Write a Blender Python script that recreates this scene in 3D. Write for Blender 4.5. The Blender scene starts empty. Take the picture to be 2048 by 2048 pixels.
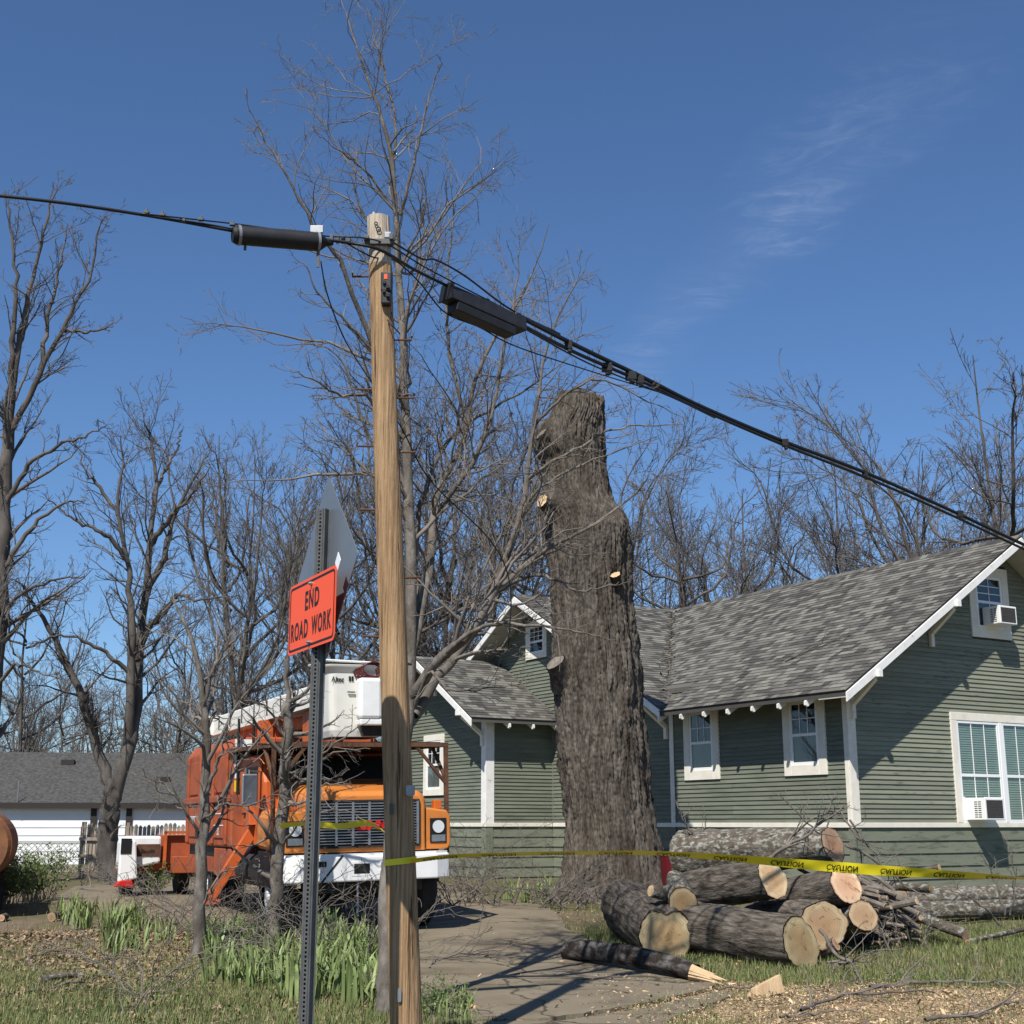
import bpy, bmesh, math, random
import numpy as np
from mathutils import Vector, Matrix, Quaternion, noise as mnoise

# ------------------------------------------------------------------ camera, sky, sun, exposure
SC = bpy.context.scene
COL = SC.collection
F_PX, PITCH, EYE = 2650.0, math.radians(13.23), 1.6
cam_d = bpy.data.cameras.new('camera'); cam = bpy.data.objects.new('camera', cam_d); COL.objects.link(cam)
cam.location = (0, 0, EYE); cam.rotation_euler = (math.pi/2 + PITCH, 0, 0)
cam_d.sensor_width = 36.0; cam_d.lens = F_PX/2048*36.0
cam_d.clip_start = 0.1; cam_d.clip_end = 3000
SC.camera = cam
SUN_EL, SUN_AZ = math.radians(50), math.radians(20)      # light travels away from the camera and to the right
TRAVEL = Vector((math.sin(SUN_AZ)*math.cos(SUN_EL), math.cos(SUN_AZ)*math.cos(SUN_EL), -math.sin(SUN_EL)))
world = bpy.data.worlds.new('World'); SC.world = world; world.use_nodes = True
wn, wl = world.node_tree.nodes, world.node_tree.links
wn.clear()
w_out = wn.new('ShaderNodeOutputWorld'); w_bg = wn.new('ShaderNodeBackground')
sky = wn.new('ShaderNodeTexSky'); sky.sky_type = 'NISHITA'; sky.sun_disc = False
sky.sun_elevation = SUN_EL; sky.sun_rotation = math.pi + SUN_AZ
sky.air_density = 1.0; sky.dust_density = 0.1; sky.ozone_density = 10.0; sky.altitude = 0
w_bg.inputs['Strength'].default_value = 0.096
# thin cirrus: direction projected on a high flat layer
geo = wn.new('ShaderNodeTexCoord')
sep = wn.new('ShaderNodeSeparateXYZ'); wl.new(geo.outputs['Generated'], sep.inputs[0])
def wmath(op, a, b=None, clamp=False):
    n = wn.new('ShaderNodeMath'); n.operation = op; n.use_clamp = clamp
    for k, v in enumerate((a, b)):
        if v is None: continue
        if isinstance(v, (int, float)): n.inputs[k].default_value = v
        else: wl.new(v, n.inputs[k])
    return n.outputs[0]
zz = wmath('MAXIMUM', sep.outputs[2], 0.03)
cx = wmath('DIVIDE', sep.outputs[0], zz); cy = wmath('DIVIDE', sep.outputs[1], zz)
comb = wn.new('ShaderNodeCombineXYZ'); wl.new(cx, comb.inputs[0]); wl.new(cy, comb.inputs[1])
def wnoise(scale, detail, rough, sx=1, sy=1, rot=0, off=(0, 0, 0), dist=0):
    mp = wn.new('ShaderNodeMapping'); mp.inputs['Scale'].default_value = (sx, sy, 1)
    mp.inputs['Rotation'].default_value = (0, 0, rot); mp.inputs['Location'].default_value = off
    wl.new(comb.outputs[0], mp.inputs[0])
    n = wn.new('ShaderNodeTexNoise'); n.inputs['Scale'].default_value = scale
    n.inputs['Detail'].default_value = detail; n.inputs['Roughness'].default_value = rough
    n.inputs['Distortion'].default_value = dist
    wl.new(mp.outputs[0], n.inputs[0]); return n.outputs[0]
def wramp(v, a, b):
    n = wn.new('ShaderNodeMapRange'); n.interpolation_type = 'SMOOTHSTEP'
    n.inputs[1].default_value = a; n.inputs[2].default_value = b
    wl.new(v, n.inputs[0]); return n.outputs[0]
# a band of cirrus crossing the sky: distance from a line in the layer, with broken edges
band = wmath('ADD', wmath('MULTIPLY', cx, 0.973), wmath('MULTIPLY', cy, 0.229))
wob = wnoise(1.6, 4, 0.55, off=(3.1, 1.7, 0))
band = wmath('ADD', band, wmath('MULTIPLY', wmath('SUBTRACT', wob, 0.5), 0.30))
b_in = wmath('MULTIPLY', wramp(band, 0.78, 0.93), wramp(band, 1.07, 0.95))
fine = wmath('MULTIPLY', wramp(wnoise(9.0, 8, 0.68, 0.8, 1.25, rot=0.35, dist=1.6), 0.40, 0.80), wramp(wnoise(3.6, 5, 0.6, 0.8, 1.0, off=(1.3, 4.2, 0), dist=0.8), 0.30, 0.68))
big = wramp(wnoise(1.7, 3, 0.5, off=(8.3, 2.2, 0)), 0.36, 0.60)
along = wmath('MULTIPLY', wramp(cy, 1.35, 1.75), wramp(cy, 3.6, 3.0))
mask = wmath('MULTIPLY', wmath('MULTIPLY', wmath('MULTIPLY', b_in, along), wmath('ADD', wmath('MULTIPLY', fine, 0.86), 0.10)), wmath('ADD', wmath('MULTIPLY', big, 0.6), 0.4))
mask = wmath('MULTIPLY', mask, 0.25, True)
mixc = wn.new('ShaderNodeMix'); mixc.data_type = 'RGBA'
wl.new(mask, mixc.inputs[0]); wl.new(sky.outputs[0], mixc.inputs[6])
mixc.inputs[7].default_value = (6.5, 7.3, 9.2, 1)
wl.new(mixc.outputs[2], w_bg.inputs['Color']); wl.new(w_bg.outputs[0], w_out.inputs[0])
sun_d = bpy.data.lights.new('sun', 'SUN'); sun_d.energy = 5.0; sun_d.angle = math.radians(0.53)
sun_d.color = (1.0, 0.955, 0.88)
sun = bpy.data.objects.new('sun', sun_d); COL.objects.link(sun)
sun.rotation_euler = TRAVEL.to_track_quat('-Z', 'Y').to_euler(); sun.location = (-10, -20, 40)
vs = SC.view_settings
SC.cycles.sample_clamp_indirect = 4.0
vs.view_transform = 'Standard'; vs.look = 'None'; vs.exposure = 0.3; vs.gamma = 1.0; vs.use_curve_mapping = False

# ------------------------------------------------------------------ pixel helpers (photograph is 2048 px square)
CP, SP = math.cos(PITCH), math.sin(PITCH)
def ray(px, py):
    up = 1024.0 - py
    return Vector((px - 1024.0, F_PX*CP - up*SP, F_PX*SP + up*CP))
def P(px, py, depth):
    d = ray(px, py); s = depth/d.y
    return Vector((d.x*s, depth, d.z*s + EYE))
def smooth(a, b, t):
    t = min(1, max(0, (t - a)/(b - a))); return t*t*(3 - 2*t)
def gz(x, y): return 0.30*smooth(12, 26, y)
def G(px, py, lift=0.0):
    d = ray(px, py); z = 0.1
    for _ in range(12):
        s = (z + lift - EYE)/d.z; z = gz(d.x*s, d.y*s)
    return Vector((d.x*s, d.y*s, z + lift))
def on_ground(x, y, dz=0): return Vector((x, y, gz(x, y) + dz))
rnd = random.Random(7)

# ------------------------------------------------------------------ mesh helpers
def tag(o, label, cat=None, group=None, kind=None):
    o['label'] = label
    if cat: o['category'] = cat
    if group: o['group'] = group
    if kind: o['kind'] = kind
    return o
def empty(name, loc=(0, 0, 0), rotz=0.0, parent=None):
    o = bpy.data.objects.new(name, None); COL.objects.link(o)
    o.location = loc; o.rotation_euler = (0, 0, rotz); o.empty_display_size = 0.2
    if parent: o.parent = parent
    return o
def link(name, me, mat=None, parent=None, loc=None, mw=None):
    if mat is not None and not me.materials: me.materials.append(mat)
    o = bpy.data.objects.new(name, me); COL.objects.link(o)
    if parent: o.parent = parent
    if mw is not None: o.matrix_basis = mw
    elif loc is not None: o.location = loc
    return o
def mesh(name, V, Fc, smooth_=False):
    me = bpy.data.meshes.new(name); me.from_pydata([tuple(v) for v in V], [], [tuple(f) for f in Fc]); me.update()
    if smooth_: me.polygons.foreach_set('use_smooth', [True]*len(me.polygons))
    return me
def obj(name, VF, mat, parent=None, loc=None, mw=None, smooth_=False, bevel=0, seg=2):
    o = link(name, mesh(name, VF[0], VF[1], smooth_), mat, parent, loc, mw)
    if bevel:
        m = o.modifiers.new('bevel', 'BEVEL'); m.width = bevel; m.segments = seg; m.limit_method = 'ANGLE'; m.angle_limit = math.radians(35)
    return o
def fast_mesh(name, V, Q, attrs=None, smooth_=True):
    """V (n,3) floats, Q (m,k) ints with k = 3 or 4"""
    V = np.ascontiguousarray(V, dtype=np.float32); Q = np.ascontiguousarray(Q, dtype=np.int32)
    me = bpy.data.meshes.new(name); k = Q.shape[1]
    me.vertices.add(len(V)); me.vertices.foreach_set('co', V.ravel())
    me.loops.add(Q.size); me.loops.foreach_set('vertex_index', Q.ravel())
    me.polygons.add(len(Q)); me.polygons.foreach_set('loop_start', np.arange(0, Q.size, k, dtype=np.int32))
    me.polygons.foreach_set('loop_total', np.full(len(Q), k, dtype=np.int32))
    me.polygons.foreach_set('use_smooth', np.full(len(Q), smooth_, dtype=bool))
    for nm, (typ, arr) in (attrs or {}).items():
        a = me.attributes.new(nm, typ, 'POINT')
        a.data.foreach_set('value' if typ == 'FLOAT' else 'color', np.ascontiguousarray(arr, dtype=np.float32).ravel())
    me.update(calc_edges=True); me.validate()
    return me
def box(x0, x1, y0, y1, z0, z1):
    V = [(x, y, z) for z in (z0, z1) for y in (y0, y1) for x in (x0, x1)]
    return V, [(0, 2, 3, 1), (4, 5, 7, 6), (0, 1, 5, 4), (1, 3, 7, 5), (3, 2, 6, 7), (2, 0, 4, 6)]
def cbox(c, s): return box(c[0]-s[0]/2, c[0]+s[0]/2, c[1]-s[1]/2, c[1]+s[1]/2, c[2]-s[2]/2, c[2]+s[2]/2)
def join(*parts):
    V, Fc = [], []
    for v, f in parts:
        n = len(V); V += list(v); Fc += [tuple(i + n for i in q) for q in f]
    return V, Fc
def xf(VF, m): return [tuple(m @ Vector(v)) for v in VF[0]], VF[1]
def prism(poly, a, b, axis='y'):
    """2-D polygon extruded along an axis: axis y -> poly is (x,z); x -> (y,z); z -> (x,y)"""
    def mk(p, t): return {'y': (p[0], t, p[1]), 'x': (t, p[0], p[1]), 'z': (p[0], p[1], t)}[axis]
    n = len(poly); V = [mk(p, a) for p in poly] + [mk(p, b) for p in poly]
    F_ = [tuple(range(n))[::-1], tuple(range(n, 2*n))] + [(i, (i+1) % n, (i+1) % n + n, i + n) for i in range(n)]
    area = sum(poly[i][0]*poly[(i+1) % n][1] - poly[(i+1) % n][0]*poly[i][1] for i in range(n))
    flip = (area < 0) ^ (axis == 'y') ^ (b < a)
    if flip: F_ = [f[::-1] for f in F_]
    return V, F_
def beam(p, q, w, h, up=(0, 0, 1)):
    """square bar from p to q"""
    p, q = Vector(p), Vector(q); d = (q-p).normalized(); u = Vector(up)
    s = d.cross(u)
    if s.length < 1e-4: s = d.cross(Vector((1, 0, 0)))
    s.normalize(); t = s.cross(d).normalized()
    V = [tuple(c + s*a*w/2 + t*b*h/2) for c in (p, q) for a, b in ((-1, -1), (1, -1), (1, 1), (-1, 1))]
    return V, [(0, 3, 2, 1)[::-1], (4, 5, 6, 7)[::-1]] + [(i, i+4, (i+1) % 4 + 4, (i+1) % 4)[::-1] for i in range(4)][::1]
def tube(pts, r, n=8, cap=True):
    pts = [Vector(p) for p in pts]; m = len(pts); V, Fc = [], []
    rs = r if isinstance(r, (list, tuple)) else [r]*m
    for i, p in enumerate(pts):
        d = (pts[min(i+1, m-1)] - pts[max(i-1, 0)]).normalized()
        a = Vector((0, 0, 1)) if abs(d.z) < 0.9 else Vector((1, 0, 0))
        s = d.cross(a).normalized(); t = d.cross(s)
        for k in range(n):
            th = 2*math.pi*k/n; V.append(tuple(p + (s*math.cos(th) + t*math.sin(th))*rs[i]))
    for i in range(m-1):
        for k in range(n):
            a, b = i*n + k, i*n + (k+1) % n; Fc.append((a, a+n, b+n, b))
    if cap: Fc += [tuple(range(n)), tuple(range((m-1)*n, m*n))[::-1]]
    return V, Fc
def disc(c, r, axis, n=20, h=0.02):
    c = Vector(c); a = Vector(axis).normalized()
    return tube([c, c + a*h], r, n)
def copy_tree(o, parent=None):
    c = o.copy(); COL.objects.link(c)
    if parent is not None: c.parent = parent
    for ch in list(o.children): copy_tree(ch, c)
    return c
def catmull(pts, m):
    pts = [Vector(p) for p in pts]
    if len(pts) == 2: return [pts[0].lerp(pts[1], i/(m-1)) for i in range(m)]
    out = []
    ext = [pts[0]*2 - pts[1]] + pts + [pts[-1]*2 - pts[-2]]
    seg = len(pts) - 1
    for i in range(m):
        f = i/(m-1)*seg; k = min(int(f), seg-1); t = f - k
        a, b, c, d = ext[k:k+4]
        out.append(0.5*((2*b) + (c-a)*t + (2*a-5*b+4*c-d)*t*t + (3*b-a-3*c+d)*t**3))
    return out
def text_vf(body, size, bold=0.0, sx=1.0, space=1.0):
    cu = bpy.data.curves.new('lettering', 'FONT'); cu.body = body; cu.size = size; cu.offset = bold
    cu.space_character = space; cu.align_x = 'CENTER'; cu.align_y = 'CENTER'; cu.resolution_u = 3
    o = bpy.data.objects.new('lettering', cu); COL.objects.link(o)
    dg = bpy.context.evaluated_depsgraph_get()
    me = bpy.data.meshes.new_from_object(o.evaluated_get(dg))
    V = [(v.co.x*sx, v.co.y, 0.0) for v in me.vertices]; Fc = [tuple(p.vertices) for p in me.polygons]
    bpy.data.objects.remove(o); bpy.data.curves.remove(cu); bpy.data.meshes.remove(me)
    return V, Fc

# ------------------------------------------------------------------ materials
MATS = {}
def M(name, c1, c2=None, scale=6.0, detail=5.0, lo=0.35, hi=0.65, rough=0.75, spec=0.3, metal=0.0, bump=0.0, bscale=None,
      stretch=(1, 1, 1), rndv=0.0, c3=None, s3=2.0, lo3=0.55, hi3=0.62, coords='Object', dist=0.0, ramp_attr=None, coat=0.0):
    """Principled material: c1/c2 mixed by noise, optional patches of c3, brightness varied by object"""
    m = bpy.data.materials.new(name); m.use_nodes = True; MATS[name] = m
    nt = m.node_tree; N, L = nt.nodes, nt.links
    bs = N['Principled BSDF']; bs.inputs['Roughness'].default_value = rough
    bs.inputs['Specular IOR Level'].default_value = spec; bs.inputs['Metallic'].default_value = metal
    if coat: bs.inputs['Coat Weight'].default_value = coat
    tc = N.new('ShaderNodeTexCoord'); mp = N.new('ShaderNodeMapping'); mp.inputs['Scale'].default_value = stretch
    L.new(tc.outputs[coords], mp.inputs[0])
    vec = mp.outputs[0]
    if rndv:
        oi = N.new('ShaderNodeObjectInfo'); cb = N.new('ShaderNodeVectorMath'); cb.operation = 'MULTIPLY_ADD'
        L.new(oi.outputs['Random'], cb.inputs[0]); cb.inputs[1].default_value = (37, 23, 51); L.new(vec, cb.inputs[2]); vec = cb.outputs[0]
    def noise_(s, d):
        n = N.new('ShaderNodeTexNoise'); n.inputs['Scale'].default_value = s; n.inputs['Detail'].default_value = d
        n.inputs['Roughness'].default_value = 0.6; n.inputs['Distortion'].default_value = dist
        L.new(vec, n.inputs[0]); return n.outputs[0]
    def rng_(v, a, b):
        r = N.new('ShaderNodeMapRange'); r.inputs[1].default_value = a; r.inputs[2].default_value = b; L.new(v, r.inputs[0]); return r.outputs[0]
    def mix_(f, a, b):
        x = N.new('ShaderNodeMix'); x.data_type = 'RGBA'
        L.new(f, x.inputs[0])
        for k, v in ((6, a), (7, b)):
            if isinstance(v, tuple): x.inputs[k].default_value = (*v, 1)
            else: L.new(v, x.inputs[k])
        return x.outputs[2]
    col = None
    if c2 is not None: col = mix_(rng_(noise_(scale, detail), lo, hi), c1, c2)
    if c3 is not None: col = mix_(rng_(noise_(s3, 4.0), lo3, hi3), col if col is not None else c1, c3)
    if ramp_attr:
        at = N.new('ShaderNodeAttribute'); at.attribute_name = ramp_attr
        x = N.new('ShaderNodeMix'); x.data_type = 'RGBA'; x.blend_type = 'MULTIPLY'; x.inputs[0].default_value = 1.0
        L.new(at.outputs['Color'], x.inputs[6])
        if col is None: x.inputs[7].default_value = (*c1, 1)
        else: L.new(col, x.inputs[7])
        col = x.outputs[2]
    if rndv:
        hs = N.new('ShaderNodeHueSaturation'); r = N.new('ShaderNodeMapRange')
        r.inputs[3].default_value = 1 - rndv; r.inputs[4].default_value = 1 + rndv
        L.new(oi.outputs['Random'], r.inputs[0]); L.new(r.outputs[0], hs.inputs['Value'])
        if col is None: hs.inputs['Color'].default_value = (*c1, 1)
        else: L.new(col, hs.inputs['Color'])
        col = hs.outputs[0]
    if col is None: bs.inputs['Base Color'].default_value = (*c1, 1)
    else: L.new(col, bs.inputs['Base Color'])
    if bump:
        b = N.new('ShaderNodeBump'); b.inputs['Strength'].default_value = bump; b.inputs['Distance'].default_value = 0.03
        L.new(noise_(bscale or scale*2, 6.0), b.inputs['Height']); L.new(b.outputs[0], bs.inputs['Normal'])
    return m
M('siding', (.142, .157, .118), (.172, .186, .143), 1.6, 6, .3, .7, rough=.7, spec=.25, bump=.12, bscale=40, stretch=(1, 1, 5), rndv=.10,
  c3=(.120, .132, .100), s3=1.0, lo3=.48, hi3=.66)
M('siding_worn', (.182, .194, .145), (.235, .244, .185), 1.4, 6, .3, .7, rough=.75, spec=.2, bump=.25, bscale=30, stretch=(1, 1, 6), rndv=.12,
  c3=(.105, .106, .088), s3=2.6, lo3=.60, hi3=.70)
M('skirt_paint', (.152, .167, .122), (.192, .205, .152), 1.3, 7, .3, .7, rough=.75, spec=.2, bump=.25, bscale=30, stretch=(1, 1, 5), rndv=.05,
  c3=(.108, .115, .088), s3=2.2, lo3=.54, hi3=.66)
M('house_core', (.055, .06, .05))
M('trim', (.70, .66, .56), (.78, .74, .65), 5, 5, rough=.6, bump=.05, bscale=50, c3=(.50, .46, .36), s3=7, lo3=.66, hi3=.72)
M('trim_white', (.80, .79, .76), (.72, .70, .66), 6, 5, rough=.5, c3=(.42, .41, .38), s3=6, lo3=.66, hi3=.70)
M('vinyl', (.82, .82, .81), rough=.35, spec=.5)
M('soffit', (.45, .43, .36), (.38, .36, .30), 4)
M('glass', (.02, .025, .028), rough=.03, spec=.9)
M('blind', (.34, .42, .36), (.40, .48, .42), 3, rough=.5)
M('curtain', (.30, .29, .27), (.14, .14, .13), 10, 4, rough=.9, stretch=(1, 12, .3))
M('room_dark', (.012, .012, .012))
M('ac_plastic', (.80, .80, .77), rough=.4)
M('ac_grille', (.05, .045, .045), (.07, .065, .06), 20, rough=.6)
M('concrete', (.165, .135, .092), (.225, .188, .132), 1.3, 8, .3, .7, rough=.9, spec=.15, bump=.25, bscale=30, c3=(.110, .088, .062), s3=.9, lo3=.52, hi3=.72)
M('asphalt', (.05, .05, .05), (.075, .073, .07), 20, 6, rough=.9, bump=.3, bscale=120)
M('bark_oak', (.042, .036, .030), (.172, .148, .122), 15.0, 10, .34, .66, rough=.95, spec=.1, bump=1.0, bscale=30, stretch=(1, 1, .20), dist=.7, c3=(.055, .044, .034), s3=3.6, lo3=.46, hi3=.66)
M('bark_log', (.040, .033, .027), (.180, .155, .125), 18.0, 9, .36, .64, rough=.95, spec=.1, bump=1.0, bscale=34, stretch=(1, 1, .22), dist=.5, rndv=.12)
M('bark_lichen', (.068, .055, .043), (.140, .120, .092), 10, 8, .35, .65, rough=.95, spec=.1, bump=.8, bscale=26, stretch=(1, 1, .6), rndv=.08,
  c3=(.27, .27, .235), s3=19, lo3=.50, hi3=.62)
M('bark_burnt', (.030, .024, .020), (.150, .140, .130), 9, 8, .45, .68, rough=.95, spec=.1, bump=.9, bscale=26, stretch=(1, 1, .7))
M('bark_grey', (.090, .076, .063), (.215, .192, .165), 10, 8, .35, .65, rough=.9, spec=.15, bump=.6, bscale=24, stretch=(1, 1, .45), c3=(.08, .068, .056), s3=3, lo3=.50, hi3=.68)
M('twig', (.115, .098, .084), (.215, .188, .160), 3, 3, rough=.8, spec=.2)
M('twig_far', (.088, .077, .069), (.165, .148, .132), 2, 3, rough=.85, spec=.15)
M('bark_far', (.062, .054, .047), (.145, .128, .112), 3, 6, rough=.9, spec=.1, stretch=(1, 1, .4))
M('wood_raw', (.46, .31, .170), (.62, .455, .275), 14, 6, .3, .7, rough=.85, spec=.15, stretch=(1, 1, .15), bump=.3, bscale=40)
M('deadwood', (.10, .082, .064), (.20, .175, .145), 6, 6, rough=.9, stretch=(1, 1, .3), rndv=.15, bump=.4, bscale=30)
M('stick_bark', (.085, .070, .057), (.190, .165, .140), 7, 6, rough=.9, stretch=(1, 1, .4), rndv=.2, bump=.4, bscale=30)
M('leaf_iris', (.130, .185, .055), (.255, .300, .120), 3, 4, .3, .7, rough=.5, spec=.35, rndv=.14)
M('leaf_bush', (.075, .115, .032), (.145, .185, .062), 3, 4, rough=.6, spec=.3)
M('orange_paint', (.54, .118, .026), (.45, .092, .022), 3, 6, .35, .7, rough=.5, spec=.35, c3=(.23, .065, .028), s3=3.4, lo3=.54, hi3=.72)
M('orange_faded', (.40, .098, .038), (.33, .078, .030), 2.5, 6, .3, .7, rough=.65, spec=.25, c3=(.20, .062, .034), s3=3.0, lo3=.50, hi3=.72)
M('hood_paint', (.62, .215, .042), (.53, .175, .036), 3.5, 6, .3, .7, rough=.42, spec=.4, c3=(.34, .130, .048), s3=4.0, lo3=.58, hi3=.74)
M('white_paint', (.80, .80, .78), (.70, .69, .66), 4, 6, .4, .75, rough=.45, c3=(.40, .36, .30), s3=8, lo3=.68, hi3=.74)
M('fibreglass', (.74, .725, .66), (.69, .67, .60), 3, rough=.4, spec=.4)
M('black_part', (.012, .012, .012), rough=.6)
M('under_part', (.020, .018, .016), (.045, .040, .035), 6, rough=.8)
M('rubber', (.018, .018, .018), (.03, .029, .028), 8, rough=.85)
M('rust', (.075, .036, .022), (.130, .065, .035), 9, 6, rough=.9)
M('chrome_dull', (.42, .42, .43), (.34, .34, .35), 10, rough=.3, metal=.8)
M('lens', (.62, .64, .66), rough=.1, spec=.8)
M('amber', (.55, .12, .012), rough=.25, spec=.6)
M('red_paint', (.55, .02, .015), rough=.4)
M('yellow_paint', (.75, .52, .03), rough=.5)
M('mirror_glass', (.07, .08, .10), rough=.1, spec=.8)
M('pole_wood', (.225, .130, .064), (.51, .345, .195), 46, 7, .32, .68, rough=.85, spec=.15, stretch=(1, 1, .022), bump=.8, bscale=70, c3=(.105, .062, .032), s3=34, lo3=.60, hi3=.66)
M('pole_top', (.33, .26, .18), (.60, .52, .42), 40, 6, rough=.9, stretch=(1, 1, .05), bump=.8, bscale=60, c3=(.16, .13, .11), s3=30, lo3=.60, hi3=.66)
M('steel', (.33, .34, .35), (.25, .26, .27), 8, rough=.45, metal=.6)
M('steel_dark', (.105, .107, .106), (.075, .077, .076), 10, rough=.6, metal=.15)
M('sign_back', (.205, .225, .245), (.180, .200, .220), 3, rough=.42, metal=.35, spec=.4)
M('sign_orange', (.90, .092, .014), rough=.45, spec=.4)
M('sign_black', (.010, .009, .009), rough=.5)
M('black_cable', (.010, .010, .011), rough=.45, spec=.4)
M('black_plastic', (.016, .016, .018), (.024, .024, .026), 14, rough=.5, spec=.4)
M('tape_yellow', (.82, .68, .02), rough=.35, spec=.4)
M('fence_wood', (.20, .165, .125), (.33, .28, .22), 6, 6, rough=.95, stretch=(1, 1, .15), rndv=.18)
M('white_siding', (.76, .77, .78), (.70, .71, .73), 2, rough=.6, rndv=.03)
M('roof_far', (.040, .039, .037), (.088, .085, .080), 9, 4, .35, .65, rough=.9, stretch=(1, 1, 1))
M('dark_trim', (.03, .026, .024))
M('steel_white', (.70, .72, .72), rough=.4)
M('straw', (.42, .33, .20), (.52, .42, .27), 3, rough=.9, ramp_attr='tint')
M('blade', (1, 1, 1), rough=.6, spec=.25, ramp_attr='tint')
M('ground_mix', (1, 1, 1), (.72, .70, .68), 9, 8, .35, .68, rough=.95, spec=.1, bump=.6, bscale=26, ramp_attr='tint')
M('tank_brown', (.24, .105, .048), (.16, .07, .034), 5, 6, rough=.8)
M('hose', (.20, .02, .012), (.03, .01, .01), 20, rough=.5)

def cut_wood():
    m = bpy.data.materials.new('cut_wood'); m.use_nodes = True; MATS['cut_wood'] = m
    N, L = m.node_tree.nodes, m.node_tree.links; bs = N['Principled BSDF']; bs.inputs['Roughness'].default_value = .85
    bs.inputs['Specular IOR Level'].default_value = .15
    at = N.new('ShaderNodeAttribute'); at.attribute_name = 'ring'
    tc = N.new('ShaderNodeTexCoord'); oi = N.new('ShaderNodeObjectInfo')
    n = N.new('ShaderNodeTexNoise'); n.inputs['Scale'].default_value = 5; n.inputs['Detail'].default_value = 6; L.new(tc.outputs['Object'], n.inputs[0])
    s = N.new('ShaderNodeMath'); s.operation = 'MULTIPLY_ADD'; L.new(n.outputs[0], s.inputs[0]); s.inputs[1].default_value = .30; L.new(at.outputs['Fac'], s.inputs[2])
    s2 = N.new('ShaderNodeMath'); s2.operation = 'SUBTRACT'; L.new(s.outputs[0], s2.inputs[0]); s2.inputs[1].default_value = .15
    cr = N.new('ShaderNodeValToRGB'); e = cr.color_ramp.elements
    e[0].position = 0; e[0].color = (.30, .150, .075, 1); e[1].position = 1; e[1].color = (.16, .10, .06, 1)
    for p, c in ((.12, (.43, .245, .135)), (.55, (.52, .330, .195)), (.70, (.50, .345, .205)), (.80, (.62, .47, .30)), (.94, (.58, .44, .28))):
        x = e.new(p); x.color = (*c, 1)
    L.new(s2.outputs[0], cr.inputs[0])
    w = N.new('ShaderNodeMath'); w.operation = 'MULTIPLY'; L.new(s.outputs[0], w.inputs[0]); w.inputs[1].default_value = 62
    w2 = N.new('ShaderNodeMath'); w2.operation = 'SINE'; L.new(w.outputs[0], w2.inputs[0])
    r1 = N.new('ShaderNodeMapRange'); r1.inputs[1].default_value = -1; r1.inputs[2].default_value = 1; r1.inputs[3].default_value = .0; r1.inputs[4].default_value = .30; L.new(w2.outputs[0], r1.inputs[0])
    mx = N.new('ShaderNodeMix'); mx.data_type = 'RGBA'; L.new(r1.outputs[0], mx.inputs[0]); L.new(cr.outputs[0], mx.inputs[6])
    mx.inputs[7].default_value = (.26, .16, .09, 1)
    n2 = N.new('ShaderNodeTexNoise'); n2.inputs['Scale'].default_value = 3.2; n2.inputs['Detail'].default_value = 5; L.new(tc.outputs['Object'], n2.inputs[0])
    r2 = N.new('ShaderNodeMapRange'); r2.inputs[1].default_value = .42; r2.inputs[2].default_value = .72; L.new(n2.outputs[0], r2.inputs[0])
    m2 = N.new('ShaderNodeMix'); m2.data_type = 'RGBA'; L.new(r2.outputs[0], m2.inputs[0]); L.new(mx.outputs[2], m2.inputs[6]); m2.inputs[7].default_value = (.40, .265, .165, 1)
    n3 = N.new('ShaderNodeTexNoise'); n3.inputs['Scale'].default_value = 7; n3.inputs['Detail'].default_value = 6; n3.inputs['Distortion'].default_value = 1.5
    of = N.new('ShaderNodeVectorMath'); of.operation = 'MULTIPLY_ADD'; L.new(oi.outputs['Random'], of.inputs[0]); of.inputs[1].default_value = (31, 17, 9); L.new(tc.outputs['Object'], of.inputs[2]); L.new(of.outputs[0], n3.inputs[0])
    r3 = N.new('ShaderNodeMapRange'); r3.inputs[1].default_value = .60; r3.inputs[2].default_value = .70; r3.inputs[4].default_value = .75; L.new(n3.outputs[0], r3.inputs[0])
    m3 = N.new('ShaderNodeMix'); m3.data_type = 'RGBA'; L.new(r3.outputs[0], m3.inputs[0]); L.new(m2.outputs[2], m3.inputs[6]); m3.inputs[7].default_value = (.17, .095, .05, 1)
    hs = N.new('ShaderNodeHueSaturation'); r = N.new('ShaderNodeMapRange'); r.inputs[3].default_value = .62; r.inputs[4].default_value = 1.12
    hu = N.new('ShaderNodeMapRange'); hu.inputs[3].default_value = .485; hu.inputs[4].default_value = .525
    sn = N.new('ShaderNodeMath'); sn.operation = 'MULTIPLY'; sn.inputs[1].default_value = 7.31; L.new(oi.outputs['Random'], sn.inputs[0]); fr2 = N.new('ShaderNodeMath'); fr2.operation = 'FRACT'; L.new(sn.outputs[0], fr2.inputs[0]); L.new(fr2.outputs[0], hu.inputs[0]); L.new(hu.outputs[0], hs.inputs['Hue'])
    L.new(oi.outputs['Random'], r.inputs[0]); L.new(r.outputs[0], hs.inputs['Value']); L.new(m3.outputs[2], hs.inputs['Color'])
    L.new(hs.outputs[0], bs.inputs['Base Color'])
    b = N.new('ShaderNodeBump'); b.inputs['Strength'].default_value = .3; L.new(n.outputs[0], b.inputs['Height']); L.new(b.outputs[0], bs.inputs['Normal'])
cut_wood()
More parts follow.
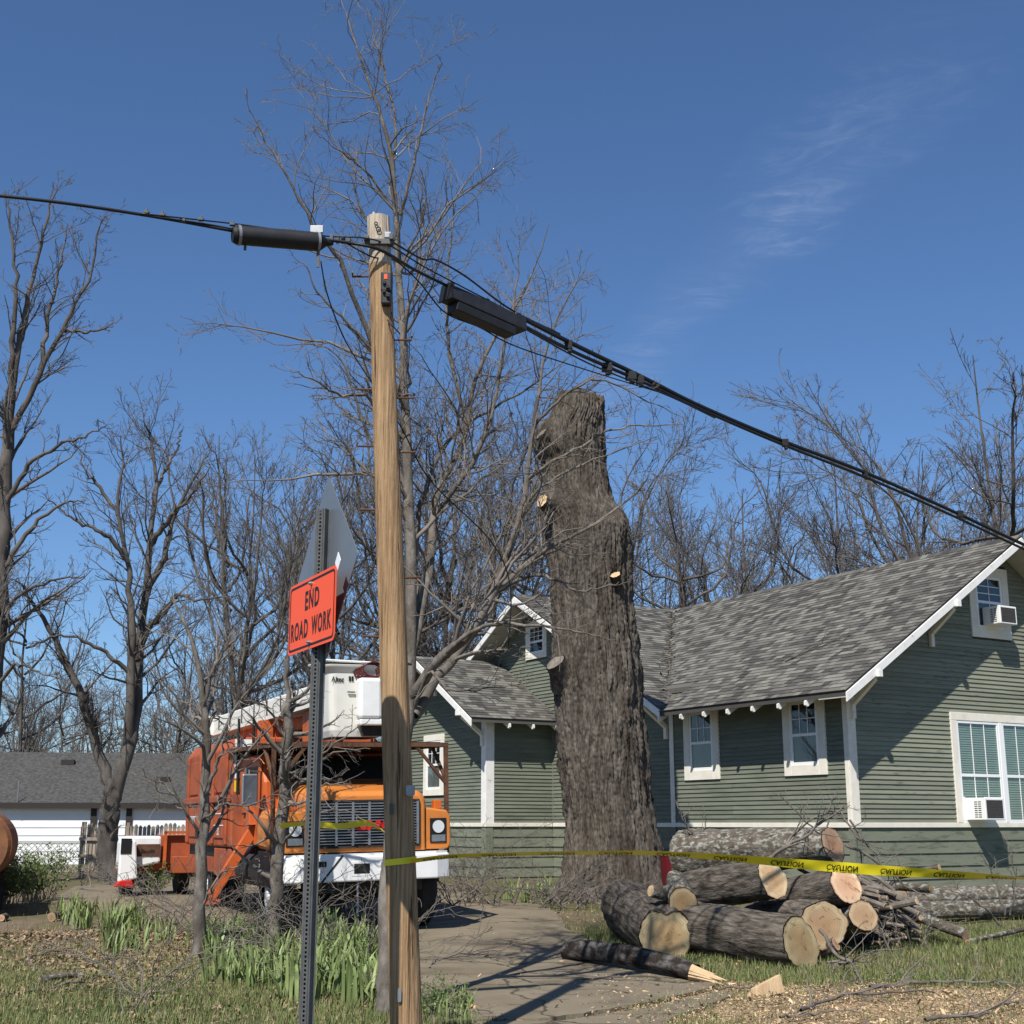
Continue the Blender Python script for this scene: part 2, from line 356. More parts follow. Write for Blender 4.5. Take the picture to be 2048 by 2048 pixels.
def crack_concrete():
    m = MATS['concrete']; N, L = m.node_tree.nodes, m.node_tree.links; bs = N['Principled BSDF']
    src = bs.inputs['Base Color'].links[0].from_socket
    tc = N.new('ShaderNodeTexCoord'); n = N.new('ShaderNodeTexNoise'); n.inputs['Scale'].default_value = 1.3; n.inputs['Detail'].default_value = 5; L.new(tc.outputs['Object'], n.inputs[0])
    ad = N.new('ShaderNodeVectorMath'); ad.operation = 'MULTIPLY_ADD'; L.new(n.outputs['Color'], ad.inputs[0]); ad.inputs[1].default_value = (.9, .9, .9); L.new(tc.outputs['Object'], ad.inputs[2])
    vo = N.new('ShaderNodeTexVoronoi'); vo.feature = 'DISTANCE_TO_EDGE'; vo.inputs['Scale'].default_value = .42; L.new(ad.outputs[0], vo.inputs['Vector'])
    r = N.new('ShaderNodeMapRange'); r.inputs[1].default_value = .004; r.inputs[2].default_value = .014; r.inputs[3].default_value = .85; r.inputs[4].default_value = 0; L.new(vo.outputs['Distance'], r.inputs[0])
    mx = N.new('ShaderNodeMix'); mx.data_type = 'RGBA'; L.new(r.outputs[0], mx.inputs[0]); L.new(src, mx.inputs[6]); mx.inputs[7].default_value = (.05, .042, .03, 1); L.new(mx.outputs[2], bs.inputs['Base Color'])
crack_concrete()
def shingle_mat():
    m = bpy.data.materials.new('shingle'); m.use_nodes = True; MATS['shingle'] = m
    N, L = m.node_tree.nodes, m.node_tree.links; bs = N['Principled BSDF']; bs.inputs['Roughness'].default_value = .92
    bs.inputs['Specular IOR Level'].default_value = .12
    at = N.new('ShaderNodeAttribute'); at.attribute_name = 'pick'; oi = N.new('ShaderNodeObjectInfo')
    ad = N.new('ShaderNodeMath'); ad.operation = 'ADD'; L.new(at.outputs['Fac'], ad.inputs[0]); L.new(oi.outputs['Random'], ad.inputs[1])
    fr = N.new('ShaderNodeMath'); fr.operation = 'FRACT'; L.new(ad.outputs[0], fr.inputs[0])
    cr = N.new('ShaderNodeValToRGB'); cr.color_ramp.interpolation = 'LINEAR'
    e = cr.color_ramp.elements; e[0].position = 0; e[0].color = (.058, .055, .051, 1); e[1].position = 1; e[1].color = (.205, .203, .172, 1)
    for p, c in ((.25, (.084, .080, .073)), (.5, (.118, .111, .099)), (.72, (.148, .140, .123)), (.86, (.176, .172, .147))):
        x = e.new(p); x.color = (*c, 1)
    L.new(fr.outputs[0], cr.inputs[0])
    tc = N.new('ShaderNodeTexCoord'); n = N.new('ShaderNodeTexNoise'); n.inputs['Scale'].default_value = 60; n.inputs['Detail'].default_value = 3; L.new(tc.outputs['Object'], n.inputs[0])
    r = N.new('ShaderNodeMapRange'); r.inputs[1].default_value = .3; r.inputs[2].default_value = .7; r.inputs[3].default_value = .8; r.inputs[4].default_value = 1.2; L.new(n.outputs[0], r.inputs[0])
    hs = N.new('ShaderNodeHueSaturation'); L.new(r.outputs[0], hs.inputs['Value']); L.new(cr.outputs[0], hs.inputs['Color']); L.new(hs.outputs[0], bs.inputs['Base Color'])
shingle_mat()

# ------------------------------------------------------------------ ground, driveway, road
def poly_world(px): return [G(a, b) for a, b in px]
DRIVE = [(862, 2047), (1108, 2040), (1290, 2010), (1425, 1978), (1440, 1955), (1330, 1925), (1190, 1890), (1135, 1862), (1120, 1835), (1085, 1812),
         (960, 1800), (900, 1770), (560, 1752), (330, 1752), (150, 1775), (100, 1806), (230, 1838), (420, 1846), (600, 1872), (760, 1905), (838, 1960), (850, 2010)]
DRIVE_W = [(p.x, p.y) for p in poly_world(DRIVE)]
def inside(x, y, poly):
    c = False; n = len(poly)
    for i in range(n):
        (x1, y1), (x2, y2) = poly[i], poly[(i+1) % n]
        if (y1 > y) != (y2 > y) and x < (x2-x1)*(y-y1)/(y2-y1) + x1: c = not c
    return c
def edge_dist(x, y, poly):
    best = 1e9; n = len(poly)
    for i in range(n):
        (x1, y1), (x2, y2) = poly[i], poly[(i+1) % n]
        dx, dy = x2-x1, y2-y1; t = max(0, min(1, ((x-x1)*dx + (y-y1)*dy)/(dx*dx + dy*dy)))
        best = min(best, math.hypot(x-x1-t*dx, y-y1-t*dy))
    return best
def sawdust(x, y):
    """how much saw dust and chips lie here (bottom right of the picture)"""
    n = mnoise.noise(Vector((x*.55, y*.55, 3.3))) + .5*mnoise.noise(Vector((x*1.7, y*1.7, 1.3)))
    line = 14.6 - .06*(x-3) + .9*n
    v = smooth(0, 1.0, line - y)*smooth(0.4, 2.6, x + .35*(y-11.5) + .8*n)
    patch = smooth(.15, .55, mnoise.noise(Vector((x*.8 + 5, y*.9, 8.8))))
    return v*(1 - .75*patch*smooth(3.5, 6, x))
def ground_tint(x, y):
    g1 = mnoise.noise(Vector((x*.35, y*.35, .2))); g2 = mnoise.noise(Vector((x*1.6, y*1.6, 4.0))); g3 = mnoise.noise(Vector((x*.9, y*.9, 9.0)))
    green = Vector((.075, .105, .032)); brown = Vector((.165, .130, .080)); dirt = Vector((.190, .150, .110)); saw = Vector((.42, .305, .185))
    k = .5 + .5*g1 + .35*g2
    if x < -1: k += .30*smooth(14.5, 17.5, y) - .1        # leaf litter further back in the yard
    c = green.lerp(brown, max(0, min(1, k*1.25)))
    c = c.lerp(dirt, max(0, min(1, (g3 - .25)*2.0)))
    s = sawdust(x, y)
    c = c.lerp(saw*(1 + .25*g2), s*max(0.25, min(1, .75 + .6*g3)))
    return c
def make_ground():
    xs = np.concatenate([[-900, -300, -120, -60, -35, -22], np.arange(-14, 12.01, .14), [18, 30, 60, 120, 300, 900]])
    ys = np.concatenate([[-900, -200, -60, -20, 0, 6], np.arange(9.0, 24.01, .14), [26, 30, 36, 45, 60, 90, 150, 300, 900, 1800]])
    nx, ny = len(xs), len(ys); V = np.zeros((ny, nx, 3)); T = np.ones((ny, nx, 4))
    for j, y in enumerate(ys):
        for i, x in enumerate(xs):
            z = gz(x, y)
            if 9 <= y <= 24 and -14 <= x <= 12:
                z += .018*mnoise.noise(Vector((x*2.3, y*2.3, 0))) + .012*mnoise.noise(Vector((x*7, y*7, 5))) - .012
            V[j, i] = (x, y, z); T[j, i, :3] = ground_tint(x, y)
    a = (np.arange(ny-1)[:, None]*nx + np.arange(nx-1)[None]).ravel()
    Q = np.stack([a, a+1, a+nx+1, a+nx], 1)
    o = link('ground', fast_mesh('ground', V.reshape(-1, 3), Q, {'tint': ('FLOAT_COLOR', T.reshape(-1, 4))}), MATS['ground_mix'])
    tag(o, 'grassy yard ground with bare dirt, leaf litter and saw dust', kind='structure')
make_ground()
def sheet(name, poly, mat, lift, label, step=.5, skirt=True):
    bm = bmesh.new()
    f = bm.faces.new([bm.verts.new((x, y, 0)) for x, y in poly])
    y0, y1 = min(p[1] for p in poly), max(p[1] for p in poly)
    y = math.floor(y0/step)*step
    while y < y1:
        bmesh.ops.bisect_plane(bm, geom=bm.verts[:]+bm.edges[:]+bm.faces[:], plane_co=(0, y, 0), plane_no=(0, 1, 0)); y += step
    bmesh.ops.triangulate(bm, faces=bm.faces[:])
    for v in bm.verts: v.co.z = gz(v.co.x, v.co.y) + lift
    ed = [e_ for e_ in bm.edges if e_.is_boundary]
    if skirt:
        ex = bmesh.ops.extrude_edge_only(bm, edges=ed)['geom']
        for v in ex:
            if isinstance(v, bmesh.types.BMVert): v.co.z -= .09
    bmesh.ops.recalc_face_normals(bm, faces=bm.faces[:])
    bm.faces.ensure_lookup_table()
    if sum(f.normal.z*f.calc_area() for f in bm.faces) < 0: bmesh.ops.reverse_faces(bm, faces=bm.faces[:])
    me = bpy.data.meshes.new(name); bm.to_mesh(me); bm.free()
    o = link(name, me, MATS[mat]); tag(o, label, kind='structure'); return o
def rough_edge(poly, amp, n=7, seed=1):
    r = random.Random(seed); out = []
    for i in range(len(poly)):
        (x1, y1), (x2, y2) = poly[i], poly[(i+1) % len(poly)]
        for k in range(n):
            t = k/n; out.append((x1+(x2-x1)*t + r.uniform(-amp, amp), y1+(y2-y1)*t + r.uniform(-amp, amp)))
    return out
sheet('driveway', rough_edge(DRIVE_W, .025), 'concrete', .022, 'stained concrete driveway running back past the truck')
apron = [(p.x, p.y) for p in poly_world([(950, 2047), (1115, 2046), (1300, 2018), (1440, 1985), (1470, 1992), (1400, 2018), (1330, 2047)])]
apron = apron + [(1.5, 10.0), (-.3, 10.0)]
sheet('driveway_apron', rough_edge(apron, .03, 6, 3), 'concrete', .018, 'narrow concrete driveway apron at the street edge')
ROAD_U = Vector((.854, .52))
rc = Vector((0.6, 3.6))
road = [tuple(rc + ROAD_U*a + Vector((-.52, .854))*b) for a, b in ((-70, -5.0), (70, -5.0), (70, 4.2), (-70, 4.2))]
sheet('road', road, 'asphalt', .012, 'asphalt street in front of the yard', 4.0)

# ------------------------------------------------------------------ the green house
UX, VX = Vector((.8545, .5195)), Vector((-.5195, .8545))
HC = Vector((6.27, 25.0, 0))
HROT = math.atan2(UX.y, UX.x)
house = empty('green_house', HC, HROT)
tag(house, 'weathered green clapboard house with grey shingle roof and white trim', 'house')
BELT0, BELT1, SKIRT0 = 1.525, 1.615, 0.15
XR, YR = 4.5, 10.75                       # main ridge (runs along y) and cross ridge (runs along x)
OE, OR = .74, .72                         # eave and rake overhangs
ZE, SM = 3.95, .655                       # main eave height, slope
ZRIDGE = ZE + SM*(XR + OE)
CY0, CZE = 4.75, 4.02; SC_ = (ZRIDGE - .04 - CZE)/(YR - CY0)
WX, WY0, WYR, WZE, SW = -1.92, 10.1, 12.65, 4.07, .575
WY1 = 15.2; WZR = WZE + SW*(WYR - (WY0 - .5))
RT = .11                                  # roof slab thickness
def main_under(x): return ZE + SM*(min(x, 2*XR - x) + OE) - RT
def cross_under(y): return CZE + SC_*(min(y, 2*YR - y) - CY0) - RT
def wing_under(y): return WZE + SW*(min(y, 2*WYR - y) - (WY0 - .5)) - RT
class Wall:
    """maps (a along the wall, d outward, z) to house coordinates"""
    def __init__(s, kind, c): s.k, s.c = kind, c
    def p(s, a, d, z): return (s.c - d, a, z) if s.k == 'x' else (a, s.c - d, z)
    def box(s, a0, a1, d0, d1, z0, z1):
        V = [s.p(a, d, z) for z in (z0, z1) for d in (d0, d1) for a in (a0, a1)]
        F_ = box(0, 1, 0, 1, 0, 1)[1]
        return V, ([f[::-1] for f in F_] if s.k == 'y' else F_)
W_SIDE, W_FRONT, W_WF, W_WG = Wall('x', 0.0), Wall('y', 0.0), Wall('y', WY0), Wall('x', WX)
board_cache = {}
def board(w, parent, a0, a1, z, h, mat, jit):
    L_ = round(a1 - a0, 3)
    prof = [(0, 0), (.031, -.004), (.007, h + .008), (0, h + .008)]
    V = [w.p(a, d, zz) for a in (0, L_) for d, zz in prof]
    base = w.p(0, 0, 0)
    V = [(v[0]-base[0], v[1]-base[1], v[2]-base[2]) for v in V]
    F_ = [(0, 1, 2, 3), (7, 6, 5, 4)] + [(i, i+4, (i+1) % 4 + 4, (i+1) % 4) for i in range(4)]
    key = (w.k, L_, round(h, 3), mat)
    me = board_cache.get(key)
    if me is None:
        me = board_cache[key] = mesh('board', V, F_); me.materials.append(MATS[mat])
    o = link('board', me, None, parent)
    q = w.p(a0, 0, z); o.location = q
    if jit: o.rotation_euler = (0, rnd.uniform(-1, 1)*jit, 0) if w.k == 'y' else (rnd.uniform(-1, 1)*jit, 0, 0)
    return o
def clad(wname, w, rng_fn, z_top, holes, mat, wall_vf, jit=0.0, expo=.089, splits=True):
    wall = obj('wall', wall_vf, MATS['house_core'], house); wall['label'] = wname
    z = BELT1; k = 0
    while z < z_top - .02:
        a0, a1 = rng_fn(z + expo*.5)
        if a1 - a0 < .06: break
        spans = [(a0, a1)]
        for h0, h1, hz0, hz1 in holes:
            if z + expo > hz0 + .02 and z < hz1 - .02:
                ns = []
                for s0, s1 in spans:
                    if h0 > s0: ns.append((s0, min(s1, h0)))
                    if h1 < s1: ns.append((max(s0, h1), s1))
                spans = [q for q in ns if q[1] - q[0] > .02]
        for s0, s1 in spans:
            if splits and s1 - s0 > 3.4 and rnd.random() < .7:
                m_ = s0 + (s1-s0)*rnd.choice((.34, .5, .63))
                board(w, wall, s0, m_ - .003, z, expo, mat, jit); board(w, wall, m_ + .003, s1, z, expo, mat, jit)
            else: board(w, wall, s0, s1, z, expo, mat, jit)
        z += expo; k += 1
    # wide skirt boards under the belt
    a0, a1 = rng_fn(2.0); z = BELT0 - .235
    while z > SKIRT0 - .2:
        board(w, wall, a0, a1, z, .235, 'skirt_paint', 0); z -= .235
    return wall
# walls with their boards
win_side = [(3.67, 4.83, 2.50, 4.12), (.55, 1.71, 2.50, 4.12)]
win_front = (2.76, 5.66, BELT1, 3.75); win_attic = (3.61, 4.82, 5.31, 6.80)
clad('side wall of narrow green clapboards under the eave', W_SIDE, lambda z: (0.0, 5.26), ZE + SM*OE - RT, win_side, 'siding', box(0, .14, .14, 5.26, .1, 4.3))
gable_poly = [(.02, .1), (2*XR-.02, .1), (2*XR-.02, main_under(0)-.03), (XR, main_under(XR)-.03), (.02, main_under(0)-.03)]
clad('front gable wall of peeling green clapboards', W_FRONT, lambda z: ((lambda e: (e, 2*XR - e))(max(0.0, (z + RT - ZE)/SM - OE))), 7.2,
     [win_front, win_attic], 'siding_worn', prism(gable_poly, 0, .14, 'y'), jit=.0016)
cross_poly = [(5.27, .1), (14.6, .1), (14.6, 4.2), (2*YR-6.2, cross_under(6.2)-.1), (YR, cross_under(YR)-.05), (5.27, cross_under(5.27)-.05)]
win_cross = (10.3, 11.3, 5.75, 6.75)
clad('cross gable wall of green clapboards behind the tree', W_SIDE, lambda z: ((lambda e: (max(5.27, e), min(14.6, 2*YR - e)))(CY0 + (z + RT - CZE)/SC_ if z > 3.9 else 5.27)), 7.2,
     [win_cross], 'siding', prism(cross_poly, 0, .14, 'x'))
clad('front wall of the small wing in green clapboards', W_WF, lambda z: (WX, -.03), WZE + .5*SW - RT, [], 'siding', box(WX+.02, -.02, WY0, WY0+.14, .1, 4.2))
wg_poly = [(WY0+.02, .1), (WY1, .1), (WY1, wing_under(WY1)), (WYR, wing_under(WYR)-.03), (WY0+.02, wing_under(WY0)-.03)]
win_wing = (12.2, 13.3, 2.3, 3.85)
clad('gable wall of the small wing in green clapboards', W_WG, lambda z: ((lambda e: (max(WY0, e), min(WY1, 2*WYR - e)))(WY0 - .5 + (z + RT - WZE)/SW if z > 4.1 else WY0)), 5.6,
     [win_wing], 'siding', prism(wg_poly, WX, WX+.14, 'x'))
# rear shell so the house is closed from other viewpoints
obj('rear_wall', join(box(2*XR-.16, 2*XR-.02, .15, 14.6, .1, 4.2), box(.15, 2*XR-.17, 14.46, 14.6, .1, 4.2)), MATS['siding'], house)
# belt, corner boards
def trim(name, VF, mat='trim', bevel=.004, parent=None): return obj(name, VF, MATS[mat], parent or house, bevel=bevel, seg=1)
trim('belt_course', W_SIDE.box(-.055, 10.04, .0, .055, BELT0, BELT1)); trim('belt_course', W_FRONT.box(-.051, 9.05, .0, .052, BELT0 + .001, BELT1))
trim('belt_course', W_WF.box(WX-.05, -.058, .0, .052, BELT0 + .001, BELT1)); trim('belt_course', W_WG.box(WY0-.055, WY1, .0, .055, BELT0, BELT1))
def corner(x, y, z0, z1, mat, w1, w2):
    trim('corner_board', box(x-.034, x-.001, y+.001, y+w1, z0, z1), mat); trim('corner_board', box(x-.036, x+w2, y-.036, y, z0, z1), mat)
corner(0, 0, BELT1+.002, 4.22, 'trim', .10, .17); corner(0, 0, .1, BELT0-.002, 'skirt_paint', .10, .17)
corner(WX, WY0, BELT1+.002, 4.2, 'trim_white', .20, .20); corner(WX, WY0, .1, BELT0-.002, 'skirt_paint', .17, .17)
trim('corner_board', W_SIDE.box(5.20, 5.34, .025, .046, BELT1+.002, 4.22), 'trim')
trim('corner_board', W_SIDE.box(5.20, 5.34, .025, .046, .1, BELT0-.002), 'skirt_paint')
trim('corner_board', box(-.040, -.001, WY0-.040, WY0-.001, BELT1+.002, 4.2), 'siding')
# windows
def glass_mat():
    m = bpy.data.materials.new('window_pane'); m.use_nodes = True; MATS['window_pane'] = m
    N, L = m.node_tree.nodes, m.node_tree.links; N.clear()
    o = N.new('ShaderNodeOutputMaterial'); mx = N.new('ShaderNodeMixShader'); tr = N.new('ShaderNodeBsdfTransparent'); gl = N.new('ShaderNodeBsdfGlossy')
    tr.inputs[0].default_value = (.70, .76, .74, 1); gl.inputs['Roughness'].default_value = .02; gl.inputs[0].default_value = (.9, .95, 1, 1)
    fr = N.new('ShaderNodeLayerWeight'); pw = N.new('ShaderNodeMath'); pw.operation = 'POWER'; pw.inputs[1].default_value = 3.0; L.new(fr.outputs['Facing'], pw.inputs[0])
    ma = N.new('ShaderNodeMath'); ma.operation = 'MULTIPLY_ADD'; ma.inputs[1].default_value = .75; ma.inputs[2].default_value = .07; L.new(pw.outputs[0], ma.inputs[0])
    L.new(ma.outputs[0], mx.inputs[0]); L.new(tr.outputs[0], mx.inputs[1]); L.new(gl.outputs[0], mx.inputs[2]); L.new(mx.outputs[0], o.inputs[0])
glass_mat()
def sash_window(w, hole, casing, label, inner, grid_top=(3, 2), grid_low=(1, 1), rail=.5, low_raise=0.0, mull=None, sill=True, fr=.055):
    a0, a1, z0, z1 = hole
    win = empty('window', (0, 0, 0), 0, house); win['label'] = label
    c = casing
    cz0 = z0 + (c if sill else 0)
    for nm, b in (('casing', (a0, a1, .012, .058, z1 - c, z1)), ('casing', (a0, a0 + c, .012, .056, z0, z1 - c)), ('casing', (a1 - c, a1, .012, .056, z0, z1 - c))):
        obj(nm, w.box(*b), MATS['trim'], win, bevel=.004, seg=1)
    if sill: obj('casing', w.box(a0 + c, a1 - c, .012, .057, z0, z0 + c), MATS['trim'], win, bevel=.004, seg=1)
    obj('recess', w.box(a0 + c*.5, a1 - c*.5, -.012, .002, z0 + .01, z1 - c*.5), MATS['room_dark'], win)
    units = [(a0 + c, a1 - c)] if not mull else [(a0 + c, mull - .05), (mull + .05, a1 - c)]
    if mull: obj('mullion', w.box(mull - .05, mull + .05, .012, .054, cz0, z1 - c), MATS['vinyl'], win, bevel=.004, seg=1)
    for (u0, u1) in units:
        t, b = z1 - c, cz0; mr = b + (t - b)*rail
        f = empty('sash', (0, 0, 0), 0, win)
        for bx in ((u0, u1, .015, .048, t - fr, t), (u0, u0 + fr, .015, .047, b, t - fr), (u1 - fr, u1, .015, .047, b, t - fr),
                   (u0 + fr, u1 - fr, .014, .044, mr - fr*.5, mr + fr*.5), (u0 + fr, u1 - fr, .015, .047, b + low_raise, b + low_raise + fr)):
            obj('frame', w.box(*bx), MATS['vinyl'], f, bevel=.003, seg=1)
        obj('pane', ([w.p(a_, .028, z_) for a_, z_ in ((u0+fr*.6, b+low_raise), (u1-fr*.6, b+low_raise), (u1-fr*.6, t-fr*.6), (u0+fr*.6, t-fr*.6))], [(0, 1, 2, 3)]), MATS['window_pane'], f)
        for (s0, s1, (gx, gy)) in ((mr + fr*.5, t - fr, grid_top), (b + low_raise + fr, mr - fr*.5, grid_low)):
            for i in range(1, gx): 
                x = u0 + fr + (u1-u0-2*fr)*i/gx; obj('muntin', w.box(x-.008, x+.008, .031, .040, s0, s1), MATS['vinyl'], f)
            for i in range(1, gy):
                z = s0 + (s1-s0)*i/gy; obj('muntin', w.box(u0+fr, u1-fr, .032, .039, z-.008, z+.008), MATS['vinyl'], f)
        if inner == 'blind':
            z = b + .05 + low_raise; k = 0
            while z < t - fr:
                V = [w.p(a, d, zz) for a, d, zz in ((u0+fr, .019, z), (u1-fr, .019, z), (u1-fr, .006, z+.042), (u0+fr, .006, z+.042))]
                obj('blind_slat', (V, [(0, 1, 2, 3)]), MATS['blind'], f); z += .046
        elif inner == 'curtain':
            n = 26; V, F_ = [], []
            for i in range(n+1):
                a = u0+fr + (u1-u0-2*fr)*i/n; d = .010 + .006*math.sin(i*1.9)
                V += [w.p(a, d, b+.03), w.p(a, d, mr)]
                if i: F_.append((2*i-2, 2*i, 2*i+1, 2*i-1))
            obj('curtain', (V, F_), MATS['curtain'], f, smooth_=True)
    return win
sash_window(W_SIDE, win_side[0], .20, 'narrow side window left, half in tree shadow', 'curtain', rail=.47)
sash_window(W_SIDE, win_side[1], .20, 'narrow side window right, near the corner', 'curtain', rail=.47)
sash_window(W_FRONT, win_front, .155, 'wide double window with blinds above the belt', 'blind', (3, 1), (3, 1), rail=.46, low_raise=.0, mull=4.21, sill=False)
sash_window(W_FRONT, win_attic, .20, 'attic window high in the gable', None, (2, 3), (2, 1), rail=.50)
sash_window(W_SIDE, win_cross, .14, 'small attic window half hidden behind the tree', None, (3, 3), (1, 1), rail=.42)
sash_window(W_WG, win_wing, .16, 'wing window behind the truck', 'curtain')
# air conditioners: things that sit in the windows
def air_con(w, a0, a1, z0, z1, out, label):
    r = empty('air_conditioner', (HC.x, HC.y, 0), HROT); tag(r, label, 'air conditioner')
    obj('case', w.box(a0, a1, .03, out, z0, z1), MATS['ac_plastic'], r, bevel=.012)
    h, wd = z1-z0, a1-a0
    obj('grille', w.box(a0+wd*.08, a1-wd*.08, out-.004, out+.004, z0+h*.09, z1-h*.10), MATS['ac_grille'], r)
    for i in range(9):
        z = z0 + h*.14 + h*.72*i/8; obj('louver', w.box(a0+wd*.10, a1-wd*.10, out+.004, out+.008, z-.004, z+.004), MATS['ac_grille'], r)
    for cgrp in (.50, .68):
        for i in range(8):
            z = z0 + h*.14 + h*.68*i/7
            V = w.box(a0-.004, a0+.004, out*cgrp, out*cgrp + out*.14, z-.008, z+.008); obj('vent_slot', V, MATS['ac_grille'], r)
    return r
air_con(W_FRONT, 3.02, 3.58, 1.665, 2.085, .50, 'white window air conditioner low in the double window')
air_con(W_FRONT, 3.98, 4.50, 5.56, 5.93, .46, 'boxy window air conditioner high in the attic window')
trim('side_panel', W_FRONT.box(2.92, 3.02, .028, .045, 1.63, 2.11), 'vinyl'); trim('side_panel', W_FRONT.box(3.58, 4.15, .028, .042, 1.63, 2.11), 'vinyl')

# roof slabs, fascia, brackets, rafter tails
roof = empty('roof', (0, 0, 0), 0, house)
def slab(poly_pts, mat='shingle', name='deck'):
    """poly_pts: top surface corners (3-D), extruded straight down by RT"""
    n = len(poly_pts); V = [tuple(p) for p in poly_pts] + [(p[0], p[1], p[2]-RT) for p in poly_pts]
    F_ = [tuple(range(n)), tuple(range(2*n-1, n-1, -1))] + [(i, i+n, (i+1) % n + n, (i+1) % n) for i in range(n)]
    return obj(name, (V, F_), MATS[mat], roof)
LY = 15.0
slab([(-OE, -OR, ZE), (XR, -OR, ZRIDGE), (XR, 4.8, ZRIDGE), (-OE, 4.8, ZE)])
slab([(.16, 4.8, ZE + SM*(OE+.16)), (XR, 4.8, ZRIDGE), (XR, LY, ZRIDGE), (.16, LY, ZE + SM*(OE+.16))])
slab([(XR, -OR, ZRIDGE), (2*XR+OE, -OR, ZE), (2*XR+OE, LY, ZE), (XR, LY, ZRIDGE)])
CZR = ZRIDGE - .04
slab([(-OR, CY0, CZE), (XR, CY0, CZE), (XR, YR, CZR), (-OR, YR, CZR)])
slab([(-OR, YR, CZR), (XR, YR, CZR), (XR, 2*YR-5.6, CZE + SC_*.85), (-OR, 2*YR-5.6, CZE + SC_*.85)])
WO = .70
slab([(WX-WO, WY0-.5, WZE), (-.03, WY0-.5, WZE), (-.03, WYR, WZR), (WX-WO, WYR, WZR)])
slab([(WX-WO, WYR, WZR), (-.03, WYR, WZR), (-.03, WY1+.3, WZR - SW*(WY1+.3-WYR)), (WX-WO, WY1+.3, WZR - SW*(WY1+.3-WYR))])
def rake(p, q, nrm, h=.17, t=.032, drop=.045):
    """white barge board below the roof edge from p to q, standing proud along nrm"""
    p, q, nv = Vector(p), Vector(q), Vector(nrm)
    V = []
    for s in (p, q):
        for dn in (0, t):
            for dz in (-drop, -drop-h): V.append(tuple(s + nv*dn + Vector((0, 0, dz))))
    F_ = [(0, 1, 3, 2), (4, 6, 7, 5), (0, 4, 5, 1), (2, 3, 7, 6), (0, 2, 6, 4), (1, 5, 7, 3)]
    return obj('barge_board', (V, F_), MATS['trim_white'], roof, bevel=.004, seg=1)
fy = Vector((0, -1, 0)); fx = Vector((-1, 0, 0))
rake((-OE, -OR, ZE), (XR, -OR, ZRIDGE), fy); rake((XR, -OR, ZRIDGE), (2*XR+OE, -OR, ZE), fy)
rake((-OR, CY0, CZE), (-OR, YR, CZR), fx); rake((-OR, YR, CZR), (-OR, 2*YR-5.6, CZE + SC_*.85), fx)
rake((WX-WO, WY0-.5, WZE), (WX-WO, WYR, WZR), fx); rake((WX-WO, WYR, WZR), (WX-WO, WY1+.3, WZR - SW*(WY1+.3-WYR)), fx)
# pale boarding under the overhangs
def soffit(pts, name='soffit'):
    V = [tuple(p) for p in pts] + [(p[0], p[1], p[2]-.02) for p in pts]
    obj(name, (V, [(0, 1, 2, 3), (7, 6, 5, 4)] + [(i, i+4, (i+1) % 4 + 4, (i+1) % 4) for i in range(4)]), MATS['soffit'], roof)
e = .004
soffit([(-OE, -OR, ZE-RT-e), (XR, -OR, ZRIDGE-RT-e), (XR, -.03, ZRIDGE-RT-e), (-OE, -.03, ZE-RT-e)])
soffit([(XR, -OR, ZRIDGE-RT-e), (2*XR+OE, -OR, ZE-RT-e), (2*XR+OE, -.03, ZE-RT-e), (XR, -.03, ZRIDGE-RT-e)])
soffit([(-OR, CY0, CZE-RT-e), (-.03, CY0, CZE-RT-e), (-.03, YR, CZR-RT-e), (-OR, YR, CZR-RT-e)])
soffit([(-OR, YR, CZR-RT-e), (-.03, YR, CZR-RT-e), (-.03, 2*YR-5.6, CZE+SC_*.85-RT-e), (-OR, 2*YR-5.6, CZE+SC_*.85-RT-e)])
def bracket(w, a, zr, out, roof_slope_axis='front'):
    """knee brace: arm under the roof, upright on the wall, diagonal between"""
    b = empty('bracket', (0, 0, 0), 0, house)
    h = .62
    obj('arm', w.box(a-.05, a+.05, .03, out+.10, zr-.13, zr-.01), MATS['trim_white'], b, bevel=.004, seg=1)
    obj('upright', w.box(a-.045, a+.045, .026, .105, zr-h-.22, zr-h+.10), MATS['trim'], b, bevel=.004, seg=1)
    p, q = Vector(w.p(a, .09, zr-h+.06)), Vector(w.p(a, out-.06, zr-.15))
    up = Vector(w.p(a+1, 0, 0)) - Vector(w.p(a, 0, 0))
    obj('brace', beam(p, q, .09, .08, up=tuple((q-p).cross(up))), MATS['trim'], b)
for a in (.09, 2.37, 2*XR-2.37, 2*XR-.09): bracket(W_FRONT, a, main_under(a) - .03, OR)
for a in (5.42, 8.0): bracket(W_SIDE, a, cross_under(a) - .03, OR)
for a in (WY0 + .1, WYR): bracket(W_WG, a, wing_under(a) - .03, WO)
def tail(x0, x1, y, zf, w=.048, h=.13):
    V = [(x, yy, zf(x) - RT - dz) for yy in (y-w/2, y+w/2) for x, dz in ((x0, .0), (x0, .07), (x0+.05, h), (x1, h+.04), (x1, 0))]
    F_ = [(0, 1, 2, 3, 4), (9, 8, 7, 6, 5)] + [(i, i+5, (i+1) % 5 + 5, (i+1) % 5) for i in range(5)]
    obj('rafter_tail', (V, F_), MATS['trim_white'], roof)
for k in range(7): tail(-OE-.03, -.03, .30 + .745*k, lambda x: ZE + SM*(x + OE))
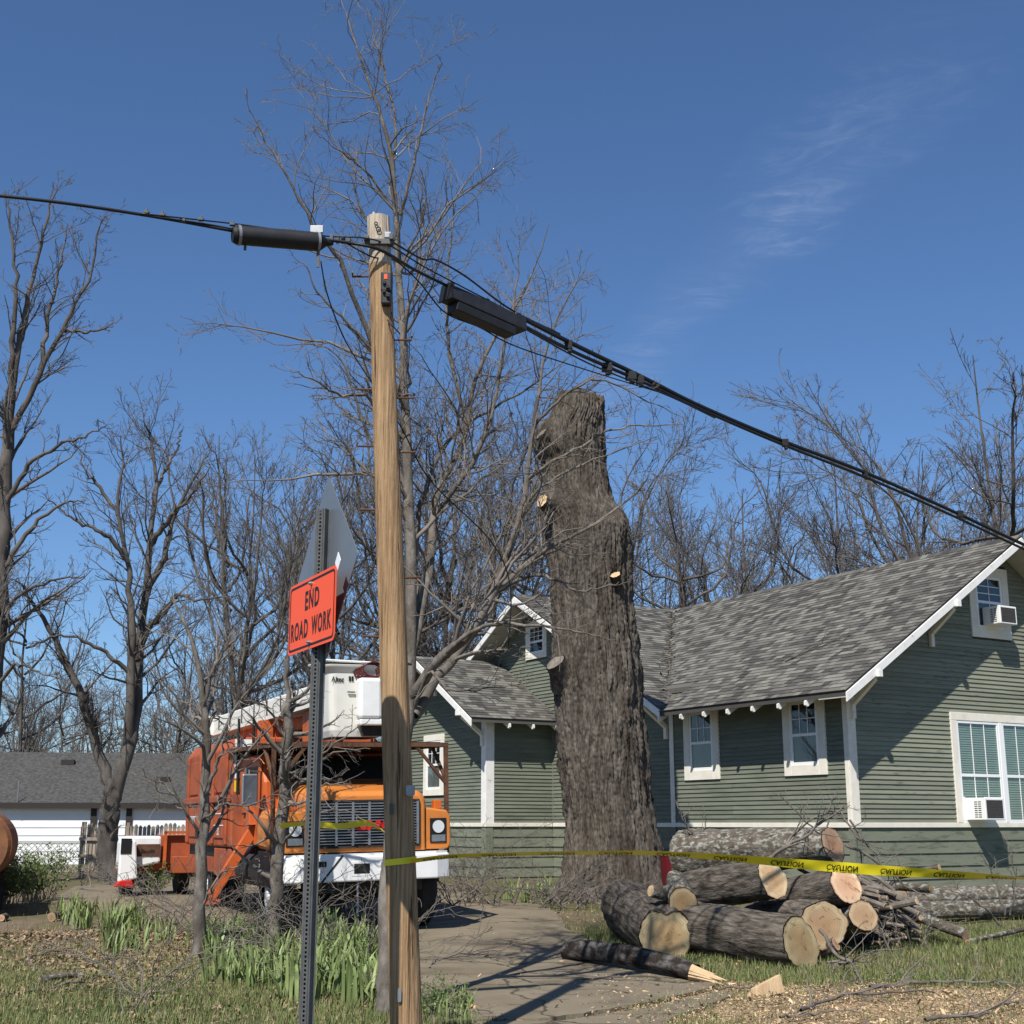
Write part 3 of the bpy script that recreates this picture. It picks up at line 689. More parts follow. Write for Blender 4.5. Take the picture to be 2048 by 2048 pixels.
for k in range(3):
    x = WX + .35 + .68*k; y0 = WY0 - .53
    V = [(xx, y, WZE + SW*(y-(WY0-.5)) - RT - dz) for xx in (x-.024, x+.024) for y, dz in ((y0, 0), (y0, .07), (y0+.05, .13), (WY0-.02, .16), (WY0-.02, 0))]
    obj('rafter_tail', (V, [(0, 1, 2, 3, 4), (9, 8, 7, 6, 5)] + [(i, i+5, (i+1) % 5 + 5, (i+1) % 5) for i in range(5)]), MATS['trim_white'], roof)
# shingle tabs: each a thin slab
WIDTHS = (.13, .17, .21, .26, .32)
def tab_vf(w):
    t0, t1, L_ = .016, .003, .170
    V = [(0, 0, 0), (w, 0, 0), (w, 0, t0), (0, 0, t0), (0, L_, t1), (w, L_, t1), (0, L_, -.002), (w, L_, -.002)]
    return V, [(0, 1, 2, 3), (3, 2, 5, 4), (0, 3, 4, 6), (1, 7, 5, 2)]
tab_me = []
for w_ in WIDTHS:
    me = mesh('shingle', *tab_vf(w_ - .004)); me.materials.append(MATS['shingle']); tab_me.append(me)
tabs = []
def tabs_on(origin, A, S, a_len, s_len, valid):
    """A along the ridge, S up the slope (unit vectors in house space)"""
    A, S, O = Vector(A).normalized(), Vector(S).normalized(), Vector(origin); N_ = A.cross(S)
    if N_.z < 0: N_ = -N_
    s = 0.0
    while s < s_len - .05:
        a = -rnd.uniform(0, .2)
        while a < a_len:
            k = rnd.randrange(5); w_ = WIDTHS[k]
            a_ = max(a, 0)
            if a_ + w_ <= a_len + .02:
                p = O + A*a_ + S*s + N_*.002
                if valid(p + A*w_*.5):
                    tabs.append((p, A, S, N_, k))
            a = a_ + w_
        s += .142
    return
mlen = math.hypot(1, SM); clen = math.hypot(1, SC_); wlen = math.hypot(1, SW)
def zc(y): return CZE + SC_*(y - CY0)
def zm(x): return ZE + SM*(x + OE)
tabs_on((-OE-.02, -OR-.02, ZE - SM*.02), (0, 1, 0), (1/mlen, 0, SM/mlen), 11.2, (XR+OE+.02)*mlen,
        lambda p: (p.y < 4.8 or p.x > .2) and (p.y < CY0 or zm(p.x) > zc(min(p.y, YR)) - .04))
tabs_on((-OR-.02, CY0-.02, CZE - SC_*.02), (1, 0, 0), (0, 1/clen, SC_/clen), XR+OR, (YR-CY0+.02)*clen,
        lambda p: p.x < -OE+.1 and p.y < 4.9 or zc(p.y) > zm(p.x) - .04)
tabs_on((WX-WO-.02, WY0-.52, WZE - SW*.02), (1, 0, 0), (0, 1/wlen, SW/wlen), -WX+WO, (WYR-WY0+.52)*wlen, lambda p: True)
def in_view_size(t):
    q = house_m @ t[0]; d = (q - Vector((0, 0, EYE))).length
    px = q.x/q.y
    return d if px < .385 else d + 100
house_m = Matrix.Translation(HC) @ Matrix.Rotation(HROT, 4, 'Z')
tabs.sort(key=in_view_size)
for p, A, S, N_, k in tabs[:300]:
    X = A; Y = S; Z = N_
    if X.cross(Y).dot(Z) < 0: p = p + X*WIDTHS[k]; X = -X
    mw = Matrix(((X.x, Y.x, Z.x, p.x), (X.y, Y.y, Z.y, p.y), (X.z, Y.z, Z.z, p.z), (0, 0, 0, 1)))
    link('shingle', tab_me[k], None, roof, mw=mw)
Vs, Qs, Pk = [], [], []
for i, (p, A, S, N_, k) in enumerate(tabs[300:]):
    v, f = tab_vf(WIDTHS[k] - .004); n = len(Vs); r_ = rnd.random()
    Vs += [tuple(p + A*a + S*b + N_*c) for a, b, c in v]; Pk += [r_]*8
    Qs += [tuple(j + n for j in q) for q in f]
o = link('shingles', fast_mesh('shingles', np.array(Vs), np.array(Qs), {'pick': ('FLOAT', np.array(Pk))}, False), MATS['shingle'], roof)
o['kind'] = 'stuff'
cap_me = mesh('ridge_cap', *join(prism([(-.15, -.15*SM), (0, 0), (.15, -.15*SM), (.15, -.15*SM+.012), (0, .016), (-.15, -.15*SM+.012)], 0, .26, 'y'))); cap_me.materials.append(MATS['shingle'])
for k in range(int((YR+OR)/.2)):
    o = link('ridge_cap', cap_me, None, roof); o.location = (XR, -OR + .2*k, ZRIDGE + .014); o.rotation_euler = (-.05, 0, 0)
for k in range(int((XR+OR)/.2)):
    o = link('ridge_cap', cap_me, None, roof); o.location = (-OR + .2*k, YR, CZR + .014); o.rotation_euler = (-.05, 0, -math.pi/2)

# ------------------------------------------------------------------ logs: bark with displacement + cut faces
def frame(d, up=Vector((0, 0, 1))):
    d = Vector(d).normalized(); s = d.cross(up)
    if s.length < 1e-3: s = d.cross(Vector((1, 0, 0)))
    s.normalize(); return s, s.cross(d)
def axis_matrix(p, q):
    d = (Vector(q) - Vector(p)); s, t = frame(d); d = d.normalized()
    s2 = t.cross(d)
    return Matrix(((s2.x, t.x, d.x, p[0]), (s2.y, t.y, d.y, p[1]), (s2.z, t.z, d.z, p[2]), (0, 0, 0, 1)))
def make_log(name, label, p, q, r0, r1, bark='bark_log', seed=0, oval=.06, rough=.028, n=56, m=26, tilt=(0, 0), bend=0.0, cat='log', group=None, cut='cut_wood', ends=(1, 1), notch=0, shape=None):
    """lies from p to q (axis ends); local z runs along the axis"""
    root = empty(name, (0, 0, 0)); mw = axis_matrix(p, q); L_ = (Vector(q)-Vector(p)).length
    root.matrix_basis = mw; tag(root, label, cat, group)
    def radius(th, t):
        r = r0 + (r1-r0)*t
        r *= 1 + oval*math.cos(2*th + seed) + .5*oval*math.cos(3*th + seed*2.1)
        if shape: r *= shape(th, t)
        return r
    V, Fc = [], []
    for j in range(m+1):
        t = j/m
        for i in range(n):
            th = 2*math.pi*i/n; r = radius(th, t); c, s = math.cos(th), math.sin(th)
            z = t*L_
            z += (1-t)*(-tilt[0])*r*s + t*tilt[1]*r*s if (j in (0, m)) else 0
            w = mnoise.noise(Vector((c*r*14, s*r*14, z*2.5 + seed*7)))*.6 + mnoise.noise(Vector((c*r*32, s*r*32, z*7 + seed*3)))*.5 + mnoise.noise(Vector((c*2, s*2, z*1.3 + seed)))*.9
            rr = r + rough*w*r/.28
            V.append((rr*c, rr*s + bend*L_*4*t*(1-t), z))
    for j in range(m):
        for i in range(n):
            a, b = j*n+i, j*n+(i+1) % n; Fc.append((a, b, b+n, a+n))
    obj('bark', (V, Fc), MATS[bark], root, smooth_=True)
    for e, (row, nz) in enumerate(((0, -1), (m, 1))):
        if not ends[e]: continue
        ring = [Vector(V[row*n+i]) for i in range(n)]; c = sum(ring, Vector())/n
        VV, FF, at = [], [], []
        K = 9
        for k in range(K+1):
            f = k/K
            for i in range(n):
                v = c.lerp(ring[i], f*(.965 + .03*mnoise.noise(ring[i]*22))); v = v + Vector((0, 0, nz*(.004 + .006*mnoise.noise(v*9 + Vector((seed, 0, 0))))))
                VV.append(tuple(v)); at.append(f)
        for k in range(K):
            for i in range(n):
                a, b = k*n+i, k*n+(i+1) % n; q_ = (a, b, b+n, a+n); FF.append(q_ if nz > 0 else q_[::-1])
        o = link('cut_face', fast_mesh('cut_face', np.array(VV), np.array(FF), {'ring': ('FLOAT', np.array(at))}), MATS[cut], root)
    if notch:
        o = obj('felling_notch', tube([(0, -r1*.55, L_-.16), (0, -r1*.72, L_+.012)], [r1*.30, r1*.46], 7), MATS['wood_raw'], root)
    return root
def lg(name, label, a, da, b, db, r0, r1, **k): return make_log(name, label, P(a[0], a[1], da), P(b[0], b[1], db), r0, r1, **k)
CATL = 'logs cut from the felled tree'
lg('log', 'thick grey-brown log lying in front, sawn face turned right', (1386, 1856), 16.75, (1601, 1886), 15.45, .315, .285, seed=1, tilt=(0, -.22), group=CATL, oval=.05)
heart = lambda th, t: (1 - .24*t*math.exp(-((th-1.57)/.30)**2))*(1 + .10*t*abs(math.cos(th)))
lg('log', 'short thick log with a heart-shaped sawn face toward the street', (1255, 1812), 18.3, (1332, 1872), 16.35, .36, .305, seed=2, oval=.02, shape=heart, bark='bark_log', group=CATL)
lg('log', 'log with a ragged reddish sawn face in the second row', (1375, 1783), 18.6, (1546, 1758), 16.85, .235, .220, seed=3, tilt=(0, -.35), oval=.09, group=CATL)
lg('log', 'olive-brown log with a stepped felling cut below the tape', (1552, 1806), 17.9, (1692, 1768), 16.55, .225, .235, seed=4, tilt=(0, -.3), group=CATL)
lg('log', 'lichen-covered log lying on top of the pile', (1372, 1708), 19.6, (1666, 1690), 17.75, .36, .235, seed=5, bark='bark_lichen', tilt=(0, -.3), group=CATL)
lg('log', 'log with a pale yellow ringed face behind the front log', (1520, 1835), 18.2, (1647, 1851), 16.1, .26, .285, seed=6, oval=.03, group=CATL)
lg('log', 'shorter log with a splintered oval face at the right of the pile', (1640, 1850), 17.5, (1727, 1832), 16.45, .20, .185, seed=7, oval=.10, bark='bark_lichen', group=CATL)
lg('log', 'small dark log wedged low under the pile', (1600, 1915), 16.4, (1672, 1888), 16.1, .085, .08, seed=8, n=20, m=10, group=CATL)
# forked off-cut on top of the heart-shaped log
fk = lg('forked_log', 'short forked branch stub lying on the heart-faced log', (1352, 1762), 17.35, (1366, 1806), 16.55, .135, .185, seed=9, n=28, m=14, bark='bark_lichen', cat='log')
pa, pb = P(1352, 1790, 16.9), P(1302, 1782, 16.75)
fi = fk.matrix_basis.inverted()
obj('side_stub', tube([fi @ pa, fi @ (pa.lerp(pb, .6)), fi @ pb], [.115, .085, .075], 14), MATS['bark_lichen'], fk, smooth_=False)
obj('stub_face', disc(fi @ pb, .066, fi.to_3x3() @ (pb-pa), 14, .012), MATS['wood_raw'], fk)
# long broken limb on the driveway
br = make_log('broken_limb', 'long dark broken limb lying on the driveway', G(1136, 1902, .105), G(1392, 1948, .085), .110, .088, bark='bark_burnt', seed=10, n=26, m=30, bend=.03, rough=.05, ends=(1, 0), cat='limb')
bi = br.matrix_basis.inverted()
q0, q1 = G(1392, 1948, .09), G(1440, 1962, .035)
ax = (q1-q0).normalized(); s_, t_ = frame(ax)
for k in range(11):
    a = k*.571; off = s_*math.cos(a)*.055 + t_*math.sin(a)*.055
    e_ = q0 + ax*rnd.uniform(.12, .34) + off*rnd.uniform(.4, 1.1)
    obj('splinter', tube([bi @ (q0 - ax*.06 + off*.95), bi @ (q0.lerp(e_, .5)+off*.3), bi @ e_], [.034, .024, .005], 5), MATS['wood_raw'], br)
# chunk of split wood
ck = G(1536, 1990); cho = empty('wood_chunk', ck, .5); tag(cho, 'small wedge of split orange wood on the ground by the driveway', 'wood chunk')
obj('split_face', xf(([(-.17, -.05, 0), (.17, -.05, 0), (.17, .06, 0), (-.17, .06, 0), (-.15, -.03, .10), (.16, -.02, .17), (.15, .05, .15), (-.16, .05, .08)], box(0, 1, 0, 1, 0, 1)[1] if 0 else [(0, 3, 2, 1), (4, 5, 6, 7), (0, 1, 5, 4), (1, 2, 6, 5), (2, 3, 7, 6), (3, 0, 4, 7)]), Matrix.Rotation(-.1, 4, 'Y')), MATS['wood_raw'], cho, bevel=.006)
obj('bark_strip', box(-.15, .15, .062, .075, .0, .08), MATS['bark_log'], cho)
# long lichen logs along the house wall at the right, and pale limbs in the grass
make_log('long_log', 'long lichen-spotted log lying along the foot of the house, upper one', P(1805, 1797, 20.6), P(2230, 1782, 22.2), .150, .160, bark='bark_lichen', seed=11, m=40, cat='log', group=CATL)
make_log('long_log', 'long lichen-spotted log lying along the foot of the house, lower one', P(1750, 1822, 20.0), P(2220, 1812, 21.6), .125, .135, bark='bark_lichen', seed=12, m=40, cat='log', group=CATL)
lg('pale_limb', 'pale lichen limb sticking out of the stick pile to the right', (1770, 1808), 18.2, (1931, 1869), 17.3, .075, .072, bark='bark_lichen', seed=13, n=20, m=24, cat='limb')
lg('pale_limb', 'thin pale limb lying in the grass at the right edge', (1935, 1884), 17.5, (2075, 1852), 18.4, .035, .03, bark='bark_lichen', seed=14, n=14, m=16, cat='limb')
lg('pale_limb', 'pale grey limb lying across the top of the stick pile', (1715, 1766), 18.6, (1862, 1778), 17.6, .060, .05, bark='bark_lichen', seed=15, n=16, m=18, cat='limb')
lg('pale_limb', 'short limb stub pointing up above the stick pile', (1800, 1752), 18.8, (1878, 1734), 18.3, .045, .04, bark='bark_log', seed=16, n=14, m=12, cat='limb')
# stick pile
SP_ = [P(1725, 1790, 17.6), P(1845, 1890, 17.0)]
stick_r = random.Random(5)
for k in range(84):
    px, py = stick_r.uniform(1722, 1842), stick_r.uniform(1775, 1893)
    if px > 1800 and py < 1800: py += 40
    d = 17.1 + stick_r.uniform(-.25, .9)
    e1 = P(px, py, d); ang = stick_r.uniform(-1.1, 1.0); l = stick_r.uniform(.35, 1.1)
    dirv = Vector((-math.cos(ang)*.75, .62 + stick_r.uniform(-.3, .2), stick_r.uniform(-.45, .5))).normalized()
    e0 = e1 + dirv*l; r_ = stick_r.choice((.018, .022, .026, .032, .042))
    for e_ in (e0, e1): e_.z = max(e_.z, gz(e_.x, e_.y) + r_)
    mid = e0.lerp(e1, .5) + Vector((stick_r.uniform(-.03, .03), 0, stick_r.uniform(-.03, .03)))
    root = empty('cut_stick', e1); tag(root, 'bare cut stick in the tangled pile beside the logs', 'stick', 'sticks piled beside the logs')
    L0 = e0 - e1; Lm = mid - e1
    obj('bark', tube([Vector((0, 0, 0)), Lm, L0], [r_, r_*.95, r_*.8], 8), MATS['stick_bark'], root, smooth_=False)
    obj('cut_face', disc(Vector((0, 0, 0)), r_*.93, -Lm, 8, .004), MATS['wood_raw'], root)

# ------------------------------------------------------------------ the big topped trunk
ROWS = [(785, 1122, 1196), (800, 1113, 1204), (830, 1104, 1206), (850, 1082, 1206), (868, 1071, 1206), (890, 1069, 1207), (905, 1073, 1208), (925, 1085, 1208),
        (950, 1092, 1211), (985, 1090, 1217), (1010, 1080, 1228), (1030, 1080, 1247), (1060, 1089, 1260), (1100, 1094, 1263), (1150, 1102, 1262), (1200, 1104, 1262),
        (1250, 1105, 1266), (1300, 1106, 1274), (1340, 1107, 1279), (1400, 1112, 1283), (1500, 1120, 1291), (1600, 1130, 1300), (1660, 1134, 1312), (1700, 1134, 1323),
        (1740, 1131, 1337), (1770, 1124, 1349), (1795, 1112, 1362), (1815, 1098, 1376)]
TD = 24.6
def make_trunk():
    nth, nz = 300, 520
    zs, cxs, hw = [], [], []
    for y, l, r in ROWS:
        a, b = P(l, y, TD), P(r, y, TD); zs.append(a.z); cxs.append((a.x+b.x)/2); hw.append((b.x-a.x)/2)
    zs, cxs, hw = np.array(zs[::-1]), np.array(cxs[::-1]), np.array(hw[::-1])
    z = np.linspace(zs[0]-.12, zs[-1], nz); cx_ = np.interp(z, zs, cxs); h_ = np.interp(z, zs, hw)
    ker = np.ones(9)/9
    h_s = np.convolve(np.pad(h_, 4, 'edge'), ker, 'valid'); c_s = np.convolve(np.pad(cx_, 4, 'edge'), ker, 'valid')
    base_x, ztop = float(np.interp(zs[0]+.3, zs, cxs)), zs[-1]
    V = np.zeros((nz, nth, 3)); 
    for j in range(nz):
        flare = smooth(1.3, .15, z[j])
        for i in range(nth):
            th = 2*math.pi*i/nth; c, s = math.cos(th), math.sin(th); R = h_s[j]
            p = Vector((c*.75, s*.75, z[j]))
            big = mnoise.noise(Vector((c*1.5, s*1.5, z[j]*.9)))*.05 + mnoise.noise(Vector((c*3.2, s*3.2, z[j]*2.2 + 3)))*.030
            u = th*R*1.0
            warp = .5*mnoise.noise(Vector((c*2.2, s*2.2, z[j]*1.1)))
            f1 = abs(mnoise.noise(Vector((c*11 + warp, s*11 + warp, z[j]*1.3))))
            f2 = abs(mnoise.noise(Vector((c*23 + warp*2, s*23, z[j]*3.0 + 7))))
            f3 = mnoise.noise(Vector((c*34, s*34, z[j]*16)))
            bark = .135*min(f1, .40) + .070*f2 + .024*f3
            root_ = flare*(.10*max(0, math.cos(3*th + .6))**1.5 + .06*max(0, math.cos(5*th + 2.0)))
            # a deep dark seam on the right side
            seam = -.14*math.exp(-((th-5.75)/.10)**2)*smooth(3.2, 4.2, z[j])*smooth(7.3, 6.3, z[j]) - .07*math.exp(-((th-5.95 - .06*math.sin(z[j]*2))/.10)**2)*smooth(5.2, 4.2, z[j])
            r = R*(1 + root_ + big) + bark - .03 + seam
            zz = z[j]
            if j > nz-26: zz = min(zz, ztop - .05 + .10*mnoise.noise(Vector((c*2.5, s*2.5, 3))) - .13*max(0, c - .3))
            V[j, i] = (c_s[j]-base_x + r*c, r*s*.93, zz)
    a = (np.arange(nz-1)[:, None]*nth + np.arange(nth)[None]); b = (np.arange(nz-1)[:, None]*nth + (np.arange(nth)[None]+1) % nth)
    Q = np.stack([a, b, b+nth, a+nth], -1).reshape(-1, 4)
    root = empty('tree_trunk', (base_x, TD, 0)); tag(root, 'huge topped tree trunk with furrowed bark and no branches', 'tree trunk')
    link('bark', fast_mesh('bark', V.reshape(-1, 3), Q), MATS['bark_oak'], root)
    # sawn top
    ring = [Vector(V[nz-1, i]) for i in range(0, nth, 4)]; c = sum(ring, Vector())/len(ring)
    VV = [tuple(c - Vector((0, 0, .03)))] + [tuple(v) for v in ring]; n = len(ring)
    obj('sawn_top', (VV, [(0, i+1, (i+1) % n + 1) for i in range(n)]), MATS['wood_raw'], root)
    def loc(px, py, out=0.0):
        """point on the trunk front seen at a pixel"""
        q = P(px, py, TD); zq = q.z; R = float(np.interp(zq, z, h_s)); dx = q.x - float(np.interp(zq, z, c_s)) 
        yy = -math.sqrt(max(.01, R*R - min(dx*dx, R*R*.98)))*.93
        q = P(px, py, TD + yy - out); return q - Vector((base_x, TD, 0))
    # splintered hinge wood left standing on the top
    for px, py, h, w in ((1150, 792, .22, .05), (1160, 794, .10, .05), (1188, 800, .12, .10), (1196, 812, .22, .09), (1201, 822, .20, .05)):
        p = loc(px, py + 6, -.06); obj('splinter', tube([p + Vector((0, 0, -.14)), p + Vector((.01, 0, h*.5)), p + Vector((.02, 0, h))], [w, w*.7, .008], 5), MATS['wood_raw'], root)
    # stubs of removed limbs
    def stub(px, py, tip_px, tip_py, r, bark, face, depth=.5, squash=1.0, fr=.9):
        p = loc(px, py, -.25); q = loc(px, py, .0); t = P(tip_px, tip_py, TD + q.y - depth) - Vector((base_x, TD, 0))
        d = (t - p).normalized(); sx, tx = frame(d); n = 30; m = 14; V = []
        cut = (tx*.22 + sx*.2)                       # the saw cut is slanted
        for j in range(m+1):
            f = j/m; c = p.lerp(t, f)
            for i in range(n):
                th = 2*math.pi*i/n; e_ = sx*math.cos(th) + tx*math.sin(th)
                rr = r*(1 + .75*(1-f)**2)*(1 + .16*mnoise.noise(e_*1.6 + Vector((px, 0, f)))) + .035*abs(mnoise.noise(e_*6 + Vector((0, f*1.5, py)))) + .012*mnoise.noise(e_*16 + Vector((0, f*9, py)))
                v = c + e_*rr
                if f > .7: v = v + d*(-(e_.dot(cut))*r*(f-.7)/.3*1.0)
                V.append(v)
        obj('stub', ([tuple(v) for v in V], [(j*n+i, j*n+(i+1) % n, (j+1)*n+(i+1) % n, (j+1)*n+i) for j in range(m) for i in range(n)]), MATS[bark], root, smooth_=True)
        ring = V[-n:]; c = sum(ring, Vector())/n
        VV = [c + d*.01] + [c.lerp(v, .55) + d*(.012 + .02*mnoise.noise(v*7)) for v in ring] + [c.lerp(v, fr + .05) + d*.006 for v in ring]
        obj('stub_face', ([tuple(v) for v in VV], [(0, 1+i, 1+(i+1) % n) for i in range(n)] + [(1+i, 1+n+i, 1+n+(i+1) % n, 1+(i+1) % n) for i in range(n)]), MATS[face], root)
    stub(1112, 1020, 1084, 1002, .135, 'bark_oak', 'wood_raw', .10)
    stub(1236, 1196, 1230, 1150, .085, 'bark_oak', 'wood_raw', .20)
    stub(1132, 1360, 1110, 1325, .19, 'bark_oak', 'deadwood', .10, fr=.86)
    stub(1105, 890, 1082, 868, .13, 'bark_oak', 'deadwood', -.05)
    return root
make_trunk()
# dark red bucket-like thing seen between trunk and logs
rb = empty('red_tub', on_ground(*(P(1352, 1760, 22.5).xy))); tag(rb, 'dark red plastic tub half hidden between the trunk and the logs', 'tub')
zb = P(1352, 1708, 22.5).z - gz(0, 22.5)
obj('shell', tube([(0, 0, 0.0), (0, 0, zb*.95), (0, 0, zb)], [.20, .255, .27], 24, cap=False), MATS['red_dark'] if 'red_dark' in MATS else M('red_dark', (.10, .008, .012), rough=.5), rb)
obj('bottom', disc((0, 0, .01), .20, (0, 0, 1), 24, .02), MATS['red_dark'], rb)

# ------------------------------------------------------------------ utility pole and its lines
PB = on_ground(-.70, 9.5); PT_top = P(757, 436, 9.5)
def pole_pt(z): 
    t = (z - PB.z)/(PT_top.z - PB.z); return PB.lerp(PT_top, t)
def make_pole():
    root = empty('utility_pole', PB); tag(root, 'weathered wooden utility pole with step bolts', 'utility pole')
    def section(z0, z1, n=48, m=60, seed=0):
        V = []
        for j in range(m+1):
            z = z0 + (z1-z0)*j/m; c = pole_pt(z) - PB; t = (z-PB.z)/(PT_top.z-PB.z); R = .111 - .024*t
            for i in range(n):
                th = 2*math.pi*i/n; a, b = math.cos(th), math.sin(th)
                crack = abs(mnoise.noise(Vector((a*3.1, b*3.1, z*.55)))) ; crack = -.007*max(0, 1 - crack*14)
                r = R*(1 + .02*mnoise.noise(Vector((a*2, b*2, z*.7)))) + .0018*mnoise.noise(Vector((a*14, b*14, z*2))) + crack
                V.append((c.x + r*a, c.y + r*b, c.z))
        F_ = [(j*n+i, j*n+(i+1) % n, (j+1)*n+(i+1) % n, (j+1)*n+i) for j in range(m) for i in range(n)]
        return V, F_
    zt = PT_top.z
    V, F_ = section(PB.z-.4, zt-.40, m=150); obj('shaft', (V, F_), MATS['pole_wood'], root, smooth_=True)
    V, F_ = section(zt-.40, zt, m=20)
    n = 48; top = V[-n:]
    for i in range(n): V[-n+i] = (V[-n+i][0], V[-n+i][1], V[-n+i][2] + .03*mnoise.noise(Vector((i*.35, 0, 2))) )
    F_ = F_ + [tuple(range(len(V)-n, len(V)))]
    obj('grey_top', (V, F_), MATS['pole_top'], root, smooth_=False)
    # step bolts, left and right in turn
    for px, py, side in ((700, 553, -1), (838, 680, 1), (712, 779, -1), (833, 796, 1), (716, 893, -1), (838, 905, 1), (716, 1020, -1), (846, 1156, 1), (725, 1274, -1)):
        q = P(px, py, 9.5); c = pole_pt(q.z); d = Vector((side, .10, .04)).normalized()
        ln = .13
        p0 = c + d*.06 - PB; p1 = c + d*(.09 + ln) - PB
        obj('step_bolt', tube([p0, p1, p1 + Vector((0, 0, .028))], [.0085, .0085, .010], 8), MATS['rust'], root)
    # small hardware: tag plates, clips, eye bolt and hooks at the top
    def plate(px, py, w, h, mat, name, d=.006):
        q = P(px, py, 9.38); V = [(q.x-PB.x + sx*w/2, q.y-PB.y + dy, q.z-PB.z + sz*h/2) for dy in (0, -d) for sx, sz in ((-1, -.7), (-.7, -1), (.7, -1), (1, -.7), (1, .7), (.7, 1), (-.7, 1), (-1, .7))]
        n = 8; F_ = [tuple(range(n)), tuple(range(2*n-1, n-1, -1))] + [(i, i+n, (i+1) % n + n, (i+1) % n) for i in range(n)]
        obj(name, (V, F_), MATS[mat], root)
    plate(821, 1581, .062, .072, 'steel', 'tag_plate'); plate(783, 1618, .026, .078, 'steel_dark', 'clip'); plate(799, 1990, .026, .088, 'steel', 'clip')
    def hook(px, py, r, name='eye_bolt', depth=9.40):
        q = P(px, py, depth) - PB
        pts = [q + Vector((r*math.cos(a), 0, r*1.25*math.sin(a))) for a in [k*2*math.pi/11 for k in range(12)]]
        obj(name, tube(pts, .0045, 6), MATS['black_part'], root)
    hook(757, 459, .016); hook(752, 447, .010)
    # strand clamp through the pole
    q = P(757, 484, 9.40) - PB
    obj('strand_clamp', join(cbox(q, (.24, .035, .045)), cbox(q + Vector((.10, -.02, .03)), (.03, .05, .05)), cbox(q + Vector((-.09, -.02, .02)), (.04, .05, .035))), MATS['steel_dark'], root, bevel=.004)
    obj('clamp_bracket', cbox(P(776, 472, 9.42) - PB, (.055, .05, .05)), MATS['steel'], root, bevel=.006)
    # tap box on the right flank
    b = P(773, 572, 9.40) - PB
    tb = obj('terminal_box', join(box(b.x-.040, b.x+.045, b.y-.05, b.y+.04, b.z-.06, b.z+.10), box(b.x-.036, b.x+.040, b.y-.045, b.y+.03, b.z-.16, b.z-.06)), MATS['black_plastic'], root, bevel=.012)
    obj('orange_mark', box(b.x-.014, b.x+.010, b.y-.054, b.y-.051, b.z+.035, b.z+.075), MATS['sign_orange'], tb)
    for k in range(4):
        obj('plug', disc((b.x - .012 + .026*(k % 2), b.y-.048, b.z+.005-.035*k), .014, (0, -1, 0), 10, .02), MATS['black_part'], tb)
    # ground wire
    obj('ground_wire', tube(catmull([P(783, 625, 9.42)-PB, P(788, 655, 9.38)-PB, P(775, 640, 9.40) - PB, P(800, 668, 9.6)-PB], 10), .005, 6), MATS['black_cable'], root)
    return root
make_pole()
# suspended lines.  Left they run toward the viewer's left, right they run away over the street side
def px_line(pts, m=40): return catmull([P(a, b, d) for a, b, d in pts], m)
def cable(name, label, pts, r, mat='black_cable', cat='cable', n=8, m=48):
    L_ = px_line(pts, m); o0 = L_[0].copy()
    o = obj(name, tube([p - o0 for p in L_], r, n), MATS[mat], None, loc=o0, smooth_=True); tag(o, label, cat); return o
cable('overhead_cable', 'main black overhead cable coming in from the left edge', [(-2600, 240, 6.2), (-900, 325, 7.4), (-300, 364, 8.1), (-60, 386, 8.35), (120, 405, 8.55), (300, 432, 8.8), (472, 463, 9.0)], .0125)
cable('overhead_cable', 'thin strand above the tubular splice case', [(280, 427, 8.72), (400, 440, 8.9), (480, 449, 9.0), (640, 471, 9.25), (757, 482, 9.37), (860, 540, 9.9), (1045, 636, 10.7)], .006)
cable('overhead_cable', 'thin wire just under the strand left of the splice case', [(290, 431, 8.74), (400, 446, 8.9), (472, 459, 9.0)], .006)
cable('overhead_cable', 'thick cable dropping from the splice case past the pole', [(640, 478, 9.25), (700, 486, 9.30), (760, 500, 9.36), (830, 540, 9.8), (895, 572, 10.15)], .0125)
cable('overhead_cable', 'slack wire sagging below the pole top to the cabinet', [(690, 485, 9.30), (745, 514, 9.37), (790, 521, 9.6), (840, 566, 9.9), (890, 625, 10.2), (960, 655, 10.5), (1030, 692, 10.8), (1180, 742, 11.8), (1330, 788, 12.6)], .006)
cable('overhead_cable', 'loose wire arching above the black cabinet', [(775, 478, 9.42), (842, 517, 9.8), (872, 520, 9.95), (930, 552, 10.3), (1020, 618, 10.6), (1120, 668, 11.4)], .008)
cable('overhead_cable', 'lashed cable bundle descending to the right edge of the picture', [(1030, 628, 10.65), (1150, 690, 11.6), (1290, 757, 12.5), (1400, 812, 13.2), (1560, 880, 14.2), (1730, 945, 15.3), (1900, 1020, 16.4), (2150, 1135, 18.0), (2450, 1255, 20.0), (3000, 1400, 24.5)], .022)
cable('overhead_cable', 'second cable of the bundle descending to the right edge', [(1040, 648, 10.70), (1150, 705, 11.62), (1290, 766, 12.5), (1400, 818, 13.18), (1560, 887, 14.16), (1730, 954, 15.25), (1900, 1029, 16.35), (2150, 1144, 17.95), (2450, 1264, 19.95), (3000, 1409, 24.45)], .017)
cable('overhead_cable', 'thin wire running just below the bundle', [(1045, 655, 10.72), (1180, 728, 11.7), (1340, 793, 12.7), (1430, 836, 13.3)], .008)
cable('drop_wire', 'thin drop wire hanging from the splice case down behind the pole', [(641, 520, 9.22), (655, 590, 9.35), (690, 680, 9.6), (740, 760, 9.68), (800, 850, 9.8), (860, 960, 10.2), (980, 1080, 10.6), (1020, 1170, 10.8), (1017, 1290, 10.9)], .0055)
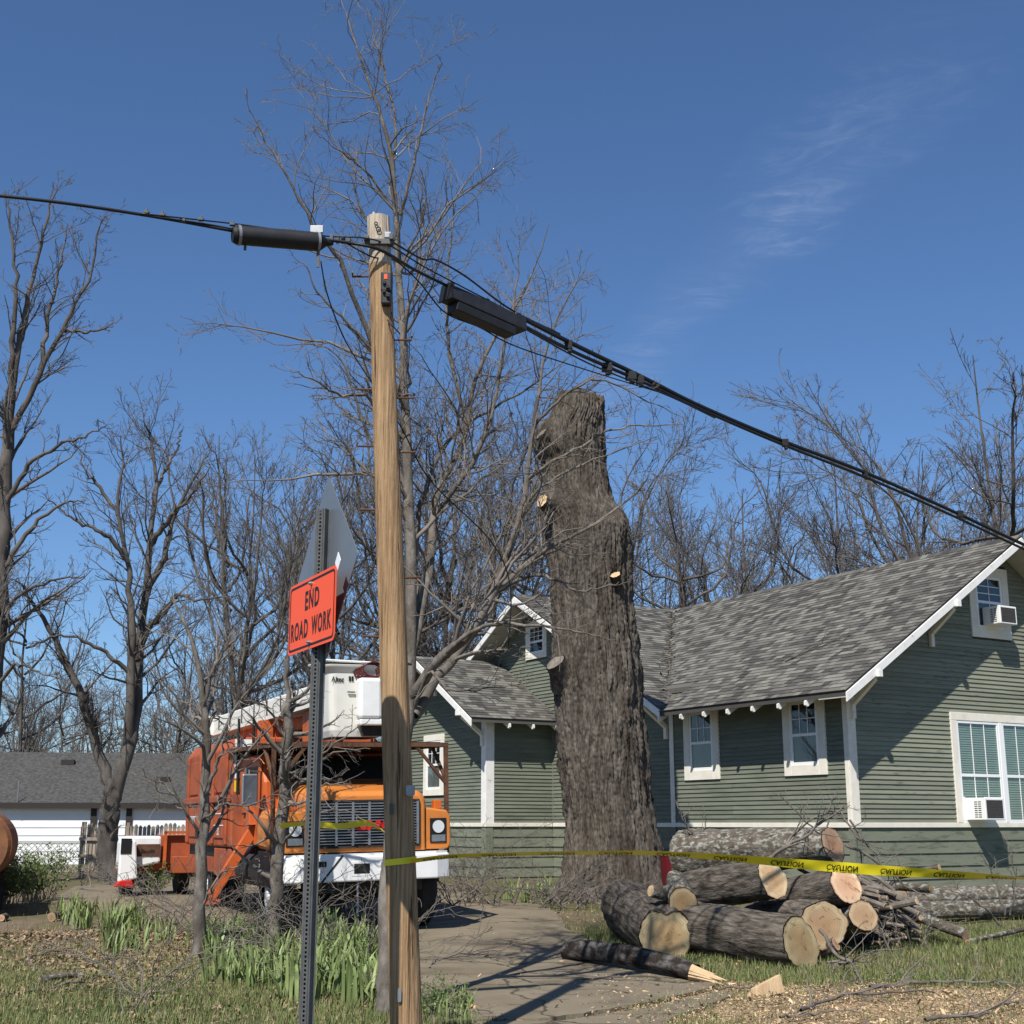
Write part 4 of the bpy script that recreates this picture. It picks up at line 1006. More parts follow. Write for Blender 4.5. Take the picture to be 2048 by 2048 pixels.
# tubular splice case
def splice_case():
    a, b = P(473, 470, 9.0), P(640, 484, 9.25); c0 = a.copy()
    root = empty('splice_case', c0); tag(root, 'black ribbed tubular splice case hanging on the cable left of the pole', 'splice case')
    d = (b-a); L_ = d.length; n = 110; pts, rs = [], []
    for k in range(n+1):
        t = k/n; pts.append(d*t); rs.append(.071 + (.0022 if k % 2 else -.0022) - (.012 if t > .985 else 0))
    obj('ribbed_body', tube(pts, rs, 28), MATS['black_plastic'], root, smooth_=True)
    u = d.normalized()
    for t in (.012, .955): obj('end_band', tube([d*t, d*(t+.032)], .0755, 28), MATS['steel'], root)
    obj('end_cap', tube([d*.0 - u*.03, d*0 - u*.004], [.055, .069], 24), MATS['black_part'], root)
    obj('end_cone', tube([d*1.0, d + u*.05, d + u*.10], [.068, .03, .018], 20), MATS['black_part'], root)
    obj('hanger', cbox(d*.955 + Vector((0, 0, .10)), (.10, .02, .06)), MATS['steel'], root, bevel=.004)
    obj('coupler', join(*[cbox(d + u*(.09 + .045*k) + Vector((0, 0, .035)), (.028, .05, .05)) for k in range(4)]), MATS['steel_dark'], root, bevel=.003)
    obj('drip_loop', tube([d*.10 + Vector((0, 0, -.07)), d*.10 + Vector((0, 0, -.115)), d*.115 + Vector((0, 0, -.115)), d*.115 + Vector((0, 0, -.07))], .006, 6), MATS['steel_dark'], root)
    obj('tail_tab', cbox(d*.985 + Vector((0, -.01, -.14)), (.022, .012, .14)), MATS['steel_dark'], root)
    return root
splice_case()
# small strand clamps on the left line
for px, py, d in ((293, 425, 8.75), (325, 430, 8.8), (366, 441, 8.86), (402, 439, 8.9), (465, 449, 8.98)):
    q = P(px, py, d); o = obj('strand_clamp', join(cbox((0, 0, 0), (.04, .03, .020)), cbox((.0, 0, .016), (.014, .02, .022))), MATS['steel_dark'], None, loc=q, bevel=.003)
    tag(o, 'small metal clamp on the cable left of the splice case', 'clamp', 'clamps on the left cable')
def cabinet():
    a, b = P(893, 590, 10.15), P(1043, 657, 10.72); root = empty('cable_cabinet', a)
    tag(root, 'angular black aerial terminal box hung on the cables right of the pole', 'terminal box')
    d = b-a; L_ = d.length; s, t = frame(d); u = d.normalized(); t = -t if t.z < 0 else t
    def bx(l0, l1, w, h0, h1, w2=None):
        w2 = w if w2 is None else w2
        V = [tuple(u*l + s*sx*(w if h == h0 else w2)/2 + t*h) for l in (l0, l1) for h, sx in ((h0, -1), (h0, 1), (h1, 1), (h1, -1))]
        return V, [(0, 1, 2, 3), (7, 6, 5, 4)] + [(i, i+4, (i+1) % 4 + 4, (i+1) % 4) for i in range(4)]
    obj('upper_case', bx(0, L_, .16, -.045, .085, .11), MATS['black_plastic'], root, bevel=.01)
    obj('lower_case', bx(.07, L_*.86, .13, -.125, -.048, .15), MATS['black_plastic'], root, bevel=.01)
    obj('flange', bx(-.012, .004, .17, -.05, .095, .12), MATS['black_part'], root)
    for l in (.03, L_*.5, L_*.93): obj('strap', bx(l, l+.03, .06, .084, .125, .03), MATS['black_part'], root)
    for k in range(7):
        for hh in (.03, -.02): obj('rivet', tube([u*(.07+.09*k) - s*.07 + t*hh, u*(.07+.09*k) - s*.078 + t*hh], .006, 6), MATS['black_part'], root)
    return root
cabinet()
for px, py, d, w in ((1137, 690, 11.5, .07), (1214, 735, 12.05, .10), (1262, 752, 12.3, .11), (1280, 760, 12.42, .08), (1570, 886, 14.2, .07), (1730, 947, 15.3, .06), (1920, 1028, 16.5, .08)):
    q = P(px, py, d); o = obj('cable_clamp', join(cbox((0, 0, 0), (w, .06, .085)), cbox((.01, 0, -.05), (w*.5, .05, .05))), MATS['black_part'], None, loc=q, bevel=.006)
    tag(o, 'black clamp gripping the descending cable bundle', 'clamp', 'clamps on the right cable bundle')

# ------------------------------------------------------------------ road work sign on its perforated post
def make_sign():
    SB = Vector((P(634, 1100, 8.25).x + .015, 8.25, 0)); SB.z = gz(SB.x, SB.y)
    root = empty('road_work_sign', SB); tag(root, 'orange END ROAD WORK sign with a diamond sign back on a perforated steel post', 'road sign')
    wv = Vector((.45, -.893, 0)).normalized(); nv = Vector((-.893, -.45, 0)).normalized(); zv = Vector((0, 0, 1))   # width, facing
    def at(a, n_, z): return wv*a + nv*n_ + zv*z
    ztop = P(640, 1010, 8.25).z
    # post: U-channel seen on its web, with a row of punched holes
    w, step, hole = .034, .0254, .0135
    pv = Vector((.92, -.39, 0)).normalized(); pn = Vector((-.39, -.92, 0)).normalized()    # the web faces the viewer
    V, F_ = [], []
    nz = int((ztop+.35)/step)
    def q4(pts): 
        i = len(V); V.extend([tuple(p) for p in pts]); F_.append((i, i+1, i+2, i+3))
    def pp(a, d, z): return pv*a + pn*d + zv*z
    for k in range(nz):
        z0 = -.35 + k*step; z1 = z0 + step; zc0, zc1 = z0 + (step-hole)/2, z0 + (step+hole)/2
        h = hole/2
        q4([pp(-w, 0, z0), pp(w, 0, z0), pp(w, 0, zc0), pp(-w, 0, zc0)]); q4([pp(-w, 0, zc1), pp(w, 0, zc1), pp(w, 0, z1), pp(-w, 0, z1)])
        q4([pp(-w, 0, zc0), pp(-h, 0, zc0), pp(-h, 0, zc1), pp(-w, 0, zc1)]); q4([pp(h, 0, zc0), pp(w, 0, zc0), pp(w, 0, zc1), pp(h, 0, zc1)])
    zb, zt = -.35, -.35 + nz*step
    for sgn in (-1, 1):
        x = sgn*w
        q4([pp(x, 0, zb), pp(x, -.045, zb), pp(x, -.045, zt), pp(x, 0, zt)])
        q4([pp(x, -.045, zb), pp(x + sgn*.010, -.045, zb), pp(x + sgn*.010, -.045, zt), pp(x, -.045, zt)])
        q4([pp(x*.55, .002, zb), pp(x*.55 + sgn*.005, .004, zb), pp(x*.55 + sgn*.005, .004, zt), pp(x*.55, .002, zt)])
    post = obj('post', (V, F_), MATS['steel_dark'], root)
    obj('hole_shade_sheet', (lambda: ([tuple(pp(a, -.044, z)) for a, z in ((-w, zb), (w, zb), (w, zt), (-w, zt))], [(0, 1, 2, 3)]))(), MATS['black_part'], root)  # black sheet added across the open channel, painted-in shade behind the punched holes
    # diamond sign seen from behind (it faces away)
    dz = P(650, 1136, 8.25).z - SB.z; R = .635
    th = .004; cr = .045
    def rounded(corners, rad, n=5):
        out = []; m = len(corners)
        for i in range(m):
            p0, p1, p2 = Vector(corners[i-1]), Vector(corners[i]), Vector(corners[(i+1) % m])
            a, b = (p0-p1).normalized(), (p2-p1).normalized(); tl = rad
            s_, e_ = p1 + a*tl, p1 + b*tl
            for k in range(n+1):
                t = k/n; out.append(tuple((s_*(1-t)**2 + p1*2*t*(1-t) + e_*t*t)))
        return out
    def panel(corners, rad, n0, n1, zoff, aoff=0):
        poly = rounded(corners, rad); n = len(poly)
        V = [tuple(at(a + aoff, nn, z + zoff)) for nn in (n0, n1) for a, z in poly]
        return V, [tuple(range(n)), tuple(range(2*n-1, n-1, -1))] + [(i, i+n, (i+1) % n + n, (i+1) % n) for i in range(n)]
    wv2, nv2 = Vector((.43, -.903, 0)), Vector((-.903, -.43, 0)); poly = rounded([(0, -R), (R, 0), (0, R), (-R, 0)], cr*1.2); n_ = len(poly)
    V = [tuple(wv2*(a - .07) + nv2*nn + zv*(z + dz)) for nn in (-.066, -.070) for a, z in poly]
    obj('diamond_back', (V, [tuple(range(n_)), tuple(range(2*n_-1, n_-1, -1))] + [(i, i+n_, (i+1) % n_ + n_, (i+1) % n_) for i in range(n_)]), MATS['sign_back'], root)
    # orange panel facing us
    W, H = .457, .2285; zo = P(624, 1217, 8.1).z - SB.z; ao = -.02
    f = obj('orange_panel', panel([(-W, -H), (W, -H), (W, H), (-W, H)], .045, .030, .034, zo, ao), MATS['sign_orange'], root)
    # black border line
    outer, inner = rounded([(-W+.018, -H+.018), (W-.018, -H+.018), (W-.018, H-.018), (-W+.018, H-.018)], .038), rounded([(-W+.032, -H+.032), (W-.032, -H+.032), (W-.032, H-.032), (-W+.032, H-.032)], .030)
    n = len(outer); V = [tuple(at(a + ao, .0355, z + zo)) for a, z in outer + inner]
    obj('border', (V, [(i, (i+1) % n, (i+1) % n + n, i+n) for i in range(n)]), MATS['sign_black'], f)
    def word(s, size, ca, cz, sx):
        v, fc = text_vf(s, .16, bold=.0048, space=1.22)
        a0, a1 = min(p[0] for p in v), max(p[0] for p in v); z0, z1 = min(p[1] for p in v), max(p[1] for p in v)
        kx, kz = sx/(a1-a0), size/(z1-z0)
        obj('lettering', ([tuple(at((p[0]-(a0+a1)/2)*kx + ca + ao, .0358, (p[1]-(z0+z1)/2)*kz + cz + zo)) for p in v], fc), MATS['sign_black'], f)
    word('END', .122, .015, .088, .275); word('ROAD', .122, -.225, -.088, .345); word('WORK', .122, .205, -.088, .370)
    for z_ in (H-.045, -H+.040):
        obj('bolt', join(disc(at(0 + ao, .034, zo + z_), .013, nv, 8, .014), disc(at(ao, .047, zo + z_), .008, nv, 6, .012)), MATS['steel'], f)
    # white sticker tag at the upper right corner, edge of the panel
    obj('white_sticker', panel([(0, -.06), (.05, 0), (0, .06), (-.05, 0)], .006, .020, .023, zo + H + .02, W - .03), MATS['vinyl'], root)
    return root
make_sign()

# ------------------------------------------------------------------ caution tape
def tape(name, label, pts, half, texts, twist, dark=False):
    """pts: (px,py,depth); half: half width at each sample (fraction), twist: list of (s, angle) from vertical"""
    m = 160; L_ = catmull([P(*p) for p in pts], m); o0 = L_[0].copy(); L_ = [p - o0 for p in L_]
    ss = [0.0]
    for i in range(1, m): ss.append(ss[-1] + (L_[i]-L_[i-1]).length)
    T = ss[-1]; tw_s, tw_a = zip(*twist)
    def fr(s):
        i = int(np.searchsorted(ss, s)); i = max(1, min(m-1, i)); t = (s - ss[i-1])/max(1e-6, ss[i]-ss[i-1])
        c = L_[i-1].lerp(L_[i], t); d = (L_[i]-L_[i-1]).normalized()
        a = float(np.interp(s/T, tw_s, tw_a)); side = d.cross(Vector((0, 0, 1))).normalized()
        up = side.cross(d).normalized()
        w = (up*math.cos(a) + side*math.sin(a)); nrm = d.cross(w); 
        if nrm.y > 0: nrm = -nrm
        return c, w, nrm
    V, F_ = [], []
    for i in range(m):
        c, w, nn = fr(ss[i]); 
        for e_ in (-1, -.35, .35, 1): V.append(tuple(c + w*half*e_ + nn*(.004 if abs(e_) < .5 else 0)*math.sin(i*.6)))
        if i:
            for k in range(3): F_.append((4*i-4+k, 4*i+k, 4*i+k+1, 4*i-3+k))
    o = obj(name, (V, F_), MATS['tape_yellow'], None, loc=o0, smooth_=True); tag(o, label, 'caution tape')
    if texts:
        v, fc = text_vf('CAUTION', half*1.5, bold=.001, sx=.92)
        v = [(a, -b, 0) for a, b, _ in v]                 # seen from its back, upside down
        s = texts[0]
        while s < T - .15:
            VV = []
            for a, b, _ in v:
                c, w, nn = fr(min(max(s + a, 0), T)); VV.append(tuple(c + w*b + nn*.0065))
            obj('lettering', (VV, [f[::-1] for f in fc]), MATS['sign_black'], o); s += texts[1]
    return o
tape('caution_tape', 'long yellow caution tape with upside-down black lettering stretched right from the pole',
     [(822, 1722, 9.36), (900, 1713, 9.38), (1000, 1709, 9.40), (1150, 1706, 9.45), (1300, 1706, 9.5), (1450, 1715, 9.55), (1600, 1728, 9.6), (1750, 1740, 9.7), (1900, 1749, 9.8), (2110, 1760, 9.95)],
     .038, (.20, .405), [(0, 1.15), (.12, 1.25), (.25, 1.22), (.38, 1.15), (.48, .95), (.58, .55), (.66, .25), (.74, .45), (.84, .85), (.93, 1.30), (1, 1.45)])
sk = P(2116, 1760, 9.96); so = on_ground(sk.x, sk.y)
stk_ = obj('wooden_stake', beam((0, 0, -.1), (0.02, 0, sk.z - so.z + .18), .045, .045), MATS['fence_wood'], None, loc=so); tag(stk_, 'wooden stake just outside the right edge holding the caution tape', 'stake')
# the turn of tape round the pole
zt_ = P(818, 1722, 9.5).z; pc = pole_pt(zt_)
V, F_ = [], []
for k in range(33):
    a = 2*math.pi*k/32; r = .1115
    for dz in (-.021, .021): V.append((r*math.cos(a), r*math.sin(a), dz + .012*math.cos(a)))
    if k: F_.append((2*k-2, 2*k, 2*k+1, 2*k-1))
o = obj('caution_tape', (V, F_), MATS['tape_yellow'], None, loc=pc); tag(o, 'loop of yellow caution tape wrapped round the pole', 'caution tape')
tape('caution_tape', 'twisted yellow caution tape strung in front of the truck grille', [(560, 1652, 15.8), (600, 1648, 15.2), (680, 1652, 13.8), (730, 1646, 13.0), (760, 1657, 12.5), (779, 1672, 12.15)], .034, None,
     [(0, .6), (.2, .9), (.45, .35), (.6, .7), (.8, .5), (1, 1.2)])

# ------------------------------------------------------------------ forestry bucket truck
TYAW = math.radians(24)
TO = Vector((-1.87, 18.4, gz(-1.87, 18.4)+.022))
truck = empty('bucket_truck', TO, 0)
truck.rotation_euler = (0, math.radians(-1.3), TYAW)
tag(truck, 'orange forestry bucket truck with white boom parked on the driveway', 'truck')
def tp(name, VF, mat, parent=truck, **k): return obj(name, VF, MATS[mat], parent, **k)
def hoodlike(sections):
    """loft of cross sections given as (y, [(x,z)...]) -> shell"""
    V, F_ = [], []; n = len(sections[0][1])
    for y, prof in sections: V += [(x, y, z) for x, z in prof]
    for j in range(len(sections)-1):
        for i in range(n-1): F_.append((j*n+i, j*n+i+1, (j+1)*n+i+1, (j+1)*n+i))
    F_ += [tuple(range(n))[::-1], tuple(range((len(sections)-1)*n, len(sections)*n))]
    return V, F_
def arch(w, z0, z1, r, n=5):
    """rounded-top profile"""
    pts = [(-w, z0)]
    for k in range(n+1):
        a = math.pi - k*math.pi/2/n; pts.append((-w + r + r*math.cos(a), z1 - r + r*math.sin(a)))
    for k in range(n+1):
        a = math.pi/2 - k*math.pi/2/n; pts.append((w - r + r*math.cos(a), z1 - r + r*math.sin(a)))
    return pts + [(w, z0)]
# bumper with angled ends and square hole
bp = tp('bumper', prism([(-1.22, .30), (-1.16, .10), (-.95, 0), (.95, 0), (1.16, .10), (1.22, .30)], .70, 1.03, 'z'), 'white_paint', bevel=.02)
tp('tow_hole', join(box(-.24, -.02, -.006, .02, .80, .93)), 'black_part', bp); tp('tow_rim', join(box(-.27, .01, -.004, .015, .93, .96), box(-.27, .01, -.004, .015, .77, .80), box(-.27, -.24, -.004, .015, .80, .93), box(-.02, .01, -.004, .015, .80, .93)), 'white_paint', bp)
tp('bumper_slot', box(-.92, -.62, -.005, .01, .90, .97), 'black_part', bp)
tp('bumper_crease', xf(box(-.012, .012, -.006, 0, -.24, .24), Matrix.Translation((-.55, 0, .86)) @ Matrix.Rotation(math.radians(40), 4, 'Y')), 'under_part', bp)
pl = tp('number_plate', box(.12, .44, -.012, -.004, .82, .97), 'vinyl', bp)
v, f = text_vf('NR-18', .11, .002); tp('lettering', ([(a+.28, -.0145, b+.895) for a, b, _ in v], f), 'under_part', pl)
tp('bumper_top', prism([(-1.2, .31), (-1.14, .12), (-.94, .02), (.94, .02), (1.14, .12), (1.2, .31)], 1.03, 1.06, 'z'), 'white_paint', bp)
# nose: hood and fenders
tp('hood', hoodlike([(.10, arch(.80, 1.08, 1.82, .16)), (.16, arch(.84, 1.08, 1.88, .17)), (.7, arch(.86, 1.10, 1.97, .17)), (1.55, arch(.92, 1.12, 2.06, .18))]), 'hood_paint', bevel=.015, smooth_=False)
for s in (-1, 1):
    prof = [(.84*s, 1.08), (1.16*s, 1.08), (1.20*s, 1.14), (1.20*s, 1.52), (1.15*s, 1.60), (.84*s, 1.64)]
    fd = tp('fender', hoodlike([(.14, prof), (.20, [(x*1.005, z+.01) for x, z in prof]), (.55, prof), (1.5, [(x, z+.05) for x, z in prof])]), 'hood_paint', bevel=.02)
    hl = tp('headlight', box(.895*s-.0 if s > 0 else -1.135, 1.135 if s > 0 else -.895, .128, .145, 1.17, 1.50), 'black_part', fd)
    tp('headlight_lens', disc((1.015*s, .128, 1.385), .085, (0, -1, 0), 20, .012), 'lens', fd)
    tp('turn_lens', box(1.015*s-.10, 1.015*s+.10, .118, .130, 1.185, 1.275), 'chrome_dull', fd)
    tl = tp('turn_signal', box(1.04*s-.06, 1.04*s+.06, .20, .30, 1.62, 1.75), 'amber', fd, bevel=.015)
    tp('wheel_well', box(.86*s if s > 0 else -1.19, 1.19 if s > 0 else -.86, .58, 1.46, .62, 1.10), 'black_part')
# grille with bars
gr = tp('grille', box(-.70, .70, .082, .10, 1.16, 1.74), 'black_part')
for (a, b, c, d) in ((-.72, .72, 1.74, 1.765), (-.72, .72, 1.135, 1.16), (-.725, -.70, 1.16, 1.74), (.70, .725, 1.16, 1.74)): tp('frame_bar', box(a, b, .070, .095, c, d), 'under_part', gr)
for k in range(15):
    z = 1.185 + .0375*k; tp('bar', box(-.695, .695, .066, .080, z, z+.012), 'chrome_dull', gr)
for k in range(6):
    x = -.695 + 1.39*(k+.5)/6 + .11; tp('upright_bar', box(x-.016, x+.016, .060, .084, 1.165, 1.735), 'chrome_dull', gr)
v, f = text_vf('GMC', .17, .008); tp('emblem', join(([(a*1.5 + .05, .052, b + 1.42) for a, b, _ in v], f)), 'red_paint', gr)
# chassis, axle, wheels
tp('chassis', join(box(-.45, .45, .35, 6.6, .62, .95), box(-.9, .9, 1.5, 3.3, .75, 1.2)), 'under_part')
tp('axle', join(tube([(-1.0, 1.02, .50), (1.0, 1.02, .50)], .09, 10), box(-.25, .25, .75, 1.3, .38, .75), box(-.8, .8, .2, .4, .55, .72)), 'under_part')
tp('chain', tube([(-.18 + .012*(k % 2), .05, .70 - .05*k) for k in range(10)], .016, 6), 'chrome_dull')
def wheel(x, y, w=.28):
    e_ = empty('wheel', (0, 0, 0), 0, truck)
    s = 1 if x > 0 else -1
    rs = [(.30, -w/2), (.46, -w/2), (.505, -w/2+.05), (.505, w/2-.05), (.46, w/2), (.30, w/2)]
    n = 32; V = [(x + h, y + r*math.cos(2*math.pi*i/n), .505 + r*math.sin(2*math.pi*i/n)) for r, h in rs for i in range(n)]
    F_ = [(j*n+i, j*n+(i+1) % n, (j+1)*n+(i+1) % n, (j+1)*n+i) for j in range(5) for i in range(n)]
    obj('tyre', (V, F_), MATS['rubber'], e_, smooth_=False, bevel=0)
    obj('rim', join(tube([(x-.10, y, .505), (x+.10, y, .505)], .30, 24), tube([(x+s*.09, y, .505), (x+s*.15, y, .505)], .09, 12)), MATS['white_paint'], e_)
for x in (-1.02, 1.02): wheel(x, 1.02); wheel(x, 5.3); wheel(x*.72, 5.3)
# cab
cabp = [(1.50, 1.15), (1.50, 2.05), (1.78, 2.46), (3.05, 2.46), (3.05, 1.15)]
cab = tp('cab', prism(cabp, -1.12, 1.12, 'x'), 'orange_paint', bevel=.05)
tp('windscreen', ([(-.98, 1.512, 2.08), (.98, 1.512, 2.08), (.92, 1.745, 2.42), (-.92, 1.745, 2.42)], [(0, 1, 2, 3)]), 'glass', cab)
wo = Matrix.Translation((0, -.016, 0))
tp('windscreen_post', beam((0, 1.50, 2.07), (0, 1.735, 2.42), .03, .02), 'black_part', cab)
for s in (-1, 1):
    dr = tp('door', box(1.115*s if s > 0 else -1.145, 1.145 if s > 0 else -1.115, 1.62, 2.62, 1.18, 2.36), 'orange_paint', cab, bevel=.012)
    tp('side_window', box(1.146*s if s > 0 else -1.152, 1.152 if s > 0 else -1.146, 1.74, 2.54, 1.78, 2.28), 'glass', cab)
    tp('door_handle', box(1.146*s if s > 0 else -1.175, 1.175 if s > 0 else -1.146, 2.45, 2.58, 1.60, 1.63), 'black_part', cab)
    if s > 0: continue
    mr = tp('mirror', box(1.36*s-.11, 1.36*s+.11, 1.30, 1.36, 1.72, 2.16), 'steel', bevel=.02)
    tp('mirror_glass', box(1.36*s-.095, 1.36*s+.095, 1.293, 1.299, 1.74, 2.14), 'mirror_glass', mr)
    tp('mirror_arm', join(tube([(1.36*s, 1.38, 2.20), (1.13*s, 1.62, 2.20)], .012, 6), tube([(1.36*s, 1.38, 1.68), (1.13*s, 1.60, 1.50)], .012, 6), tube([(1.36*s, 1.37, 1.66), (1.36*s, 1.37, 2.22)], .012, 6)), 'steel', mr)
tp('cowl_panel', box(-1.0, 1.0, 1.40, 1.56, 1.95, 2.07), 'rust', cab)
# rusty limb guard over the cab standing on the bumper ends
gd = empty('cab_guard', (0, 0, 0), 0, truck); ZG = 2.52
for s in (-1, 1):
    tp('post', beam((1.25*s, .42, .98), (1.25*s, .42, ZG), .055, .055), 'rust', gd)
    tp('side_rail', beam((1.25*s, .42, ZG), (1.25*s, 3.3, ZG+.05), .06, .06), 'rust', gd)
    tp('corner_brace', beam((1.25*s, .42, ZG-.55), (.80*s, .42, ZG-.02), .04, .04), 'rust', gd)
    tp('corner_brace', beam((1.25*s, .42, ZG-.50), (1.25*s, .95, ZG-.02), .04, .04), 'rust', gd)
tp('front_rail', beam((-1.28, .42, ZG), (1.28, .42, ZG), .06, .06), 'rust', gd)
for k in range(7): tp('cross_bar', beam((-1.22, .75 + .38*k, ZG+.01), (1.22, .75 + .38*k, ZG+.01), .05, .04), 'rust', gd)
tp('mesh_deck', box(-1.2, 1.2, .50, 3.25, ZG+.036, ZG+.044), 'black_part', gd)
# chip box
bx = empty('chip_box', (0, 0, 0), 0, truck)
bp_ = [(-1.22, 1.12), (-1.22, 2.62), (-1.10, 2.78), (1.10, 2.78), (1.22, 2.62), (1.22, 1.12)]
tp('box_shell', prism(bp_, 3.15, 6.75, 'y'), 'orange_faded', bx, bevel=.03)
for k, y in enumerate((3.35, 4.35, 5.4, 6.45)): tp('side_rib', box(-1.262, -1.222, y, y+.14, 1.16, 2.60), 'orange_faded', bx, bevel=.012)
for (y0, y1, z0, z1) in ((3.55, 4.3, 1.95, 2.5), (4.55, 5.35, 1.95, 2.5), (5.6, 6.4, 1.95, 2.5), (3.55, 4.3, 1.25, 1.75), (4.55, 5.35, 1.25, 1.75), (5.6, 6.4, 1.25, 1.75)):
    tp('side_panel', box(-1.240, -1.218, y0, y1, z0, z1), 'orange_faded', bx, bevel=.018)
tp('side_rail', box(-1.275, -1.222, 3.15, 6.75, 1.80, 1.90), 'orange_faded', bx, bevel=.01)
tp('front_panel', box(-1.0, 1.0, 3.10, 3.148, 1.3, 2.7), 'orange_paint', bx)
tp('white_decal', box(-1.19, -.90, 3.092, 3.099, 2.15, 2.74), 'vinyl', bx); tp('yellow_decal', box(-1.19, -.98, 3.090, 3.098, 1.95, 2.12), 'yellow_paint', bx)
def side_text(s, size, y, z, mat='vinyl'):
    v, f = text_vf(s, size, .004); tp('lettering', ([(-1.2445, y - a, z + b) for a, b, _ in v], f), mat, bx)
side_text('NO', .18, 6.0, 1.52); side_text('ROW', .20, 4.95, 1.52); side_text('32', .16, 3.95, 1.35)
for z in (1.44, 1.62): tp('stripe', box(-1.2465, -1.2405, 5.62, 6.38, z+.14, z+.155), 'vinyl', bx); tp('stripe', box(-1.2465, -1.2405, 3.57, 4.28, z, z+.015), 'vinyl', bx)
for x in (-1.15, -.92, 1.0): tp('stay_pipe', tube([(x, 3.04, 1.2), (x, 3.04, 3.05)], .022, 8), 'black_part')
tp('ladder_panel', box(-1.18, -.62, 2.82, 3.0, 1.0, 1.9), 'orange_faded'); tp('tool_box', box(-1.2, -.75, 3.2, 4.4, .68, 1.10), 'orange_faded', bevel=.02)
tp('under_frame', box(-1.15, 1.15, 3.2, 6.7, .95, 1.12), 'black_part'); tp('fuel_tank', tube([(-.95, 2.0, .82), (-.95, 2.95, .82)], .24, 20), 'under_part')
tp('rear_bin', box(-1.2, -.78, 4.5, 6.6, .72, .95), 'orange_faded')
# outrigger leg swung out at the left
tp('outrigger', beam((-1.12, 1.98, 1.42), (-1.74, 2.0, .44), .15, .10, up=(0, 1, 0)), 'orange_paint', bevel=.01)
tp('outrigger_foot', box(-1.90, -1.62, 1.86, 2.14, .38, .44), 'orange_paint'); tp('outrigger_arm', beam((-1.16, 1.9, 1.45), (-1.16, 1.98, 2.05), .16, .14, up=(0, 1, 0)), 'orange_paint', bevel=.01)
tp('outrigger_cylinder', tube([(-1.12, 2.1, 1.15), (-1.58, 2.06, .68)], .035, 10), 'chrome_dull')
# boom
bm_ = empty('boom', (0, 0, 0), 0, truck)
b0, b1 = Vector((-.72, 6.5, 3.18)), Vector((-.34, 1.35, 3.30))
tp('upper_boom', beam(b0, b1, .26, .27), 'fibreglass', bm_, bevel=.03)
dv = (b1-b0).normalized(); 
tp('boom_tip', beam(b0 - dv*.28, b0 + dv*.02, .30, .30), 'fibreglass', bm_, bevel=.03); tp('boom_end', beam(b0 - dv*.50, b0 - dv*.26, .16, .10), 'fibreglass', bm_, bevel=.02)
tp('boom_fairing', beam(b0 + dv*.0 + Vector((0, 0, -.165)), b1 + Vector((0, 0, -.165)), .30, .05), 'fibreglass', bm_)
for k in range(7):
    c = b0.lerp(b1, .08 + .13*k) + Vector((-.138, 0, 0)); tp('boom_joint', beam(c + Vector((0, 0, -.12)), c + Vector((0, 0, .12)), .012, .03, up=(0, 1, 0)), 'under_part', bm_)
tp('lower_boom', beam(Vector((-.45, 5.6, 2.92)), Vector((-.10, 1.7, 2.98)), .24, .22), 'orange_paint', bm_, bevel=.02)
tp('turret', join(box(-.42, .10, 1.62, 2.05, 2.60, 3.12)), 'orange_paint', bm_, bevel=.03); tp('lift_cylinder', tube([(-.3, 2.0, 2.7), (-.42, 4.2, 3.0)], .05, 12), 'chrome_dull', bm_)
tp('boom_rest', join(box(-.75, -.55, 3.3, 3.5, 2.75, 3.05), box(-.55, .5, 3.35, 3.6, 2.78, 2.95)), 'orange_paint', bm_)
# bucket
bk = empty('bucket', (0, 0, 0), 0, truck)
cx0, cy0 = -.06, .80
def ring(w, d, z, r=.10, n=4):
    out = []
    for sx, sy, a0 in ((1, 1, 0), (-1, 1, 90), (-1, -1, 180), (1, -1, 270)):
        for k in range(n+1):
            a = math.radians(a0 + 90*k/n); out.append((cx0 + sx*(w-r) + r*math.cos(a), cy0 + sy*(d-r) + r*math.sin(a), z))
    return out
rs_ = [ring(.36, .32, 2.63), ring(.385, .34, 2.72), ring(.42, .375, 3.50), ring(.42, .375, 3.52), ring(.475, .43, 3.60), ring(.485, .44, 3.63), ring(.42, .375, 3.635), ring(.385, .34, 3.60), ring(.34, .30, 2.8)]
n = len(rs_[0]); V = [p for r in rs_ for p in r]
F_ = [(j*n+i, j*n+(i+1) % n, (j+1)*n+(i+1) % n, (j+1)*n+i) for j in range(len(rs_)-1) for i in range(n)] + [tuple(range(n))[::-1], tuple(range(len(V)-n, len(V)))]
tp('bucket_shell', (V, F_), 'fibreglass', bk, smooth_=False, bevel=.006)
tp('control_housing', box(-.10, .24, .24, .44, 2.86, 3.44), 'white_paint', bk, bevel=.05); tp('housing_lip', box(-.08, .26, .26, .45, 2.78, 2.87), 'white_paint', bk, bevel=.02)
tp('side_pod', box(.36, .52, .34, .85, 2.66, 3.42), 'fibreglass', bk, bevel=.03); tp('step_pocket', box(-.02, .30, .36, .43, 2.64, 2.80), 'under_part', bk)
tp('cover_flap', xf(box(-.52, .36, -.40, .40, 0, .03), Matrix.Translation((cx0, cy0, 3.66)) @ Matrix.Rotation(.03, 4, 'Y')), 'white_paint', bk, bevel=.015)
for k in range(5):
    pts = [(cx0 + .10 + .07*k*.4 + .17*math.cos(a), cy0 - .40 - .015*k, 3.52 + .10*math.sin(a) + .012*k) for a in [i*math.pi*2/14 for i in range(15)]]
    tp('hose', tube(pts, .012, 6), 'hose', bk)
tp('controls', box(-.05, .2, .36, .42, 3.40, 3.47), 'black_part', bk)
v, f = text_vf('Altec', .105, .003); tp('lettering', ([(a*.8 - .36, .419, b + 3.42) for a, b, _ in v], f), 'black_part', bk)
